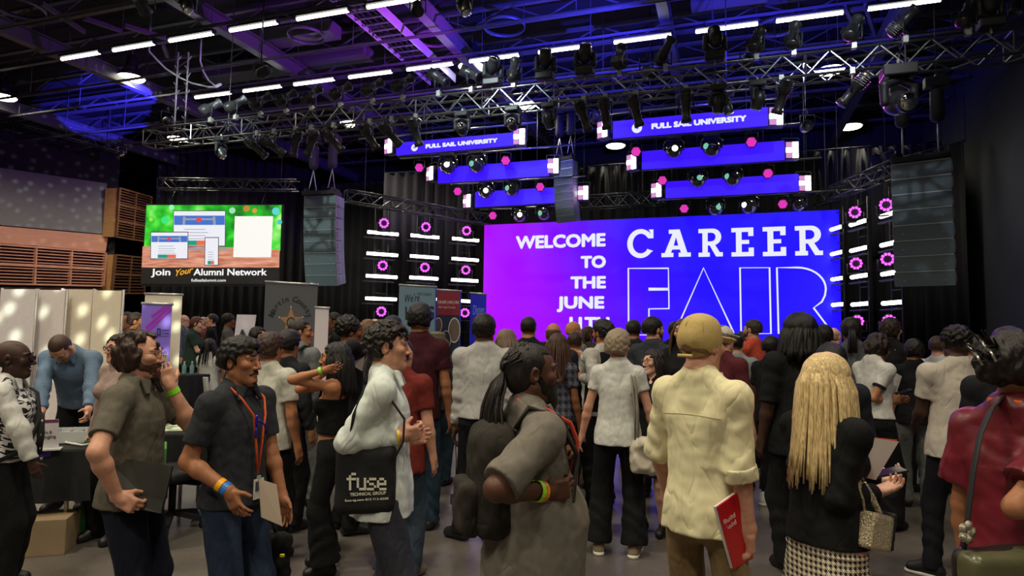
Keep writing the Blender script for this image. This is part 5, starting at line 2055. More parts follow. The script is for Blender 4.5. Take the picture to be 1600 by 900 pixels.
over = [(330, 176, 'l', (0.6, 0.5, 0.4)), (369, 172, 'l', (0.6, 0.5, 0.4)), (408, 166, 'l', (0.6, 0.5, 0.4)), (448, 162, 'l', (0.6, 0.5, 0.4)), (488, 158, 'l', (0.5, 0.6, 0.4)), (533, 152, 'l', (0.6, 0.5, 0.4)), (583, 146, 'l', (0.6, 0.5, 0.4)), (630, 141, 'l', (0.6, 0.5, 0.4)),
        (686, 135, 'l', (0.6, -0.5, -0.4)), (737, 128, 'l', (0.6, -0.4, -0.5)), (770, 122, 'm', (0.2, 0.5, -0.6)), (803, 118, 'l', (0.1, 0.8, 0.4)), (852, 112, 'm', (0, 0.9, -0.3)), (914, 108, 'm', (0, 0.9, -0.3)), (968, 101, 'l', (0.2, 0.8, 0.4)), (1040, 92, 'l', (0.3, 0.6, -0.5)), (1117, 80, 'm', (0, 0.8, 0.3)), (1182, 80, 'l', (0.4, 0.7, 0.4)),
        (1240, 70, 'l', (0.3, 0.8, 0.4)), (1334, 60, 'l', (0.5, 0.7, 0.4)), (1414, 48, 'l', (0.5, 0.6, -0.4)), (1512, 40, 'l', (0.5, 0.7, 0.3)), (1548, 30, 'm', (0, 0.7, -0.3))]
for i, (x, y, k, a) in enumerate(over):
    lab = 'black spotlight standing on top of the front truss, %s from its left end' % ordn(i)
    if k == 'l':
        leko(x, y, 'over', vw(*a), lab, 0.5, 0.10)
    else:
        head(x, y, 'over', vw(*a), lab, 0.95)
# a few small ones elsewhere
for (px, py, Y, lab) in ((190, 238, 16.5, 'small spotlight under the dim truss by the side wall, lit blue'), (292, 8, 8.2, 'bright spotlight hanging at the top edge of the ceiling view'), (725, 10, 8.6, 'small work light hanging above the cable tray'), (1135, 168, 12.3, 'small bright spotlight just above the right university screen')):
    head(px, py, 'under', vw(0.3, -0.8, -0.3), lab, 0.8, Y)

# ------------------------------------------------------------------ ceiling odds and ends
for (px, py, r, lab) in ((478, 55, 0.42, 'first from the cable tray'), (676, 60, 0.40, 'beside the cable tray'), (788, 41, 0.46, 'above the middle tube lamps'), (1215, 42, 0.44, 'near the last tube lamps'), (90, 82, 0.40, 'near the first tube lamps'), (28, 12, 0.5, 'in the top corner')):
    p = hitZ(px, py, 8.6)
    o = MB().tube([(r*math.cos(a), r*math.sin(a), 0) for a in np.linspace(0, 2*math.pi, 33)[:-1]], 0.03, 6, closed=True, flat=(0.5, 1.6)).build('ceiling_ring', CEILSTEEL)
    o.location = p
    tag(o, 'round metal ring under the ceiling, '+lab, 'ring')
    MB().tube([(r, 0, 0), (r, 0, 0.5)], 0.008, 5).tube([(-r, 0, 0), (-r, 0, 0.5)], 0.008, 5).build('hanger', CEILSTEEL, o)
DUCT = plain('duct_sheet_metal', (0.10, 0.10, 0.11), 0.45, 0.2)
for i, (pa, pb, z, w, h, lab) in enumerate((((395, 78), (520, 52), 8.7, 0.5, 0.3, 'nearer flat duct beside the cable tray'), ((455, 108), (575, 90), 8.7, 0.5, 0.3, 'farther flat duct beside the cable tray'), ((1080, 14), (1200, -4), 8.7, 0.45, 0.3, 'flat duct above the right tube lamps'), ((330, 128), (440, 110), 8.9, 0.6, 0.35, 'flat duct above the drooping cable'))):
    a, b = hitZ(*pa, z), hitZ(*pb, z)
    y = (a[1]+b[1])/2
    o = MB().box(((a[0]+b[0])/2, y, z+h/2), (abs(b[0]-a[0]), w, h)).build('air_duct', DUCT)
    tag(o, lab, 'duct')
    MB().box(((a[0]+b[0])/2, y, (z+h+9.49)/2), (0.04, 0.04, 9.49-z-h)).build('hanger_strap', DUCT, o)
# cable tray
ta, tb = hitZ(505, 5, 8.25), hitZ(690, 98, 8.25)
tx = (ta[0]+tb[0])/2
g = empty('cable_tray', (tx, (ta[1]+tb[1])/2, 8.25), 0, 'ladder cable tray running towards the stage under the ceiling', 'cable tray')
Lt = tb[1]-ta[1]+2.5
for sd in (-1, 1):
    MB().box((sd*0.36, 0, 0.06 if sd < 0 else 0.11), (0.02, Lt, 0.10 if sd < 0 else 0.22)).build('side_rail', PALESTEEL, g)
for k in range(int(Lt/0.28)):
    MB().box((0, -Lt/2+0.14+k*0.28, 0.03), (0.70, 0.04, 0.025)).build('rung', CEILSTEEL, g)
mb = MB()
for k in (-0.22, -0.1, 0.05, 0.2):
    mb.tube([(k, -Lt/2+t*Lt, 0.06+0.01*math.sin(t*19+k*30)) for t in np.linspace(0, 1, 14)], 0.014, 5)
mb.build('cables', BLACK, g)
# drooping white cable
pts = [hitY(233, 80, 11.5)*np.array((1, 1, 0))+np.array((0, 0, 9.49))]+[hitY(x, y, 11.5) for x, y in ((233, 80), (245, 93), (260, 108), (280, 121), (300, 130), (325, 136), (338, 136), (346, 132))]
tag(MB().tube(pts, 0.022, 6).build('white_cable', plain('white_cable', (0.6, 0.66, 0.62), 0.5)), 'white cable drooping from the ceiling above the truss', 'cable')
pts = [hitY(313, 95, 12.0)*np.array((1, 1, 0))+np.array((0, 0, 9.49))]+[hitY(x, y, 12.0) for x, y in ((313, 95), (318, 112), (326, 126), (336, 134), (345, 131))]
tag(MB().tube(pts, 0.02, 6).build('white_cable', plain('white_cable', (0.6, 0.66, 0.62), 0.5)), 'short looped white cable beside the long drooping one', 'cable')
# diagonal ceiling members
for i, (a, b) in enumerate((((65, 5), (132, 50)), ((130, 28), (190, 48)), ((195, 40), (260, 60)), ((255, 70), (262, 88)), ((1320, 10), (1345, 62)), ((1352, 8), (1368, 58)), ((1180, 60), (1200, 100)))):
    pa, pb = hitZ(*a, 8.75), hitZ(*b, 8.75)
    tag(MB().bar(pa, pb, 0.07, 0.10).build('ceiling_beam', DUCT), kind='structure')

# ------------------------------------------------------------------ coloured beams (each inside a real fitting)
def beam(px, py, Y, target, color, watts, size, label, gobo=False, blend=0.3):
    p = np.array(px, float) if py is None else CP+DIR(px, py)*(Y/DIR(px, py)[1])
    v = unit(np.asarray(target, float)-p)
    g = empty('beam_light', tuple(p), 0, label, 'stage light')
    x = unit(np.cross((0, 0, 1), v))
    M = frame((0, 0, 0), x, np.cross(v, x))
    MB().lathe([(0.05, -0.32), (0.10, -0.28), (0.11, -0.05), (0.115, 0.0), (0.10, 0.0), (0.095, -0.03), (0.01, -0.03)], 16, M).build('can', DARKMETAL, g)
    mb = MB()
    mb.tube([x*0.14, x*0.14+np.array((0, 0, 0.22)), -x*0.14+np.array((0, 0, 0.22)), -x*0.14], 0.014, 6).tube([(0, 0, 0.22), (0, 0, Y if py is None else 0.34)], 0.016, 6)
    mb.build('yoke', DARKMETAL, g)
    l = bpy.data.lights.new('beam', 'SPOT')
    l.energy = watts
    l.color = color
    l.spot_size = math.radians(size)
    l.spot_blend = blend
    l.shadow_soft_size = 0.04
    if gobo:
        l.use_nodes = True
        nt = l.node_tree
        em = nt.nodes['Emission']
        tc = N(nt, 'ShaderNodeNewGeometry')
        vo = N(nt, 'ShaderNodeTexVoronoi')
        vo.voronoi_dimensions = '2D'
        vo.inputs['Scale'].default_value = gobo
        vo.inputs['Randomness'].default_value = 0.7
        cb = N(nt, 'ShaderNodeCombineXYZ')
        dots = []
        for ax_ in (x, np.cross(v, x), v):
            dn = N(nt, 'ShaderNodeVectorMath', operation='DOT_PRODUCT')
            nt.links.new(tc.outputs['Incoming'], dn.inputs[0])
            dn.inputs[1].default_value = tuple(float(c_) for c_ in ax_)
            dots.append(dn.outputs['Value'])
        nt.links.new(mathn(nt, 'DIVIDE', dots[0], dots[2]), cb.inputs[0])
        nt.links.new(mathn(nt, 'DIVIDE', dots[1], dots[2]), cb.inputs[1])
        nt.links.new(cb.outputs[0], vo.inputs['Vector'])
        mr = N(nt, 'ShaderNodeMapRange')
        mr.inputs['From Min'].default_value = 0.22
        mr.inputs['From Max'].default_value = 0.14
        mr.inputs['To Min'].default_value = 0.0
        mr.inputs['To Max'].default_value = 1.0
        nt.links.new(vo.outputs['Distance'], mr.inputs['Value'])
        nt.links.new(mr.outputs[0], em.inputs['Strength'])
        em.inputs['Color'].default_value = (*color, 1)
    lo = bpy.data.objects.new('beam_glow', l)
    COL.objects.link(lo)
    lo.parent = g
    lo.rotation_euler = Vector(v).to_track_quat('-Z', 'Y').to_euler()
    lo.location = v*0.03
    return g


PURP, BLU = (0.45, 0.05, 1.0), (0.05, 0.04, 1.0)
beam(760, 138, 11.3, hitZ(500, 70, 9.0), PURP, 1700, 75, 'beam light on the front truss washing the ceiling purple', blend=0.8)
beam(1010, 112, 11.3, hitZ(850, 50, 9.0), BLU, 4200, 85, 'beam light on the front truss washing the middle ceiling blue', blend=0.8)
beam(1170, 92, 11.3, hitZ(1200, 20, 9.0), BLU, 2200, 85, 'beam light on the front truss washing the right ceiling blue', blend=0.8)
beam(262, 190, 11.3, hitZ(165, 150, 9.3), BLU, 20000, 19, 'beam light at the far truss end throwing a blue patch on the ceiling', blend=0.1)
beam(560, 200, 14.9, P(532, 385, 17.0), (0.55, 0.12, 1.0), 330, 24, 'beam light tinting the left speaker stack purple', blend=0.7)
beam(930, 190, 15.6, P(899, 300, 18.4), (0.55, 0.12, 1.0), 250, 16, 'beam light tinting the small middle speaker stack purple', blend=0.7)
beam(1262, 196, 14.3, (2.0, 10.9, 5.7), (1.0, 0.08, 0.9), 420, 46, 'beam light throwing magenta on the right half of the front truss', blend=0.7)
beam((-9.6, 8.2, 7.2), None, 2.25, (-10.4, 10.95, 5.9), (0.85, 1.0, 0.9), 700, 46, 'cool white spot lighting the far end of the front truss', blend=0.8)
beam((-4.6, 8.2, 7.2), None, 2.25, (-4.4, 10.95, 5.9), (0.8, 0.95, 1.0), 520, 60, 'cool white spot lighting the middle of the front truss', blend=0.8)
beam((1.8, 8.2, 7.2), None, 2.25, (1.6, 10.95, 5.9), (0.8, 0.9, 1.0), 260, 60, 'cool white spot lighting the right end of the front truss', blend=0.8)
# ------------------------------------------------------------------ flat printed things seen across the hall
class Plane:
    """a flat thing through the pixel px0 at distance d0, turned by yaw about the vertical (0 = square to the view)"""
    def __init__(self, px0, py0, d0, yaw=0.0):
        self.o = P(px0, py0, d0)
        f = Rz(rad(yaw)) @ unit(np.array((-FW[0], -FW[1], 0)))
        self.n = f
        self.x = np.cross((0, 0, 1), f)
        self.R = np.stack([self.x, (0, 0, 1), f], 1)

    def uv(self, px, py):
        v = DIR(px, py)
        p = CP+v*((self.n @ (self.o-CP))/(self.n @ v))
        q = p-self.o
        return np.array((q @ self.x, q[2]))

    def M(self, off=0.0, u=0.0, v=0.0):
        m = np.eye(4)
        m[:3, :3] = self.R
        m[:3, 3] = self.x*u+np.array((0, 0, v))+self.n*off
        return m

    def poly(self, pts, mat, name, parent, off, t=0.002):
        mb = MB()
        mb.prism([tuple(self.uv(*p)) for p in pts], self.M(off), t)
        return mb.build(name, mat, parent)

    def disc(self, px, py, rx, ry, mat, name, parent, off, n=20):
        c = self.uv(px, py)
        mx = np.linalg.norm(self.uv(px+rx, py)-c)
        my = np.linalg.norm(self.uv(px, py+ry)-c)
        mb = MB()
        mb.prism([(c[0]+mx*math.cos(2*math.pi*k/n), c[1]+my*math.sin(2*math.pi*k/n)) for k in range(n)], self.M(off), 0.002)
        return mb.build(name, mat, parent)

    def text(self, s, p0, p1, hpx, mat, parent, off, name='lettering', bold=0.0, shear=0.0, rot=0.0):
        a, b = self.uv(*p0), self.uv(*p1)
        h = self.uv(p0[0], p0[1]-hpx)[1]-a[1]
        M = self.M(off, a[0], a[1])
        dv = b-a
        an = math.atan2(dv[1], dv[0])+rot
        M[:3, :3] = M[:3, :3] @ Rz(an)
        return text_mesh(name, s, h*1.37, M, mat, parent, 0.001, bold*h, shear=shear, width=float(np.linalg.norm(dv)))


# video screen in the corner
pl = Plane(330, 380, 21.0, -5)
vs_o = empty('video_screen', tuple(pl.o), 0, 'bright video screen showing laptop, tablet and phone in the dark corner', 'screen')


def leafy():
    m, nt, b = new_mat('leafy_picture')
    tc = N(nt, 'ShaderNodeTexCoord')
    n = N(nt, 'ShaderNodeTexNoise')
    n.inputs['Scale'].default_value = 1.5
    n.inputs['Detail'].default_value = 2
    nt.links.new(tc.outputs['Object'], n.inputs['Vector'])
    r = N(nt, 'ShaderNodeValToRGB')
    e = r.color_ramp.elements
    e[0].position, e[0].color = 0.30, (*srgb(10, 70, 25), 1)
    e[1].position, e[1].color = 0.72, (*srgb(190, 250, 150), 1)
    q = e.new(0.46)
    q.color = (*srgb(20, 170, 30), 1)
    q = e.new(0.56)
    q.color = (*srgb(60, 220, 50), 1)
    nt.links.new(n.outputs['Fac'], r.inputs[0])
    nt.links.new(r.outputs[0], b.inputs['Emission Color'])
    b.inputs['Emission Strength'].default_value = 1.0
    b.inputs['Base Color'].default_value = (0, 0, 0, 1)
    return m


def woodpic():
    m, nt, b = new_mat('wood_picture')
    tc = N(nt, 'ShaderNodeTexCoord')
    mp = N(nt, 'ShaderNodeMapping')
    mp.inputs['Scale'].default_value = (0.8, 0.8, 7)
    n = N(nt, 'ShaderNodeTexNoise')
    n.inputs['Scale'].default_value = 2.2
    nt.links.new(tc.outputs['Object'], mp.inputs[0])
    nt.links.new(mp.outputs[0], n.inputs['Vector'])
    r = N(nt, 'ShaderNodeValToRGB')
    e = r.color_ramp.elements
    e[0].position, e[0].color = 0.3, (*srgb(190, 105, 80), 1)
    e[1].position, e[1].color = 0.75, (*srgb(245, 180, 150), 1)
    nt.links.new(n.outputs['Fac'], r.inputs[0])
    nt.links.new(r.outputs[0], b.inputs['Emission Color'])
    b.inputs['Emission Strength'].default_value = 0.95
    b.inputs['Base Color'].default_value = (0, 0, 0, 1)
    return m


E_ = lambda n, *c: emit('pic_'+n, srgb(*c), 1.0)
pl.poly([(228, 319), (441, 319), (437, 447), (220, 447)], BLACK, 'cabinet', vs_o, -0.12, 0.115)
pl.poly([(229, 320.5), (440, 320.5), (438, 392), (225, 386)], leafy(), 'leafy_picture', vs_o, 0.0)
pl.poly([(223, 385), (300, 384), (437, 390), (436, 430), (221, 430)], woodpic(), 'tabletop_picture', vs_o, 0.003)
pl.poly([(221, 418), (437, 418), (436, 444), (220, 444)], E_('dark', 22, 18, 18), 'dark_band', vs_o, 0.006)
for i, (x, y, r, c) in enumerate(((268, 324, 4, (150, 240, 190)), (363, 329, 5, (150, 225, 170)), (385, 326, 5, (190, 130, 40)), (398, 329, 4, (210, 150, 60)), (431, 330, 6, (90, 210, 210)), (437, 347, 4, (60, 200, 190)), (258, 344, 6, (40, 230, 120)), (236, 343, 3, (150, 230, 60)))):
    pl.disc(x, y, r, r, E_('bokeh%d' % i, *c), 'light_spot', vs_o, 0.003+0.0004*i)
lw, lb, sky_, gr = E_('paper', 235, 236, 245), E_('bezel', 30, 30, 36), E_('sky', 60, 110, 200), E_('grey', 150, 155, 170)
teal, orng, red_ = E_('teal', 20, 150, 130), E_('orange', 235, 105, 70), E_('red', 235, 60, 60)


def gadget(x0, y0, x1, y1, off, skh, tag_):
    pl.poly([(x0-1, y0-1.2), (x1+1, y0-1.2), (x1+0.5, y1+1), (x0-1.5, y1+1)], lb, tag_+'_edge', vs_o, off)
    s = pl.poly([(x0, y0), (x1, y0), (x1-0.5, y1), (x0-0.5, y1)], lw, tag_+'_picture', vs_o, off+0.003)
    w, h = x1-x0, y1-y0
    if skh:
        pl.poly([(x0+0.5, y0+h*0.13), (x1-0.5, y0+h*0.13), (x1-0.5, y0+h*skh), (x0+0.5, y0+h*skh)], sky_, 'banner_picture', s, off+0.006)
        pl.poly([(x0+w*0.18, y0+h*0.16), (x0+w*0.23, y0+h*0.16), (x0+w*0.22, y0+h*skh), (x0+w*0.17, y0+h*skh)], gr, 'bridge_picture', s, off+0.009)
        pl.poly([(x0+w*0.76, y0+h*0.16), (x0+w*0.81, y0+h*0.16), (x0+w*0.82, y0+h*skh), (x0+w*0.77, y0+h*skh)], gr, 'bridge_picture', s, off+0.009)
        pl.poly([(x0+w*0.2, y0+h*0.21), (x0+w*0.8, y0+h*0.21), (x0+w*0.8, y0+h*0.26), (x0+w*0.2, y0+h*0.26)], gr, 'bridge_picture', s, off+0.0085)
        pl.disc(x0+w*0.49, y0+h*0.25, w*0.05, w*0.05, red_, 'round_emblem', s, off+0.012, 12)
    for k in range(4):
        yy = y0+h*(0.52+0.09*k)
        pl.poly([(x0+w*0.2, yy), (x0+w*(0.62+0.05*(k % 2)), yy), (x0+w*(0.62+0.05*(k % 2)), yy+h*0.018), (x0+w*0.2, yy+h*0.018)], gr, 'text_line', s, off+0.006)
    pl.poly([(x0+w*0.18, y1-h*0.15), (x0+w*0.45, y1-h*0.15), (x0+w*0.45, y1-0.6), (x0+w*0.18, y1-0.6)], teal, 'green_tile', s, off+0.006)
    pl.poly([(x0+w*0.45, y1-h*0.15), (x0+w*0.68, y1-h*0.15), (x0+w*0.68, y1-0.6), (x0+w*0.45, y1-0.6)], orng, 'orange_tile', s, off+0.006)


gadget(272, 330, 352, 384, 0.008, 0.40, 'laptop')
pl.poly([(266, 388), (358, 388), (360, 391), (264, 391)], gr, 'laptop_base', vs_o, 0.008)
gadget(237, 363.5, 294, 404, 0.022, 0.37, 'tablet')
gadget(322, 372, 342, 414, 0.036, 0, 'phone')
pl.poly([(367.5, 338), (427, 338), (424, 402), (365, 402)], E_('card', 250, 248, 240), 'white_card', vs_o, 0.020)
Wt = E_('white', 250, 250, 250)
pl.text('Join', (238, 430), (268, 430), 10.5, Wt, vs_o, 0.012, bold=0.03)
pl.text('Your', (272, 432), (300, 426), 10, E_('yellow', 245, 170, 30), vs_o, 0.012, bold=0.02, shear=0.5)
pl.text('Alumni Network', (303, 430), (418, 430), 10.5, Wt, vs_o, 0.012, bold=0.03)
pl.text('fullsailalumni.com', (299, 440), (353, 440), 4.6, Wt, vs_o, 0.012, bold=0.01)
for u in (-1.6, 1.6):
    a = pl.x*u+np.array((0, 0, 1.2))-pl.n*0.05
    MB().tube([a, np.array((a[0]-pl.n[0]*0.33, a[1]-pl.n[1]*0.33, P(330, 298, 21.4)[2]-pl.o[2]))], 0.012, 6).build('hanging_cable', DARKMETAL, vs_o)


def rollup(c0, c1, d, ybot, label, mat, yaw=0.0, name='pull_up_banner', cat='banner'):
    """banner on a rail with a floor base; c0, c1 are the top corners"""
    p = Plane((c0[0]+c1[0])/2, (c0[1]+c1[1])/2, d, yaw)
    g = empty(name, tuple(p.o), 0, label, cat)
    a, b = p.uv(*c0), p.uv(*c1)
    zf = -p.o[2]+0.09
    mb = MB()
    mb.prism([(a[0], a[1]), (a[0], zf), (b[0], zf), (b[0], b[1])][::1], p.M(-0.004), 0.008)
    mb.build('printed_sheet', mat, g)
    MB().tube([p.x*(a[0]-0.01)+np.array((0, 0, a[1])), p.x*(b[0]+0.01)+np.array((0, 0, b[1]))], 0.018, 8).build('top_rail', plain('rail_silver', (0.6, 0.6, 0.62), 0.35, 0.7), g)
    MB().box(np.array((0, 0, zf-0.045))+p.x*(a[0]+b[0])/2, (b[0]-a[0]+0.04, 0.14, 0.088), np.stack([p.x, -p.n, (0, 0, 1)], 1)).build('base', DARKMETAL, g, bevel=0.01)
    MB().tube([p.x*(a[0]+b[0])/2-p.n*0.03+np.array((0, 0, zf)), p.x*(a[0]+b[0])/2-p.n*0.03+np.array((0, 0, a[1]-0.02))], 0.012, 6).build('support_pole', DARKMETAL, g)
    return p, g


pr_ = lambda n, *c: plain('print_'+n, srgb(*c), 0.7)
# white partitions by the first table
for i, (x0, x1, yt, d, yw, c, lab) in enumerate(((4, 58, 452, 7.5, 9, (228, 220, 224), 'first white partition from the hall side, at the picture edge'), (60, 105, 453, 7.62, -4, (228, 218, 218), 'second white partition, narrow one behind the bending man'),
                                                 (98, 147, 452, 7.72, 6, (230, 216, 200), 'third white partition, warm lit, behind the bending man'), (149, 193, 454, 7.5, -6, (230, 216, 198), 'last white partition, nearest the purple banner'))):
    p = Plane((x0+x1)/2, yt, d, yw)
    a, b = p.uv(x0, yt), p.uv(x1, yt+(0.6 if i else 0))
    g = empty('white_partition', (p.o[0], p.o[1], 0), 0, lab, 'partition')
    mb = MB()
    m = p.M(0)
    m[:3, 3] += np.array((0, 0, p.o[2]))
    mb.prism([(a[0], a[1]), (a[0], 0.06-p.o[2]), (b[0], 0.06-p.o[2]), (b[0], b[1])], m, 0.03)
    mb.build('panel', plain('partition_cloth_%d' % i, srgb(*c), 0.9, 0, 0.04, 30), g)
    for u in (a[0], b[0]):
        q = p.x*u
        MB().tube([q+np.array((0, 0, 0.0)), q+np.array((0, 0, p.o[2]+0.01))], 0.016, 8).build('pole', plain('partition_pole', (0.35, 0.33, 0.32), 0.4, 0.4), g)
        MB().box(q+np.array((0, 0, 0.01)), (0.08, 0.4, 0.02), p.R[:, [0, 2, 1]]).build('foot', plain('partition_pole', (0.35, 0.33, 0.32), 0.4, 0.4), g)
# white pull-up and the purple one in front of it
rollup((227, 459), (285, 460.5), 9.4, 600, 'plain cream pull-up banner behind the purple one', pr_('cream', 232, 222, 205), 4)
p, g = rollup((222.5, 474), (269, 475.5), 8.2, 600, 'purple pull-up banner with three magenta diagonal stripes', pr_('lilac', 140, 115, 232), 4)
mg = pr_('magenta', 170, 40, 200)
p.poly([(236, 493), (257, 478.5), (261, 478.5), (238, 497.5)], mg, 'stripe', g, 0.006)
p.poly([(227, 511), (262, 479), (267.5, 479), (229, 514.5)], mg, 'stripe', g, 0.006)
p.poly([(224.5, 521), (267.5, 481.5), (267.5, 486), (230, 521)], mg, 'stripe', g, 0.006)
ink = pr_('ink', 50, 40, 120)
p.poly([(245.5, 513), (251.5, 513), (251.5, 524), (245.5, 524)], ink, 'logo_block', g, 0.006)
p.text('K', (247, 522), (250.5, 522), 7, pr_('lilac', 140, 115, 232), g, 0.009, bold=0.02)
p.text('Employers', (253, 517), (264, 517), 3, ink, g, 0.006)
p.text('for Change', (253, 522), (264, 522), 3, ink, g, 0.006)
p.poly([(246, 525.2), (263.5, 525.2), (263.5, 525.7), (246, 525.7)], ink, 'underline', g, 0.006)
# grey sheriff banner with a gold star
p, g = rollup((415, 440), (496.5, 445), 9.6, 650, 'tall grey pull-up banner with a gold five-pointed star badge', pr_('grey', 88, 90, 98), 3)
dk = pr_('dark', 38, 40, 48)
cx, cy = 454, 503
R0 = 26
for i, chh in enumerate('Martin County'):
    if chh == ' ':
        continue
    a = math.radians(-72+i*12.2)
    x, y = cx+27*math.sin(a), cy-32*math.cos(a)
    c = p.uv(x, y)
    M = p.M(0.006, c[0], c[1])
    M[:3, :3] = M[:3, :3] @ Rz(-a*0.85)
    text_mesh('lettering', chh, 0.115, M, dk, g, 0.001, 0.004, align='CENTER')
gold = plain('star_gold', srgb(178, 134, 96), 0.5, 0.2)
pts = []
for k in range(10):
    r = (23.5, 10)[k % 2]
    a = math.radians(36*k)
    pts.append((455+r*0.82*math.sin(a), 503-r*math.cos(a)))
p.poly(pts, gold, 'star', g, 0.006)
for k in range(0, 10, 2):
    p.disc(*pts[k], 1.2, 1.2, pr_('pale', 220, 210, 200), 'star_ball', g, 0.010, 8)
p.disc(455, 504, 7, 8.5, dk, 'seal', g, 0.010)
p.disc(455, 504, 5, 6.2, pr_('sealgrey', 125, 118, 116), 'seal_centre', g, 0.013)
# white panel next to it
rollup((493, 480.5), (514, 481.5), 8.9, 600, 'narrow white pull-up banner beside the grey star banner', pr_('whitish', 222, 212, 222), -8)
# hiring, cruise and blue banners
p, g = rollup((624, 445), (682, 448.5), 11.6, 600, 'pale blue pull-up banner reading We\'re hiring', pr_('pale_blue', 118, 150, 172), -2)
navy = pr_('navy', 34, 40, 66)
p.text("We're", (631, 473), (654, 471), 13, navy, g, 0.006, bold=0.01, shear=0.35)
p.text('WALT DISNEY', (651.5, 461), (674, 462.5), 4.2, navy, g, 0.006, bold=0.0)
p.text('HiRiNG', (633, 499), (678, 498), 20, navy, g, 0.006, bold=0.06)
p.poly([(680.3, 449), (682.2, 449), (681.0, 540), (679.0, 540)], pr_('blue_edge_light', 40, 70, 235), 'edge_strip', g, 0.006)  # blue light on the banner's edge, put in as colour
p, g = rollup((682.5, 452.5), (721, 455), 12.1, 600, 'maroon and navy pull-up banner with white oval pictures', pr_('navy2', 40, 44, 74), -2)
p.poly([(682.8, 454), (720.6, 456), (719.5, 493), (682.5, 492)], pr_('maroon', 148, 44, 66), 'maroon_field', g, 0.006)
pw = pr_('white', 225, 220, 215)
p.text('CRUISE LINE JOBS', (684, 474), (717, 474.5), 4.4, pw, g, 0.011, bold=0.01)
p.text('where magic is at work', (684.5, 481), (711, 482), 3.4, pw, g, 0.011, shear=0.4)
for (x, y, rx, ry, n) in ((680+5, 508, 6, 12, 0), (710, 516, 9.5, 20, 1), (697, 531, 8, 15, 2)):
    p.disc(x, y, rx, ry, pw, 'oval_rim', g, 0.011+n*0.006)
    p.disc(x, y, rx*0.86, ry*0.9, pr_('oval%d' % n, *((92, 72, 66), (120, 100, 92), (60, 60, 74))[n]), 'oval_picture', g, 0.014+n*0.006)
p.poly([(719.0, 456), (720.9, 456), (718.5, 560), (716.6, 560)], pr_('blue_edge_light', 40, 70, 235), 'edge_strip', g, 0.009)  # same blue edge light, painted on this banner
p, g = rollup((735, 457.5), (760, 460), 12.3, 600, 'bright blue pull-up banner next to the screen\'s purple edge', pr_('bright_blue', 36, 44, 235), -20)
p.text('Disney', (738.5, 492), (757, 491), 16, pr_('sky', 140, 170, 255), g, 0.006, bold=0.0, shear=0.3)
# white board on an easel
p = Plane(381, 520, 9.2, 0)
g = empty('white_board', tuple(p.o), 0, 'blank white board leaning on a black easel behind the black-shirted man', 'board')
p.poly([(370.5, 491.5), (400.5, 492), (391.5, 556), (363, 553)], pr_('board', 214, 206, 222), 'panel', g, -0.015, 0.02)
g = empty('easel', (p.o[0], p.o[1], 0), 0, 'small black easel in front of the blank white board', 'easel')
o2 = p.o[2]
for (x, y) in ((372, 540), (380.5, 536), (392, 540)):
    u = p.uv(381, 515)
    e = p.uv(x, y)
    a = p.x*u[0]+p.n*0.05+np.array((0, 0, u[1]+o2))
    v = p.x*(e[0]-u[0])*1.0+np.array((0, 0, e[1]-u[1]))
    b = a+v*(a[2]/-v[2])
    if x == 380.5:
        b = b-p.n*0.35
    else:
        b = b+p.n*0.1
    MB().tube([a, b], 0.012, 6).build('leg', BLACK, g)

# ------------------------------------------------------------------ tables on the left
def at_floor(px, d):
    q = P(px, hor(px), d)
    return np.array((q[0], q[1], 0.0))


CLOTH = plain('black_tablecloth', (0.008, 0.008, 0.010), 0.9, 0, 0.3, 6, 0.3)


def table(px0, px1, d0, d1, dep, h, drop, label, clabel, cloth_=CLOTH):
    a, b = at_floor(px0, d0), at_floor(px1, d1)
    x = unit(b-a)
    y = np.cross((0, 0, 1), x)
    if y @ FW < 0:
        y = -y
    W = np.linalg.norm(b-a)
    c = (a+b)/2+y*dep/2
    R = np.stack([x, y, (0, 0, 1)], 1)
    g = empty('folding_table', tuple(c), 0, label, 'table')
    MB().box((0, 0, h-0.02), (W, dep, 0.04), R).build('table_top', plain('table_top', (0.3, 0.3, 0.3), 0.5), g)
    for sx in (-1, 1):
        for sy in (-1, 1):
            q = x*sx*(W/2-0.15)+y*sy*(dep/2-0.08)
            MB().tube([q+np.array((0, 0, h-0.04)), q], 0.016, 8).build('leg', PALESTEEL, g)
    # draped cloth: top sheet and a wavy skirt
    ring = []
    for (u0, v0), (u1, v1) in zip(((-1, -1), (1, -1), (1, 1), (-1, 1)), ((1, -1), (1, 1), (-1, 1), (-1, -1))):
        for k in range(16):
            t = k/16
            ring.append(((u0+(u1-u0)*t)*(W/2+0.008), (v0+(v1-v0)*t)*(dep/2+0.008), unit(np.array((v1-v0, -(u1-u0)))) if False else None, (u0+u1)/2, (v0+v1)/2))
    n = len(ring)
    vs_, fs = [], []
    for lv, (z, k) in enumerate(((h+0.006, 0.985), (h-0.006, 1.0), (h-0.5*(h-drop), 1.0), (drop, 1.0))):
        for i, (u, v, _, nu, nv) in enumerate(ring):
            w = 0.014*math.sin(i*1.3)*(lv-1) if lv > 1 else 0
            q = x*(u*k+nu*w)+y*(v*k+nv*w)
            vs_.append(q+np.array((0, 0, z)))
    for lv in range(3):
        for i in range(n):
            j = (i+1) % n
            fs.append((lv*n+i, (lv+1)*n+i, (lv+1)*n+j, lv*n+j))
    fs.append(tuple(range(n)))
    mb = MB()
    mb.add(vs_, fs, 0, False)
    o = mb.build('tablecloth', cloth_)
    o.location = c
    m = o.modifiers.new('thick', 'SOLIDIFY')
    m.thickness = 0.004
    m.offset = 1
    tag(o, clabel, 'tablecloth')
    return c, R, h+0.012


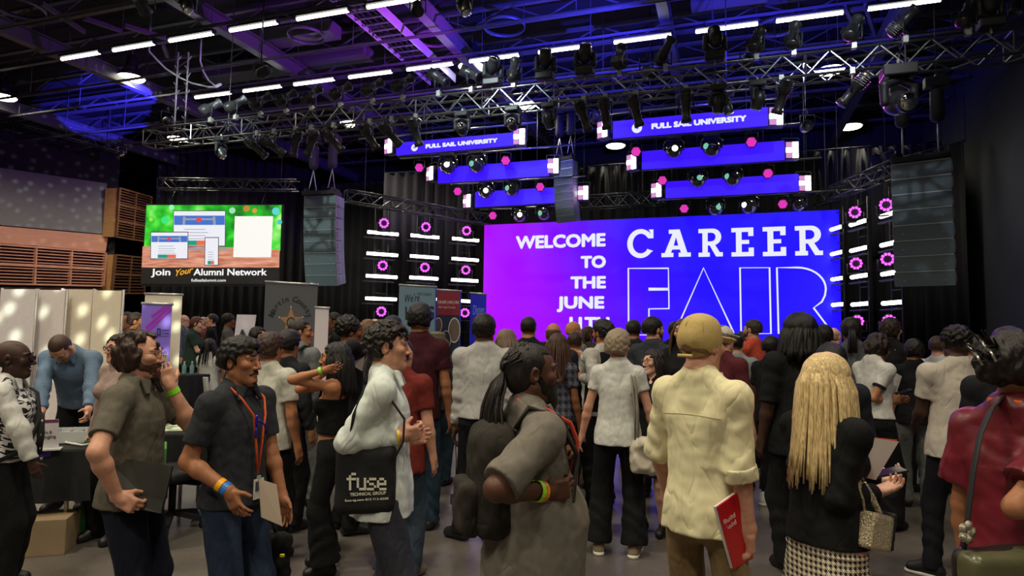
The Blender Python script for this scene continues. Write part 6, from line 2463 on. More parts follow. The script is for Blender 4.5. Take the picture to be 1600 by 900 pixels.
tc_, tR, th_ = table(-60, 150, 4.75, 5.0, 0.75, 0.74, 0.36, 'folding table under black cloth where the man in blue bends', 'black cloth over the table by the man in blue checks')
t2c, t2R, th2 = table(262, 420, 5.75, 5.9, 0.7, 0.74, 0.30, 'folding table under black cloth behind the bearded man', 'black cloth over the table behind the bearded man')
# sign holder
p = Plane(78, 690, 4.86, 25)
g = empty('sign_holder', tuple(p.o), 0, 'clear sign holder with purple-edged sheet standing on the black table', 'sign')
p.poly([(63, 656), (92, 655), (92, 716), (63, 718)], pr_('sheet', 205, 200, 205), 'sheet', g, 0.0, 0.006)
p.poly([(63, 656), (92, 655), (92, 659.5), (63, 660.5)], pr_('plum', 110, 30, 90), 'top_band', g, 0.008)
p.poly([(63, 702), (92, 700), (92, 712), (63, 714)], pr_('purple', 70, 40, 140), 'bottom_band', g, 0.008)
p.text('Mix &', (66, 678), (81, 677), 5, pr_('dark', 38, 40, 48), g, 0.008)
p.text('Mingling', (64, 686), (87, 684), 5.5, pr_('dark', 38, 40, 48), g, 0.008)
q0 = p.uv(77, 718)
MB().box(p.x*q0[0]+np.array((0, 0, th_-p.o[2]+0.006)), (0.15, 0.09, 0.012), p.R[:, [0, 2, 1]]).build('base', plain('acrylic', (0.75, 0.75, 0.78), 0.1), g)
# box of bits with white cable on the table
c = P(122, 690, 5.25)
b_ = Blob()
o = empty('open_tray', (c[0], c[1], th_), 0, 'low tray of swag and cables on the black table before the man in blue', 'tray')
MB().box((0, 0, 0.008), (0.34, 0.26, 0.012), tR).box(tR @ np.array((0, -0.13, 0.05)), (0.34, 0.012, 0.09), tR).box(tR @ np.array((0, 0.13, 0.05)), (0.34, 0.012, 0.09), tR).box(tR @ np.array((0.17, 0, 0.05)), (0.012, 0.26, 0.09), tR).box(tR @ np.array((-0.17, 0, 0.05)), (0.012, 0.26, 0.09), tR).build('tray', plain('tray_white', srgb(190, 195, 195), 0.4), o)
r_ = random.Random(4)
for k in range(14):
    MB().tube([tR @ np.array((r_.uniform(-.13, .13), r_.uniform(-.1, .1), 0.03)), tR @ np.array((r_.uniform(-.13, .13), r_.uniform(-.1, .1), 0.08))], 0.012, 6).build('trinket', plain('trinket_%d' % (k % 4), ((0.25, 0.22, 0.2), (0.5, 0.5, 0.5), (0.12, 0.12, 0.13), (0.4, 0.3, 0.25))[k % 4], 0.5), o)
wc = [P(x, y, dd) for x, y, dd in ((100, 682, 5.2), (103, 697, 5.1), (114, 704, 5.05), (128, 703, 5.0), (140, 700, 5.05))]
tag(MB().tube([np.array((q[0], q[1], max(q[2], th_+0.012))) for q in wc], 0.009, 6).build('charging_cable', plain('white_plastic', srgb(215, 215, 215), 0.4)), 'white cable looped on the black table beside the tray', 'cable')
# cardboard box under it
c = at_floor(92, 4.95)
o = empty('cardboard_box', tuple(c), 0, 'brown cardboard box on the floor under the black table', 'box')
MB().box((0, 0, 0.13), (0.36, 0.3, 0.26), tR).build('carton', plain('cardboard', srgb(150, 128, 100), 0.85, 0, 0.08, 8), o, bevel=0.004)
MB().box((0, 0, 0.262), (0.362, 0.06, 0.004), tR).build('tape_strip', plain('tape', srgb(175, 150, 115), 0.3), o)
# green boards and the chair with castors
p = Plane(265, 760, 5.1, -62)
c = at_floor(265, 5.1)
o = MB().box((c[0], c[1], 0.385), (0.34, 0.05, 0.77), p.R[:, [0, 2, 1]]).build('green_board', plain('green_foam', srgb(62, 130, 48), 0.6), bevel=0.008, origin=tuple(c))
tag(o, 'upright green board standing at the end of the black table', 'board')
o = bpy.data.objects.new('green_board', o.data)
COL.objects.link(o)
c = at_floor(152, 5.35)
o.location = c
tag(o, 'upright green board mostly hidden by the bearded man\'s legs', 'board')
c = at_floor(283, 5.55)
o = empty('office_chair', tuple(c), 0, 'black office chair on castors half under the black table', 'chair')
for k in range(5):
    a = k*2*math.pi/5+0.35
    e = np.array((0.27*math.cos(a), 0.27*math.sin(a), 0.075))
    l_ = MB().bar((0, 0, 0.13), e, 0.05, 0.035).build('base_arm', BLACK, o)
    w = MB()
    xx = np.array((-math.sin(a), math.cos(a), 0))
    w.lathe([(0.003, -0.02), (0.032, -0.02), (0.034, -0.012), (0.034, 0.012), (0.032, 0.02), (0.003, 0.02)], 16, frame(e+np.array((0, 0, -0.041)), (0, 0, 1), np.array((math.cos(a), math.sin(a), 0))))
    w.build('castor', DARKMETAL, l_)
MB().tube([(0, 0, 0.12), (0, 0, 0.42)], 0.03, 10).build('gas_post', BLACK, o)
b_ = Blob()
b_.box((0, 0, 0.46), (0.23, 0.23, 0.045), None, 0.04)
V, Q = b_.mesh(0.015)
raw_mesh('seat', V, Q, BLACK, o)
# magazine on the second table
c = P(284, 672, 6.0)
o = empty('magazine', (c[0], c[1], th2+0.002), 0, 'open magazine with a green landscape picture on the rear black table', 'magazine')
MB().box((0, 0, 0.006), (0.30, 0.40, 0.010), t2R).build('pages', pr_('mag_paper', 220, 222, 205), o)


def magpic():
    m, nt, b = new_mat('magazine_picture')
    tc = N(nt, 'ShaderNodeTexCoord')
    n = N(nt, 'ShaderNodeTexNoise')
    n.inputs['Scale'].default_value = 9
    nt.links.new(tc.outputs['Object'], n.inputs['Vector'])
    r = N(nt, 'ShaderNodeValToRGB')
    e = r.color_ramp.elements
    e[0].position, e[0].color = 0.42, (*srgb(80, 130, 50), 1)
    e[1].position, e[1].color = 0.6, (*srgb(235, 238, 220), 1)
    nt.links.new(n.outputs['Fac'], r.inputs[0])
    nt.links.new(r.outputs[0], b.inputs['Base Color'])
    return m


MB().box((0, 0, 0.0125), (0.27, 0.36, 0.002), t2R).build('picture', magpic(), o)
# white chair and its table farther back
c3, R3, th3 = table(246, 297, 11.2, 11.0, 0.6, 0.88, 0.30, 'tall draped table beside the white chair far behind', 'black cloth over the table beside the white chair')


def chair(px, d, yaw, label):
    c = at_floor(px, d)
    f = Rz(rad(yaw)) @ unit(np.array((FW[0], FW[1], 0)))
    R = np.stack([np.cross(f, (0, 0, 1)), f, (0, 0, 1)], 1)
    t = lambda x, y, z: R @ np.array((x, y, z))
    w = plain('white_chair_plastic', srgb(205, 205, 205), 0.4)
    o = empty('white_chair', tuple(c), 0, label, 'chair')
    b_ = Blob()
    b_.box(t(0, 0, 0.45), (0.22, 0.22, 0.02), R, 0.015)
    V, Q = b_.mesh(0.014)
    raw_mesh('seat', V, Q, w, o)
    b_ = Blob()
    b_.box(t(0, -0.235, 0.70), (0.22, 0.018, 0.15), R @ Rx(0.15), 0.016)
    V, Q = b_.mesh(0.014)
    raw_mesh('backrest', V, Q, w, o)
    for sx in (-1, 1):
        MB().tube([t(sx*0.21, 0.20, 0.44), t(sx*0.23, 0.24, 0)], 0.014, 8).build('leg', w, o)
        MB().tube([t(sx*0.20, -0.25, 0.80), t(sx*0.21, -0.20, 0.44), t(sx*0.23, -0.25, 0)], 0.014, 8).build('leg', w, o)


chair(326, 11.6, -10, 'white plastic chair under the woman with long black hair')
chair(283, 12.15, 95, 'white plastic chair turned sideways beside the draped table')
for (px, lab) in ((291, 'clear water bottle on the far draped table, nearer the cream banner'), (303, 'clear water bottle on the far draped table, nearer the white chair')):
    q = at_floor(px, 11.15)
    o = empty('water_bottle', (q[0], q[1], th3), 0, lab, 'bottle')
    MB().lathe([(0.001, 0), (0.034, 0.0), (0.036, 0.02), (0.036, 0.13), (0.033, 0.15), (0.014, 0.19), (0.013, 0.21), (0.001, 0.21)], 14).build('body', plain('bottle_plastic', srgb(120, 160, 160), 0.1), o)
    MB().lathe([(0.001, 0.21), (0.015, 0.21), (0.015, 0.23), (0.001, 0.23)], 12).build('cap', plain('bottle_cap', srgb(225, 225, 225), 0.4), o)
# dotted light over the partitions and the grey wall panel, from real fittings overhead
beam((-2.5, 0.6, 7.6), None, 1.85, P(95, 505, 7.6), (0.95, 1.0, 0.85), 5200, 26, 'ceiling spot throwing round white dots on the white partitions', gobo=30)
beam((-9.0, 10.4, 6.9), None, 2.55, P(80, 310, 23), (0.8, 0.85, 0.9), 2600, 40, 'ceiling spot throwing faint dots on the grey wall panel', gobo=36)
beam((3.8, 8.6, 7.4), None, 2.05, at_floor(1140, 3.6), (0.35, 0.2, 1.0), 260, 34, 'violet ceiling spot pooling on the floor before the man in the cap', blend=0.9)
beam((-5.2, 9.9, 7.4), None, 2.05, at_floor(735, 4.3), (0.5, 0.35, 1.0), 170, 26, 'violet ceiling spot pooling on the floor beside the dreadlocked man', blend=0.9)
beam((4.8, 13.0, 7.4), None, 2.05, at_floor(1420, 10.5), (0.9, 0.1, 1.0), 900, 20, 'magenta ceiling spot on the floor in front of the stage', blend=0.8)
beam((2.4, 10.3, 7.4), None, 2.05, at_floor(1195, 9.6), (1.0, 0.80, 0.5), 650, 30, 'warm ceiling spot on the floor in front of the coral polo man', blend=0.9)
# ------------------------------------------------------------------ worn and carried things
def wristband(q, nm, col, off=0.0, w=0.012, r=0.034):
    A = q.arms[nm]
    u = unit(A['W']-A['E'])
    c = A['W']-u*(0.012+off)
    x = unit(np.cross(u, (0.3, 0.2, 0.9)))
    y = np.cross(u, x)
    s = q.s
    mb = MB()
    n = 18
    vs_ = []
    for k in range(n):
        a = 2*math.pi*k/n
        for du, rr in ((-w, r-0.002), (-w, r), (w, r), (w, r-0.002)):
            vs_.append((c+u*du+(x*math.cos(a)+y*math.sin(a))*rr)*s)
    fs = []
    for k in range(n):
        for m in range(4):
            fs.append((k*4+m, ((k+1) % n)*4+m, ((k+1) % n)*4+(m+1) % 4, k*4+(m+1) % 4))
    mb.add(vs_, fs, 0, False)
    o = mb.build('wristband', plain('band_%d_%d_%d' % col, srgb(*col), 0.35), q.o)
    return o


def lanyard(q, col, ln=0.34, badge=True, out=0.0, shift=0.0):
    ch, s = q.ch, q.s
    y1 = 0.132+out
    pts = [ch(shift, y1+0.02, 1.46-ln), ch(0.04+shift, y1+0.015, 1.36), ch(0.075, y1-0.03, 1.44), ch(0.082, 0.0, 1.515), ch(0.05, -0.075, 1.53), ch(-0.05, -0.075, 1.53), ch(-0.082, 0.0, 1.515), ch(-0.075, y1-0.03, 1.44), ch(-0.04+shift, y1+0.015, 1.36), ch(shift, y1+0.02, 1.46-ln)]
    sm = []
    for i in range(len(pts)-1):
        for t in (0, 0.5):
            sm.append(pts[i]*(1-t)+pts[i+1]*t)
    sm.append(pts[-1])
    o = MB().tube([p*s for p in sm], 0.0085, 6, flat=(1.0, 0.35)).build('lanyard', plain('lanyard_%d_%d_%d' % col, srgb(*col), 0.6), q.o)
    if badge:
        c = ch(shift, y1+0.028, 1.46-ln-0.075)
        mb = MB()
        mb.box(c*s, (0.062, 0.005, 0.095), ch.R)
        b = mb.build('badge', plain('badge_white', srgb(215, 210, 205), 0.4), o)
        MB().box((c+ch.R @ np.array((0, 0.004, 0.015)))*s, (0.048, 0.003, 0.045), ch.R).build('badge_photo', plain('badge_photo', srgb(70, 60, 80), 0.5), b)
        MB().box((c+ch.R @ np.array((0, 0.0, 0.056)))*s, (0.02, 0.008, 0.02), ch.R).build('clip', PALESTEEL, b)
    return o


def place(name, q, label, cat):
    """top-level thing carried by a person, in the person's own frame"""
    g = empty(name, tuple(q.root), q.rz, label, cat)
    return g


def backpack(q, col, label, sc=1.0, y0=0.0, strap=True):
    ch, s = q.ch, q.s
    g = place('backpack', q, label, 'backpack')
    m = cloth(col, 0.2, 0.5, 10)
    B = Blob()
    B.box(ch(0, -0.235-y0, 1.22), (0.15*sc, 0.085*sc, 0.22*sc), ch.R, 0.06, k=0.03)
    B.ell(ch(0, -0.22-y0, 1.40), (0.13*sc, 0.075*sc, 0.06*sc), ch.R, k=0.05)
    V, Q = B.mesh(0.011, (), [(0.003, 40, (1, 1, 1))])
    raw_mesh('main_pocket', V*s, Q, m, g)
    B = Blob()
    B.box(ch(0, -0.33-y0, 1.13), (0.115*sc, 0.04*sc, 0.11*sc), ch.R, 0.03, k=0.02)
    V, Q = B.mesh(0.011, (), [(0.003, 40, (1, 1, 1))])
    raw_mesh('front_pocket', V*s, Q, m, g)
    if strap:
        for sd in (-1, 1):
            pts = [ch(sd*0.09, -0.16-y0, 1.43), ch(sd*0.115, -0.05, 1.51), ch(sd*0.12, 0.07, 1.475), ch(sd*0.125, 0.145, 1.33), ch(sd*0.14, 0.12, 1.16), ch(sd*0.155, -0.02, 1.08), ch(sd*0.12, -0.16-y0, 1.06)]
            MB().tube([p*s for p in pts], 0.024, 8, flat=(1.0, 0.4)).build('shoulder_strap', m, g)
    MB().tube([ch(-0.03, -0.20-y0, 1.455)*s, ch(-0.02, -0.20-y0, 1.49)*s, ch(0.02, -0.20-y0, 1.49)*s, ch(0.03, -0.20-y0, 1.455)*s], 0.008, 6).build('grab_loop', m, g)
    return g


def sheet(px_quad, d, name, label, cat, mat, t=0.003, tilt=0.0, extra=None):
    """stiff sheet or folder whose four corners are (px, py, extra depth)"""
    c = [P(x, y, d+dd) for x, y, dd in px_quad]
    o = sum(c)/4
    n = unit(np.cross(c[1]-c[0], c[3]-c[0]))
    if n @ (CP-o) < 0:
        n = -n
    g = empty(name, tuple(o), 0, label, cat)
    MB().hexa([p-o-n*t/2 for p in c], [p-o+n*t/2 for p in c]).build('cover' if cat == 'folder' else 'sheet', mat, g)
    if extra:
        extra(g, c, o, n, t)
    return g


paper_mat = plain('paper_white', srgb(212, 206, 204), 0.7)
TEE = dict(sleeve=0.6, hem=0.86, fit=0.01)


def tee(c, **k):
    d = dict(TEE, c=c)
    d.update(k)
    return d


def dshirt(c, **k):
    return tee(c, sleeve=1.93, loose=0.006, **k)


JEANS = dict(c=(34, 42, 62), style='straight')
BLK = dict(c=(14, 14, 17), style='straight')
rx = lambda px, py, dd: ('px', px, py, dd)

# ------------------------------------------------------------------ the front row
# woman in the houndstooth vest
q = person('woman with short hair and glasses in black and white houndstooth vest', 24, 540, 4.2, 70, sex='f', b=1.05, skin='deep', detail=2, hs=1.16, smile=True, head=(0, 0, 0),
           shirt=dict(c=(205, 203, 200), sleeve=1.9, hem=0.93, loose=0.02, fit=0.02), pants=dict(BLK, style='wide'), hair=('buzz', (30, 24, 22)), shoes=(16, 16, 18),
           collar=((205, 203, 200), 'shirt'), glasses=((16, 14, 16), 0.0035), armR=dict(w=rx(58, 742, -0.16), e=rx(46, 690, -0.25)), belly=0.5)
hv = checks('houndstooth', (16, 14, 18), (205, 203, 205), 0.042, 'hound')
B = Blob()
ch = q.ch
B.ell(ch(0, 0.0, 1.28), (0.182, 0.142, 0.19), ch.R, k=0.05)
B.tub(ch(0, 0, 1.34), q.pelv(0, 0.01, 0.95), (0.178, 0.14), (0.205, 0.178), ch.R[:, 0], k=0.04)
for sd in (-1, 1):
    B.ell(ch(sd*0.073, 0.088, 1.27), (0.076, 0.074, 0.08), ch.R, k=0.04)
    B.cone(ch(sd*0.10, -0.01, 1.44), ch(sd*0.07, -0.01, 1.478), 0.062, 0.05, k=0.03)
    B.ell(ch(sd*0.205, 0, 1.36), (0.05, 0.16, 0.12), ch.R, k=0.01, sub=True)
B.cone(ch(0, 0.02, 1.49), ch(0, 0.05, 1.6), 0.074, 0.1, k=0.006, sub=True)
B.cone(ch(0, 0.16, 1.40), ch(0, 0.2, 1.27), 0.055, 0.008, k=0.006, sub=True)
q.part('knitted_vest', B, hv, 0.0075)
mb = MB()
mb.tube([p*q.s for p in (ch(0.02, 0.19, 1.25), ch(0.03, 0.20, 1.1), ch(0.03, 0.19, 0.96))], 0.032, 8, flat=(1, 0.35))
mb.build('vest_placket', plain('placket', (0.008, 0.008, 0.01), 0.8), q.o)
for z in (1.2, 1.1, 1.0):
    MB().lathe([(0.001, -0.006), (0.012, 0), (0.001, 0.008)], 10, frame(ch(0.03, 0.215, z)*q.s, (1, 0, 0), (0, 0, 1))).build('pearl_button', plain('pearl', srgb(225, 220, 205), 0.2), q.o)
g = place('crossbody_strap', q, 'black crossbody bag strap over the houndstooth vest', 'bag strap')
MB().tube([p*q.s for p in (ch(-0.12, -0.12, 1.42), ch(-0.11, 0.0, 1.50), ch(-0.08, 0.14, 1.40), ch(0.02, 0.20, 1.22), ch(0.16, 0.17, 1.02), ch(0.215, 0.02, 0.95))], 0.02, 8, flat=(1, 0.35)).build('webbing', BLACK, g)

# bearded man touching his nose
q = person('bearded man in grey-brown polo and wire glasses touching his nose', 222, 520, 3.2, 86, skin='fair', detail=2, b=1.04, head=(0, 0, 0),
           shirt=tee((96, 90, 80), sleeve=0.72, hem=0.88, fit=0.02), pants=dict(c=(20, 24, 40), style='straight'), hair=('wavy', (50, 34, 26), dict(line=0.100, side=0.012)), beard=(0.35, (74, 48, 34)),
           collar=((84, 79, 72), 'polo'), glasses=((120, 105, 85), 0.0014), armR=dict(w=rx(183, 776, -0.30), e=rx(150, 722, -0.40), hdw=(0.80, -0.52, 0.1), pnw=(-0.2, -0.1, 1), curl=1.0, thumb=0.2),
           armL=dict(w=rx(266, 603, 0.05), e=rx(291, 660, 0.12), hdw=(-0.30, 0.94, -0.05), pnw=(-0.55, -0.1, 0.8), curl=0.85))
wristband(q, 'L', (140, 235, 40), 0.02, 0.014)
BP_FOLDER = plain('folder_charcoal', srgb(44, 44, 40), 0.7, 0, 0.1, 40)


def flap(g, c, o, n, t):
    a = (c[3]*0.75+c[0]*0.25)-o
    b = (c[2]*0.72+c[1]*0.28)-o
    MB().hexa([a+n*t*0.5, b+n*t*0.5, c[2]-o+n*t*0.5, c[3]-o+n*t*0.5], [a+n*t*0.9, b+n*t*0.9, c[2]-o+n*t*0.9, c[3]-o+n*t*0.9]).build('flap', plain('folder_flap', srgb(50, 50, 45), 0.7), g)


sheet([(163, 712, 0.02), (270, 729, 0.06), (253, 803, 0.0), (170, 786, -0.06)], 2.98, 'folder', 'dark grey document folder in the bearded man\'s hand', 'folder', BP_FOLDER, 0.022, extra=flap)
tag(MB().box((0, 0, 0), (0.07, 0.009, 0.14), np.stack([unit(0.5*RT+0.8*FW), unit(-0.8*RT+0.5*FW), UP], 1)).build('mobile_phone', plain('phone_white', srgb(210, 210, 215), 0.2), bevel=0.004, origin=(0, 0, 0)), 'pale mobile phone held up by the bearded man', 'phone').location = P(250.5, 575, 3.25)

# man in dark polo, hand on hip
q = person('man with moustache in dark polo, orange lanyard, hand on hip', 378, 531, 3.2, 112, skin='olive', detail=2, b=1.0, head=(-8, 0, 0),
           shirt=tee((42, 44, 50), sleeve=0.7, hem=0.90, fit=0.018), pants=dict(c=(36, 48, 70), style='straight'), hair=('crop', (22, 18, 17), dict(vol=0.004, line=0.078)), beard=(-0.35, (34, 24, 20)),
           collar=((38, 40, 46), 'polo'), armR=dict(w=rx(357, 766, -0.27), e=rx(302, 722, -0.24), hdw=(0.45, -0.85, -0.1), pnw=(0.3, 0.2, 1), curl=0.35, spread=0.5),
           armL=dict(w=(-0.20, 0.16, 0.84)))
wristband(q, 'R', (250, 175, 20), 0.035, 0.013)
wristband(q, 'R', (40, 120, 215), 0.004, 0.013)
lanyard(q, (225, 92, 45), 0.40)
g = place('sunglasses', q, 'blue mirrored sunglasses hooked on the dark polo man\'s shirt', 'sunglasses')
sgm = plain('mirror_blue', srgb(60, 50, 190), 0.12, 0.7)
c0 = q.ch(0.03, 0.165, 1.34)
for dz in (0.0, -0.062):
    MB().tube([(c0+q.ch.R @ np.array((0.012*math.sin(a_)+0.01, 0.010*math.sin(a_), dz+0.026*math.cos(a_))))*q.s for a_ in np.linspace(0, 2*math.pi, 13)[:-1]], 0.006, 6, closed=True).build('lens_rim', sgm, g)
MB().tube([c0*q.s, (c0+q.ch.R @ np.array((-0.05, 0.0, -0.03)))*q.s, (c0+q.ch.R @ np.array((-0.07, -0.005, -0.08)))*q.s], 0.005, 6).build('temple', sgm, g)
sheet([(404, 748, 0.0), (432, 757, 0.05), (441, 822, 0.05), (408, 808, 0.0)], 3.02, 'paper_stack', 'small stack of cream papers held beside the dark polo man', 'papers', plain('paper_cream', srgb(205, 185, 165), 0.7), 0.008)

g = empty('drawstring_bag', tuple(P(424, 872, 3.45)), 0, 'black bag with small yellow tabs hanging behind the dark polo man', 'bag')
B = Blob()
B.box((0, 0, 0), (0.095, 0.075, 0.14), None, 0.06)
V, Q = B.mesh(0.012, (), [(0.008, 26, (1, 1, 1)), (0.004, 60, (1, 1, 1))])
raw_mesh('bag_body', V, Q, cloth((18, 18, 20)), g)
w0 = P(418, 790, 3.4)-P(424, 872, 3.45)
for dx in (-0.03, 0.03):
    MB().tube([np.array((dx, 0, 0.12)), w0*0.6+np.array((dx, 0, 0)), w0], 0.008, 6).build('strap', BLACK, g)
ytab = plain('yellow_tab', srgb(225, 205, 40), 0.6)
for px_, py_ in ((405, 874), (441, 868)):
    MB().box(P(px_, py_, 3.36)-P(424, 872, 3.45), (0.022, 0.012, 0.012), np.stack([RT, FW, UP], 1)).build('tab', ytab, g)

# curly-haired man with the tote bag
q = person('curly-haired man in pale dress shirt holding a bag strap', 606, 506, 3.25, 84, skin='fair', detail=2, b=1.04,
           shirt=dshirt((190, 196, 188), hem=0.80, fit=0.015, pleat=(0.005, 8), mat=cloth((214, 222, 218), 0.05, 0.5, 9)), pants=dict(c=(52, 54, 64), style='straight'), hair=('curly', (34, 28, 26), dict(line=0.082, nape=-0.07)), 
           collar=((214, 222, 218), 'shirt'), brows=(40, 30, 26), armR=dict(w=rx(626, 682, -0.17), e=rx(549, 712, -0.22), hdw=(0.95, 0.2, 0.1), pnw=(0.1, 0.3, 1), curl=1.1),
           armL=dict(w=rx(640, 684, 0.02), e=rx(575, 715, 0.2), hdw=(0.95, 0.15, -0.15), pnw=(0, 0.2, -1), curl=0.8), feet=((-0.11, -0.05), (0.11, 0.05)))
wristband(q, 'R', (245, 200, 20), 0.006, 0.011, 0.037)
TOTE = plain('black_canvas', (0.007, 0.007, 0.008), 0.85, 0, 0.3, 12, 0.3)
p = Plane(570, 745, 2.99, 6)
g = empty('tote_bag', tuple(p.o), 0, 'black tote bag with white dotted lettering on the curly-haired man\'s side', 'bag')
a, b = p.uv(523, 806), p.uv(613, 803)
c, d_ = p.uv(622, 700), p.uv(521, 700)
B = Blob()
mid = (np.array(a)+b+c+d_)/4
B.box(p.x*mid[0]+np.array((0, 0, mid[1]))-p.n*0.05, ((b[0]-a[0])/2+0.01, (c[1]-b[1])/2+0.01, 0.05), p.R, 0.045, k=0.02)
V, Q = B.mesh(0.011, (), [(0.003, 22, (1, 1, 1))])
raw_mesh('bag_body', V, Q, TOTE, g)
MB().tube([P(x, y, dd)-p.o for x, y, dd in ((545, 705, 2.99), (553, 650, 2.98), (572, 604, 3.10), (590, 600, 3.10), (612, 626, 3.04), (632, 655, 3.01), (630, 690, 3.0), (617, 715, 2.99))], 0.016, 8, flat=(1, 0.35)).build('strap', TOTE, g)
FONT = {'f': ['..##.', '.#...', '####.', '.#...', '.#...', '.#...', '.#...'], 'u': ['.....', '.....', '#..#.', '#..#.', '#..#.', '#..#.', '.###.'], 's': ['.....', '.....', '.###.', '#....', '.##..', '...#.', '###..'], 'e': ['.....', '.....', '.##..', '#..#.', '####.', '#....', '.###.']}
prn = plain('bag_print', srgb(228, 224, 208), 0.6)
x0 = 543.5
for chh in 'fuse':
    mb = MB()
    for r in range(7):
        for cc in range(5):
            if FONT[chh][r][cc] == '#':
                for du in (-0.9, 0.9):
                    for dv in (-0.9, 0.9):
                        w = p.uv(x0+cc*3.7+du, 740.5+r*3.9+dv)
                        mb.box(p.x*w[0]+np.array((0, 0, w[1]))+p.n*0.0035, (0.0046, 0.0052, 0.003), p.R)
    mb.build('dotted_letter', prn, g)
    x0 += 15.8
p.text('TECHNICAL GROUP', (547, 775), (603, 772), 5, prn, g, 0.003, bold=0.02)
p.text('fuse-tg.com 813 713-8200', (539, 783.5), (607, 780), 3.2, prn, g, 0.003, bold=0.02)

# man with dreadlocks and backpack
q = person('man with dreadlocks in grey polo, gripping his backpack strap', 832, 537, 2.42, 74, skin='dark', detail=2, b=1.14, belly=0.7, head=(6, 0, 0),
           shirt=tee((112, 106, 98), sleeve=0.92, hem=0.84, fit=0.035, loose=0.02), pants=dict(c=(22, 22, 30), style='relaxed'), hair=('dreads', (34, 29, 27), dict(len=0.26, n=66)), beard=(0.9, (20, 17, 16)),
           collar=((118, 112, 104), 'polo'), armR=dict(w=rx(850, 768, -0.20), e=rx(778, 800, -0.36), hdw=(0.92, 0.12, 0.05), pnw=(0.2, 0.1, 1), curl=1.25),
           armL=dict(w=rx(868, 735, 0.05), hdw=(0.6, 0.7, 0), pnw=(0.2, 0, -1), curl=1.2))
wristband(q, 'R', (165, 235, 50), 0.028, 0.011, 0.039)
wristband(q, 'R', (245, 140, 40), 0.006, 0.008, 0.039)
lanyard(q, (220, 80, 50), 0.34, out=0.035, shift=0.0)
backpack(q, (46, 42, 38), 'dark brown backpack on the dreadlocked man\'s back', 0.92, -0.07)

# man in the cap
q = person('man in tan cap and cream shirt with rolled sleeves, seen from behind', 1096, 497, 2.82, 46, skin='fair', detail=2, b=0.86, head=(8, 2, 0), hands='R',
           shirt=dict(sleeve=1.06, hem=0.845, fit=0.012, loose=0.018, flare=0.004, pleat=(0.006, 9), mat=cloth((226, 216, 176), 0.05, 0.45, 8)), pants=dict(c=(138, 116, 82), style='straight'), hair=('buzz', (120, 92, 70), dict(nape=-0.06)),
           collar=((226, 216, 176), 'stand'), armR=dict(w=rx(1171, 830, -0.16), e=rx(1160, 748, -0.16), hdw=(0.08, -0.99, 0.1), pnw=(-1, 0, 0.1), curl=0.75), armL=dict(w=(-0.27, 0.16, 0.92)), shoes=(60, 50, 42))
B = Blob()
hh = q.hh
B.ell(hh(0, -0.014, 0.03), (0.087, 0.106, 0.100), q.hf.R, k=0.01)
B.ell(hh(0, -0.005, 0.085), (0.070, 0.085, 0.052), q.hf.R, k=0.03)
B.box(hh(0, 0.042, -0.112), (0.2, 0.25, 0.1), q.hf.R @ Rx(0.45), 0.005, k=0.006, sub=True)
B.ell(hh(0, -0.125, -0.026), (0.030, 0.05, 0.024), q.hf.R, k=0.006, sub=True)
cap_m = plain('cap_tan', srgb(190, 164, 104), 0.85, 0, 0.06, 18, 0.25)
co = q.part('cap', B, cap_m, 0.005)
B = Blob()
B.ell(hh(0, 0.125, 0.034), (0.074, 0.080, 0.010), q.hf.R @ Rx(-0.12), k=0.01)
q.part('cap_visor', B, cap_m, 0.006)
MB().tube([hh(0.103*math.sin(a), -0.014-0.103*math.cos(a), -0.047)*q.s for a in np.linspace(-0.38, 0.38, 9)], 0.007, 6, flat=(0.5, 1.2)).build('cap_strap', cap_m, q.o)
MB().lathe([(0.001, 0.004), (0.008, 0.0), (0.001, -0.002)], 8, frame(hh(0, -0.005, 0.137)*q.s, (1, 0, 0), (0, 1, 0))).build('cap_button', cap_m, q.o)
mb = MB()
for sd in (-1, 0, 1):
    mb.tube([hh(0.088*math.sin(sd*0.9)*math.cos(t), -0.012-0.108*math.cos(sd*0.9)*math.cos(t), 0.045+0.090*math.sin(t))*q.s for t in np.linspace(0.15 if sd else 0.4, 1.45, 9)], 0.0016, 5)
mb.build('cap_seam', plain('cap_seam', srgb(160, 136, 84), 0.9), q.o)
seam_m = plain('cream_seam', srgb(196, 184, 142), 0.9)
sv = q.shirt.data
tree = BVHTree.FromPolygons([v.co for v in sv.vertices], [tuple(p_.vertices) for p_ in sv.polygons])


def on_back(x, z):
    h_ = tree.ray_cast(Vector(q.ch(x, -0.5, z)*q.s), Vector(q.ch.R @ np.array((0, 1.0, 0))))[0]
    return np.array(h_)


mb = MB()
mb.tube([on_back(x, 1.34-0.4*x*x) for x in np.linspace(-0.135, 0.135, 28)], 0.0022, 5)
mb.build('yoke_seam', seam_m, q.o)
# rolled cuff and yoke pleat
A = q.arms['R']
u = unit(A['W']-A['E'])
B = Blob()
B.cone(A['E']+u*-0.015, A['E']+u*0.045, 0.074, 0.070, clip=(1, 1))
q.part('rolled_cuff', B, cloth((226, 216, 176), 0.05, 0.5, 8), 0.006, (), [(0.002, 60, (1, 1, 1))])
redm = plain('folder_red', srgb(190, 24, 34), 0.35)


def pages(g, c, o, n, t):
    MB().hexa([p-o-n*t*0.5+(c[3]-c[2])*0.05 for p in c], [p-o-n*t*2.2+(c[3]-c[2])*0.05 for p in c]).build('pages', paper_mat, g)
    e = unit(c[2]-c[1])
    x = unit(c[1]-c[0])
    for k, (s_, w) in enumerate((('Build', 0.10), ('Bold', 0.10))):
        M = frame(c[0]-o+x*0.02+e*(0.085+0.03*k)+n*t*0.6, x, -e)
        text_mesh('lettering', s_, 0.028, M, plain('print_white', srgb(225, 220, 215), 0.7), g, 0.0005, 0.0, width=0.07)


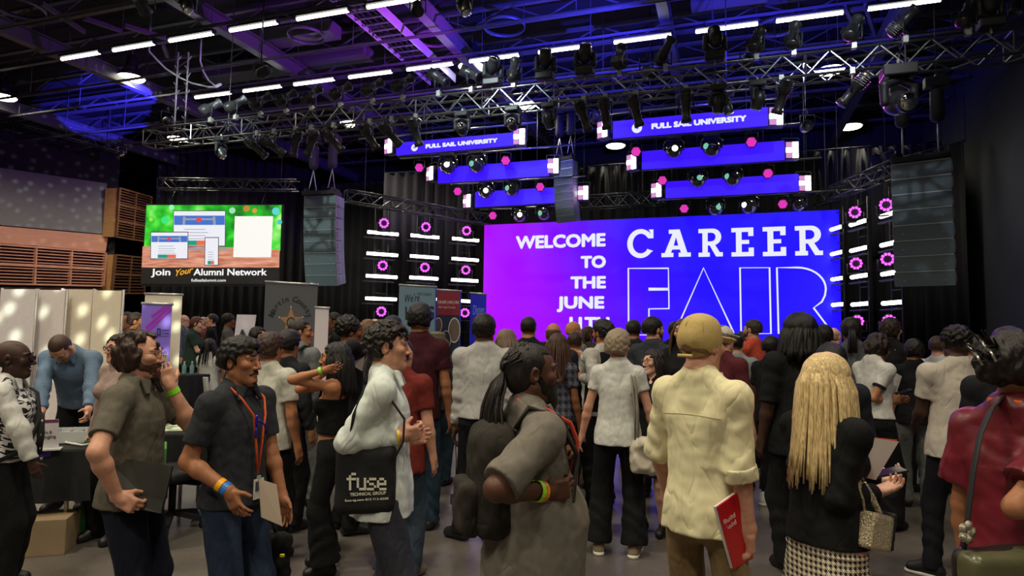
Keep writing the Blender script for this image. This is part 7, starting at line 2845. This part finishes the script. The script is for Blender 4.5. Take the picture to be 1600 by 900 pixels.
sheet([(1120, 792, -0.03), (1160, 764, 0.05), (1176, 872, 0.07), (1146, 888, 0.0)], 2.60, 'folder', 'red brochure folder in the capped man\'s hand', 'folder', redm, 0.006, extra=pages)

# blonde woman
q = person('woman with long straight blonde hair in black jacket and checked skirt', 1292, 557, 2.7, 62, sex='f', skin='pale', detail=2, b=0.98, head=(6, 10, 0),
           shirt=dict(c=(15, 15, 17), sleeve=1.9, hem=0.93, fit=0.03, loose=0.008, name='jacket'), skirt=dict(hem=0.42, bot=(0.235, 0.20), pleat=(0.012, 11), mat=checks('mini_check', (28, 22, 20), (226, 214, 188), 0.022, 'hound')),
           hair=('long', (214, 186, 136), dict(len=0.50, n=150, th=0.012, vol=0.004)), shoes=(16, 16, 18), collar=None,
           armR=dict(w=rx(1372, 768, -0.08), e=rx(1322, 776, -0.16), hdw=(0.85, 0.25, 0.15), pnw=(0, 0.9, -0.2), curl=0.6), armL=dict(w=rx(1376, 752, 0.12), hdw=(0.9, 0.3, 0), pnw=(0, 0.9, 0.2), curl=0.6))
sheet([(1362, 684, 0.05), (1404, 690, 0.08), (1368, 750, 0.0), (1334, 742, -0.02)], 2.66, 'paper_sheet', 'stiff grey paper held up by the blonde woman', 'papers', plain('paper_grey', srgb(176, 164, 160), 0.7), 0.004)
sheet([(1362, 683, 0.07), (1402, 687, 0.10), (1398, 694, 0.09), (1356, 690, 0.06)], 2.66, 'orange_card', 'orange card edge behind the blonde woman\'s paper', 'card', plain('card_orange', srgb(196, 70, 40), 0.6), 0.004)
tag(MB().box((0, 0, 0), (0.075, 0.15, 0.009), np.stack([unit(FW), unit(RT+0.2*UP), unit(UP-0.2*RT)], 1)).build('mobile_phone', plain('phone_black', (0.01, 0.01, 0.012), 0.08), bevel=0.004), 'dark mobile phone in the blonde woman\'s hands', 'phone').location = P(1385, 738, 2.7)
SEQ = plain('sequins', srgb(205, 190, 160), 0.25, 0.7, 0.45, 160, 0.9)
p = Plane(1368, 830, 2.52, 30)
g = empty('sequin_handbag', tuple(p.o), 0, 'glittering gold sequin handbag hanging from the blonde woman\'s arm', 'bag')
B = Blob()
B.box((0, 0, 0), (0.085, 0.07, 0.035), p.R @ Rz(-0.25), 0.015)
V, Q = B.mesh(0.008)
raw_mesh('bag_body', V, Q, SEQ, g)
B = Blob()
B.box(p.R @ np.array((0.066, -0.005, 0.0)), (0.012, 0.072, 0.038), p.R @ Rz(-0.25), 0.006)
V, Q = B.mesh(0.007)
raw_mesh('black_trim', V, Q, BLACK, g)
MB().tube([P(x, y, dd)-p.o for x, y, dd in ((1352, 808, 2.51), (1348, 780, 2.51), (1340, 758, 2.52), (1349, 754, 2.57), (1362, 775, 2.54), (1376, 806, 2.52))], 0.012, 8, flat=(1, 0.5)).build('handle', SEQ, g)

# woman at the right edge
q = person('woman in shiny maroon blouse with dark pinned-up hair', 1590, 526, 2.15, 70, sex='f', skin='tan', detail=2, b=1.02, head=(10, 4, 0),
           shirt=dict(sleeve=0.72, hem=0.80, fit=0.035, loose=0.05, mat=plain('maroon_satin', srgb(104, 24, 38), 0.36, 0.0, 0.25, 9, 0.25, 0.5), cuffband=((92, 22, 34), 0.062, 0.02)), pants=dict(BLK), hair=('updo', (28, 22, 22), dict(vol=0.004)),
           collar=None, armR=dict(w=rx(1640, 752, -0.08), e=rx(1590, 790, -0.2), curl=0.5), wrinkle=0.002)
lanyard(q, (232, 110, 50), 0.36, badge=False, out=0.03)
mb = MB()
hh = q.hh
for k, (x, z) in enumerate(((-0.05, 0.06), (-0.02, 0.03), (0.03, 0.045), (0.0, 0.075))):
    mb.tube([hh(x, -0.135, z)*q.s, hh(x+0.01, -0.165, z+0.02)*q.s, hh(x+0.035, -0.16, z-0.02)*q.s], 0.005, 6)
mb.build('hair_clip', plain('clip_pewter', (0.45, 0.42, 0.40), 0.25, 0.9), q.o)
mb = MB()
r_ = random.Random(3)
for k in range(16):
    b0 = hh(r_.uniform(-.04, .04), -0.12, 0.05+r_.uniform(-.03, .03))
    mb.tube([b0*q.s, (b0+q.hf.R @ np.array((r_.uniform(-.05, .05), -0.06, r_.uniform(-.02, .06))))*q.s], [0.006, 0.002], 5)
mb.build('loose_hair', hair_mat((28, 22, 22)), q.o)
OLIVE = plain('olive_leather', srgb(86, 84, 58), 0.3, 0.0, 0.25, 7, 0.3, 0.6)
p = Plane(1552, 880, 1.93, 10)
g = empty('shoulder_bag', tuple(p.o), 0, 'glossy olive handbag hanging at the maroon blouse woman\'s hip', 'bag')
a, b = p.uv(1500, 900), p.uv(1625, 852)
B = Blob()
B.box(p.x*(a[0]+b[0])/2+np.array((0, 0, b[1]-0.12)), ((b[0]-a[0])/2, 0.12, 0.05), p.R, 0.035)
V, Q = B.mesh(0.011, (), [(0.002, 25, (1, 1, 1))])
raw_mesh('bag_body', V, Q, plain('black_leather', (0.012, 0.012, 0.012), 0.4), g)
B = Blob()
B.box(p.x*(a[0]+b[0])/2+np.array((0, 0, b[1]-0.055))+p.n*0.02, ((b[0]-a[0])/2+0.004, 0.055, 0.045), p.R, 0.03)
V, Q = B.mesh(0.011, (), [(0.003, 22, (1, 1, 1))])
raw_mesh('bag_flap', V, Q, OLIVE, g)
MB().tube([P(x, y, dd)-p.o for x, y, dd in ((1506, 856, 1.93), (1512, 810, 1.93), (1520, 740, 1.94), (1531, 680, 1.97), (1548, 640, 2.04), (1566, 622, 2.12))], 0.018, 8, flat=(1, 0.3)).build('strap', BLACK, g)
mb = MB()
w0 = P(1511, 832, 1.90)-p.o
for k in range(5):
    a_ = 2*math.pi*k/5
    mb.lathe([(0.001, -0.006), (0.016, 0), (0.001, 0.008)], 10, frame(w0+p.x*0.017*math.cos(a_)+np.array((0, 0, 0.02*math.sin(a_))), p.x, (0, 0, 1)))
mb.build('flower_charm', plain('silver_glitter', srgb(190, 182, 165), 0.3, 0.6, 0.4, 90, 0.6), g)

# ------------------------------------------------------------------ second row
q = person('grey-haired woman in white tee and wide black trousers from behind', 966, 519, 5.05, 14, sex='f', skin='fair', detail=1, b=1.0, head=(22, 0, 0),
           shirt=tee((205, 205, 200), sleeve=0.5, hem=0.86, fit=0.015), pants=dict(BLK, style='wide', cut=0.0), hair=('crop', (150, 132, 112), dict(vol=0.010, nape=-0.075)), shoes=(150, 130, 105, 1), hands='L', feet=((-0.15, 0.0), (0.13, 0.0)),
           armL=dict(w=(-0.30, 0.05, 0.88)), armR=dict(w=(0.30, 0.06, 0.90)))
CREAM = cloth((196, 188, 172), 0.08, 0.4, 14)
p = Plane(1008, 715, 4.85, 0)
g = empty('shoulder_bag', tuple(p.o), 0, 'soft cream slouch bag on the grey-haired woman\'s shoulder', 'bag')
B = Blob()
a, b = p.uv(984, 738), p.uv(1031, 680)
B.box(p.x*(a[0]+b[0])/2+np.array((0, 0, (a[1]+b[1])/2-0.03)), ((b[0]-a[0])/2, (b[1]-a[1])/2-0.02, 0.07), p.R, 0.06, k=0.03)
B.ell(p.x*(a[0]+b[0])/2+np.array((0, 0, b[1]-0.06)), (0.085, 0.05, 0.11), p.R, k=0.05)
V, Q = B.mesh(0.012, (), [(0.007, 22, (1, 1, 1)), (0.004, 50, (1, 1, 1))])
raw_mesh('bag_body', V, Q, CREAM, g)
for dx in (0, 5):
    MB().tube([P(x+dx, y, dd)-p.o for x, y, dd in ((993, 700, 4.85), (992, 640, 4.86), (987, 590, 4.92), (984, 578, 5.02), (986, 582, 5.12))], 0.020, 8, flat=(1, 0.4)).build('strap', plain('strap_taupe', srgb(128, 118, 104), 0.7), g)

q = person('man in beige polo and black trousers from behind', 1493, 512, 4.65, 8, skin='deep', detail=1, b=1.10, head=(4, 0, 0), shirt=tee((186, 176, 166), sleeve=0.62, hem=0.84, fit=0.03, mat=cloth((190, 180, 170), 0.05, 0.5, 9)), pants=dict(BLK, style='slim', c=(18, 18, 26)),
           hair=('afro', (18, 15, 14), dict(vol=-0.012)), shoes=(24, 24, 26, 1), collar=((186, 176, 166), 'crew'), feet=((-0.20, 0.0, 0.085, 0.9), (0.15, 0.02)), armL=dict(w=(-0.16, 0.28, 1.02)), armR=dict(w=(0.2, 0.26, 1.0)))
q = person('woman in white knit top with striped cuffs reading her phone', 1372, 521, 5.9, 72, sex='f', skin='tan', detail=1, head=(0, 26, 0), hands='LR', shirt=tee((202, 200, 198), sleeve=0.62, hem=0.98, cuffband=((30, 34, 52), 0.058, 0.02)), pants=dict(BLK, style='wide'),
           hair=('wavy', (34, 22, 22)), armR=dict(w=rx(1392, 628, -0.1), e=rx(1362, 634, -0.2), hdw=(0.9, 0.3, 0), curl=0.7), armL=dict(w=rx(1400, 628, 0.1), hdw=(0.9, 0.3, 0), curl=0.7), shoes=(14, 14, 16))
wristband(q, 'R', (215, 240, 60), 0.03, 0.012)
sheet([(1383, 573, 0.0), (1409, 588, 0.05), (1401, 612, 0.05), (1386, 606, 0.0)], 5.85, 'paper_sheet', 'white sheet held by the woman with striped cuffs', 'papers', paper_mat, 0.004)
tag(MB().box((0, 0, 0), (0.07, 0.15, 0.009), np.stack([unit(FW), unit(RT+0.3*UP), unit(UP-0.3*RT)], 1)).build('mobile_phone', plain('phone_black', (0.01, 0.01, 0.012), 0.08), bevel=0.004), 'mobile phone held by the woman with striped cuffs', 'phone').location = P(1412, 612, 5.9)

q = person('woman in black cropped camisole with long black hair, hand behind head', 525, 537, 4.6, 262, sex='f', skin='tan', detail=1, hands='R', head=(0, 0, 0), shirt=dict(c=(12, 12, 14), sleeve=0, hem=1.06, strap=1.33, name='camisole'), pants=dict(c=(13, 13, 15), style='flare', cut=0.02),
           hair=('long', (22, 19, 20), dict(len=0.34, n=120, th=0.012)), shoes=(12, 12, 14), armR=dict(w=rx(512, 580, 0.02), e=rx(476, 606, 0.0)), armL=dict(w=rx(508, 578, -0.22), e=rx(474, 614, -0.18), hdw=(0.95, 0.25, 0.1), pnw=(0.2, 0.5, 1), curl=0.35))
wristband(q, 'L', (150, 210, 60), 0.02, 0.012)
q = person('man with faded haircut in light grey suit, seen from behind', 470, 500, 6.2, 30, skin='tan', detail=1, head=(45, 0, 0), shirt=dshirt((112, 114, 118), hem=0.80, fit=0.03, name='jacket'), pants=dict(c=(112, 114, 116), style='straight', cut=0.0), hair=('short', (38, 30, 26)), shoes=(15, 15, 17), feet=((-0.12, 0.0), (0.14, 0.1)))
backpack(q, (20, 21, 25), 'black backpack on the grey-suited man', 0.95)
q = person('person with short brown hair in white polo from behind', 424, 523, 4.8, 20, skin='tan', detail=1, b=1.05, shirt=tee((192, 190, 180), sleeve=0.65, hem=0.86, fit=0.02), pants=dict(BLK), hair=('crop', (58, 40, 34), dict(vol=0.006, nape=-0.07)), collar=((192, 190, 180), 'crew'))
q = person('tall man in white dress shirt from behind, lanyard hanging from his hand', 757, 493, 5.3, 6, skin='dark', detail=1, b=1.05, head=(10, 0, 0), hands='L', shirt=dshirt((172, 170, 172), hem=0.95, fit=0.03, mat=cloth((176, 174, 174), 0.06, 0.5, 9)), pants=dict(c=(20, 20, 26), style='straight'), hair=('short', (22, 18, 20), dict(vol=0.008)),
           collar=((172, 170, 172), 'stand'), shoes=(36, 36, 36), feet=((-0.16, 0.03, 0.085, 1.1), (0.06, 0.0)), armL=dict(w=rx(711, 668, -0.02), e=rx(722, 610, -0.05)))
g = empty('hanging_badge', tuple(P(712, 730, 5.27)), 0, 'black lanyard with picture badge hanging from the tall man\'s hand', 'badge')
o = P(712, 730, 5.27)
MB().tube([P(711, 678, 5.27)-o, P(713, 720, 5.27)-o, P(711.5, 768, 5.27)-o], 0.008, 6, flat=(1, 0.4)).build('strap', BLACK, g)
c = P(711.5, 780, 5.27)-o
MB().box(c, (0.085, 0.085, 0.006), np.stack([RT, UP, -FW], 1)).build('badge', plain('badge_dark', srgb(70, 78, 76), 0.4), g)
MB().box(c+UP*0.0, (0.06, 0.035, 0.009), np.stack([RT, UP, -FW], 1)).build('badge_picture', plain('badge_green', srgb(96, 66, 60), 0.4), g)
MB().box(c+UP*0.052, (0.05, 0.016, 0.008), np.stack([RT, UP, -FW], 1)).build('clip', PALESTEEL, g)
q = person('man in rust red polo and jeans behind the curly-haired man', 629, 530, 4.5, 20, skin='fair', detail=0, b=1.06, shirt=tee((110, 38, 32), sleeve=0.65, hem=0.78, fit=0.03), pants=dict(c=(52, 64, 78), style='straight'), hair=('short', (40, 30, 26)), collar=((110, 38, 32), 'polo'), shoes=(120, 105, 85))
q = person('tall man in dark burgundy shirt and jeans from behind', 656, 478, 5.6, 4, skin='tan', detail=1, b=0.90, shirt=tee((62, 20, 30), sleeve=0.6, hem=0.86, fit=0.03), pants=dict(c=(40, 58, 74), style='straight'), hair=('crop', (20, 17, 18), dict(vol=0.008, nape=-0.065)), shoes=(40, 36, 34))
q = person('person in olive bucket hat with a grey backpack', 684, 520, 7.2, 20, skin='fair', detail=0, shirt=dshirt((46, 46, 44), fit=0.02), pants=dict(c=(36, 52, 66)), hair=('short', (60, 45, 36)), shoes=(40, 38, 36))
B = Blob()
B.cone(q.hh(0, -0.012, 0.03), q.hh(0, -0.012, 0.108), 0.104, 0.092, clip=(1, 1), k=0.01)
B.ell(q.hh(0, -0.012, 0.105), (0.09, 0.10, 0.03))
B.tub(q.hh(0, -0.01, -0.005), q.hh(0, -0.01, 0.05), (0.150, 0.160), (0.105, 0.118), (1, 0, 0), k=0.01)
q.part('bucket_hat', B, cloth((104, 102, 80), 0.3, 0.4, 30), 0.009)
backpack(q, (60, 60, 58), 'grey camouflage backpack under the olive bucket hat', 1.1)
q = person('young woman in black dress and glasses smiling towards us', 1021, 547, 5.6, 222, sex='f', skin='pale', detail=2, hands='', smile=True, head=(24, 0, 0), shirt=tee((14, 14, 16), sleeve=0.6, hem=0.9, vneck=0.10), skirt=dict(c=(14, 14, 16), hem=0.55, bot=(0.24, 0.2)), hair=('long', (34, 24, 22), dict(len=0.3, n=60)), glasses=((150, 110, 100), 0.0018), shoes=(14, 14, 16))
q = person('big man with long black dreadlocks, all in black', 1248, 494, 4.75, -8, skin='deep', detail=1, b=1.12, head=(-12, 0, 0), shirt=tee((17, 17, 20), sleeve=0.95, hem=0.80, fit=0.04), pants=dict(BLK, style='relaxed'), hair=('locs', (17, 14, 15), dict(len=0.22, n=110, vol=0.014, th=0.014)), shoes=(18, 18, 20), armR=dict(w=(0.27, 0.1, 0.9)))
q = person('person in dark clothes and white sneakers holding white papers', 1206, 526, 6.5, 60, skin='dark', detail=0, hands='R', shirt=tee((20, 20, 24), sleeve=0.65), pants=dict(BLK, style='straight', cut=0.06), hair=('short', (20, 17, 17)), shoes=(205, 203, 198, 1), armR=dict(w=rx(1222, 700, -0.1)))
sheet([(1206, 700, 0.0), (1217, 708, 0.02), (1238, 712, 0.04), (1238, 752, 0.04), (1210, 742, 0.0)][0:1]+[(1236, 711, 0.04), (1238, 752, 0.04), (1210, 741, 0.0)], 6.3, 'paper_sheet', 'white papers held low beside the white sneakers', 'papers', paper_mat, 0.004)
q = person('woman with ponytail in grey denim jacket and grey jeans', 1330, 498, 6.5, -4, sex='f', b=1.08, skin='brown', detail=1, head=(28, 0, 0), shirt=dshirt((84, 86, 92), hem=0.96, fit=0.03, name='jacket'), pants=dict(c=(98, 102, 106), style='relaxed'), hair=('pony', (24, 19, 20), dict(len=0.22, at=(0, -0.115, 0.02))), collar=((84, 86, 92), 'crew'), shoes=(30, 30, 34))
# bending man and those by the tables
q = person('man in blue checked shirt bending over the black table', 97, 532, 5.75, 172, H=1.80, lean=34, skin='fair', detail=1, b=1.12, head=(0, 38, 0), hands='R', shirt=dshirt((70, 100, 140), hem=0.97, fit=0.02, mat=checks('blue_gingham', (44, 66, 96), (124, 148, 176), 0.012, 'gingham')), pants=dict(BLK), hair=('buzz', (70, 50, 40)), beard=(-0.6, (90, 64, 52)),
           collar=((88, 112, 145), 'shirt'), armL=dict(w=rx(134, 682, -0.35), e=rx(140, 640, -0.12), curl=0.6), armR=dict(w=rx(62, 668, -0.3), e=rx(52, 640, -0.1)), shoes=(20, 20, 22))
q = person('person with black hair and glasses in pinkish blazer behind the bearded man', 188, 524, 5.2, 205, sex='f', skin='fair', detail=1, hands='', shirt=dshirt((150, 128, 122), hem=0.82, name='jacket'), pants=dict(BLK), hair=('bob', (20, 17, 18), dict(nape=-0.06)), glasses=((14, 14, 16), 0.003))
# ------------------------------------------------------------------ the crowd farther back
def far(label, px, top, d, face, hair, shirt, pants=None, **k):
    k.setdefault('detail', 0)
    return person(label, px, top, d, face, shirt=shirt, pants=pants or BLK, hair=hair, **k)


blk, brn, lbr, gry = (22, 18, 19), (52, 36, 30), (110, 78, 56), (120, 112, 104)
far('man in dark suit with brown hair beside the purple banner', 213, 489, 9.0, 70, ('short', brn), dshirt((26, 26, 30), name='jacket'), skin='tan', detail=1, hands='')
far('man with glasses in grey clothes behind the dark-suited man', 197, 488, 9.8, 190, ('short', blk), dshirt((60, 62, 66)), skin='olive', glasses=((16, 16, 16), .003))
q = far('woman with red-brown hair in dark green shirt by the draped table', 307, 497, 12.7, 80, ('bob', (86, 46, 36)), tee((40, 58, 50), sleeve=0.65, fit=0.04), sex='f', b=1.15, skin='pale', detail=1, hs=1.1, head=(0, 14, 0), hands='R', armR=dict(w=(0.1, 0.36, 1.12)), armL=dict(w=(-0.06, 0.36, 1.12)))
wristband(q, 'R', (190, 220, 80), 0.01)
far('man in black shirt with arms forward near the curtain', 330, 491, 13.7, 250, ('short', blk), tee((18, 18, 22), sleeve=0.7), skin='fair', detail=1, hands='', armL=dict(w=(-0.08, 0.28, 1.15)))
far('person with round afro and glasses in grey shirt', 357, 492, 13.2, 75, ('afro', (26, 20, 19)), tee((92, 86, 84), sleeve=0.7), skin='brown', detail=1, hands='', glasses=((16, 16, 18), .003), armR=dict(w=(0.2, 0.3, 1.0)))
far('bald person with glasses near the cream banner', 287, 492, 14.9, 80, ('bald', (120, 95, 80)), dshirt((84, 96, 110)), skin='pale', glasses=((16, 16, 18), .003))
far('person with greying hair beyond the woman in green', 316, 496, 14.4, 250, ('short', (150, 140, 132)), tee((120, 60, 58), sleeve=0.65), skin='fair')
q = far('woman with long black hair in white tee sitting on white chair', 329, 536, 11.6, 10, ('long', blk, dict(len=0.36, n=70)), tee((205, 203, 200), sleeve=0.55), sex='f', skin='tan', H=1.92, seat=0.47, hands='', armL=dict(w=(-0.2, 0.35, 0.72)), armR=dict(w=(0.2, 0.35, 0.72)))
far('dark-haired woman with pink hairband behind the easel', 404, 512, 8.2, 95, ('bob', blk), tee((40, 36, 40)), sex='f', skin='fair')
far('person with thick black hair in front of the suited man', 452, 520, 5.5, 25, ('crop', blk, dict(vol=0.012)), dshirt((30, 32, 38)), skin='tan')
far('man in dark top in the gloom right of the white pull-up', 519, 489, 9.2, 240, ('short', blk), dshirt((28, 28, 32)), skin='brown')
q = far('person with curly black afro hair reading a white sheet', 546, 497, 5.5, 60, ('afro', (24, 19, 19), dict(vol=-0.004)), dshirt((26, 28, 36)), skin='brown', detail=1, hands='L', armR=dict(w=rx(566, 552, -0.2), curl=0.9))
sheet([(556, 532, 0.0), (572, 540, 0.04), (566, 580, 0.04), (549, 570, 0.0)], 5.2, 'paper_sheet', 'white printed sheet read by the curly afro person', 'papers', paper_mat, 0.003)
far('woman with light brown hair behind the curly afro', 576, 501, 7.0, 30, ('bob', lbr), dshirt((70, 66, 66)), sex='f', skin='fair')
far('bald man far behind the curly-haired man', 586, 498, 9.4, 15, ('bald', (160, 130, 110)), dshirt((60, 58, 62)), skin='pale')
far('person with sleek black hair behind the curly-haired man', 613, 497, 6.6, 10, ('crop', (16, 14, 15), dict(vol=0.008)), dshirt((34, 36, 42)), skin='tan')
far('woman with long ash-brown hair right of the white dress shirt', 793, 516, 6.2, 40, ('long', (118, 96, 82), dict(len=0.26, n=70)), tee((60, 58, 66)), sex='f', skin='fair')
far('man with short cropped hair in dark suit before the purple screen', 826, 496, 7.4, 15, ('short', (30, 22, 22)), dshirt((28, 28, 36), name='jacket'), skin='tan')
far('bald man in front of the purple part of the screen', 865, 505, 6.6, 10, ('bald', (90, 60, 50)), dshirt((40, 40, 48)), skin='tan')
q = far('person with glasses pushed up on fair hair', 897, 504, 8.4, 60, ('short', (190, 130, 80)), dshirt((110, 105, 110)), skin='fair')
far('person in white shirt and brown trousers raising a hand to chat', 899, 519, 7.2, 20, ('short', brn), dshirt((196, 196, 196), hem=0.88), dict(c=(96, 74, 56)), skin='tan', armR=dict(w=rx(908, 556, -0.2)))
far('woman with long highlighted braids in patterned dark top', 873, 523, 6.0, 40, ('locs', (70, 46, 38), dict(len=0.36, n=80)), tee((30, 32, 44), sleeve=0.6, mat=checks('dark_pattern', (22, 24, 36), (86, 86, 104), 0.07, 'hound')), sex='f', skin='brown', detail=1, hands='')
far('woman with long brown hair and bare face before the screen', 919, 511, 9.4, 30, ('long', (66, 42, 34), dict(len=0.28, n=60)), dshirt((90, 84, 92)), sex='f', skin='fair')
q = far('bearded man in black vest over pale sleeves', 942, 502, 6.4, -40, ('crop', blk, dict(vol=0.004)), dshirt((176, 172, 168), fit=0.02), skin='olive', detail=1, hands='L', beard=(0.4, (24, 20, 20)), armL=dict(w=rx(908, 590, -0.1), curl=0.5))
B = Blob()
B.tub(q.ch(0, 0, 1.46), q.pelv(0, 0, 0.9), (0.15, 0.14), (0.20, 0.17), q.ch.R[:, 0], k=0.03)
q.part('vest', B, cloth((20, 20, 24)), 0.012)
far('man in flat dark cap before the blue screen', 990, 502, 8.6, 20, ('short', (26, 22, 24), dict(vol=0.012)), dshirt((40, 42, 50)), skin='tan')
far('bearded man with dark hair in dark blue-grey blazer', 1021, 497, 6.75, 40, ('short', (26, 20, 20), dict(vol=0.006)), dshirt((52, 56, 66), name='jacket', fit=0.03), skin='fair', detail=1, hands='', head=(25, 0, 0), beard=(0.6, (36, 26, 24)))
far('woman with hair dark above and blonde at the ends', 1068, 500, 6.3, 215, ('long', (96, 70, 52), dict(len=0.3, n=70)), dshirt((18, 18, 20), name='jacket'), sex='f', skin='fair', detail=1, hands='L', armL=dict(w=rx(1050, 600, -0.15)))
far('person in dark clothes left of the tan cap', 1054, 503, 9.0, 10, ('short', blk), dshirt((24, 26, 34)), skin='brown')
q = far('man in white cap and maroon shirt behind the tan cap', 1130, 510, 5.6, 60, ('short', gry), tee((84, 30, 38), sleeve=0.7), skin='fair')
B = Blob()
B.ell(q.hh(0, -0.01, 0.05), (0.085, 0.105, 0.08), q.hf.R)
B.ell(q.hh(0, 0.11, 0.035), (0.07, 0.08, 0.010), q.hf.R @ Rx(-0.15))
B.box(q.hh(0, 0, -0.06), (0.2, 0.3, 0.085), q.hf.R, 0.005, k=0.006, sub=True)
q.part('cap', B, cloth((205, 196, 184)), 0.009)
q = far('person in pale grey tee with a black bag behind the capped man', 1150, 522, 7.2, 30, ('short', blk), tee((136, 146, 150), sleeve=0.65, hem=0.84), skin='fair')
g = place('messenger_bag', q, 'black messenger bag on the pale grey tee\'s hip', 'bag')
B = Blob()
B.box((0.25, -0.02, 0.86), (0.05, 0.16, 0.13), None, 0.03)
V, Q = B.mesh(0.013)
raw_mesh('bag_body', V*q.s, Q, TOTE, g)
MB().tube([np.array(v)*q.s for v in ((0.25, -0.12, 0.97), (0.1, -0.17, 1.25), (-0.09, -0.08, 1.50), (-0.09, 0.06, 1.49), (0.05, 0.16, 1.25), (0.24, 0.1, 0.97))], 0.018, 8, flat=(1, 0.3)).build('strap', TOTE, g)
q = far('balding man in coral polo and black trousers holding a tablet', 1176, 500, 8.2, -40, ('short', (52, 44, 44)), tee((206, 84, 66), sleeve=0.68, hem=0.84, fit=0.02), skin='fair', detail=1, hands='R', beard=(0.3, (50, 40, 38)), armL=dict(w=(-0.12, 0.36, 1.1)), collar=((206, 84, 66), 'polo'), shoes=(20, 20, 22, 1))
far('black-haired woman in black between the cap and the coral shirt', 1160, 519, 9.3, 15, ('long', (14, 13, 15), dict(len=0.25, n=60)), tee((18, 18, 22)), sex='f', skin='tan')
far('person in tan shirt with dark cap before the blue screen', 1287, 510, 7.4, 20, ('short', (28, 26, 30), dict(vol=0.014)), dshirt((186, 158, 120)), skin='brown')
far('pale bald person at the blue edge of the screen', 1303, 512, 8.4, 60, ('bald', (170, 140, 120)), dshirt((120, 110, 104)), skin='pale')
far('short black-haired person just behind the blonde woman', 1297, 539, 4.1, 5, ('short', (20, 18, 20), dict(vol=0.010)), dshirt((30, 32, 40)), skin='brown')
far('brown-haired woman with turned face behind the denim jacket', 1393, 498, 7.3, 65, ('bob', (46, 34, 34)), dshirt((20, 20, 24), name='jacket'), sex='f', skin='fair', detail=1, hands='')
far('person in black with dark hair left of the beige polo', 1427, 531, 6.6, 15, ('bob', (24, 20, 22), dict(nape=-0.07)), tee((20, 20, 24), sleeve=0.7), sex='f', skin='tan', pants=dict(c=(110, 112, 110)))
far('man with white collar half hidden by the beige polo', 1466, 526, 7.2, 60, ('short', (60, 44, 38)), dshirt((196, 200, 206)), skin='fair')
far('grey-haired man with glasses in dark suit right of the beige polo', 1519, 523, 5.5, 80, ('short', (70, 64, 60)), dshirt((24, 25, 32), name='jacket'), skin='fair', detail=1, hands='', glasses=((18, 18, 20), .003), b=1.1)
far('dark-haired person behind the maroon blouse woman', 1578, 519, 3.7, 30, ('crop', (26, 21, 22), dict(vol=0.012)), dshirt((22, 22, 28)), skin='tan')
far('dark-haired man far back near the stage corner', 1105, 505, 9.2, 10, ('short', blk), dshirt((40, 42, 60)), skin='tan')
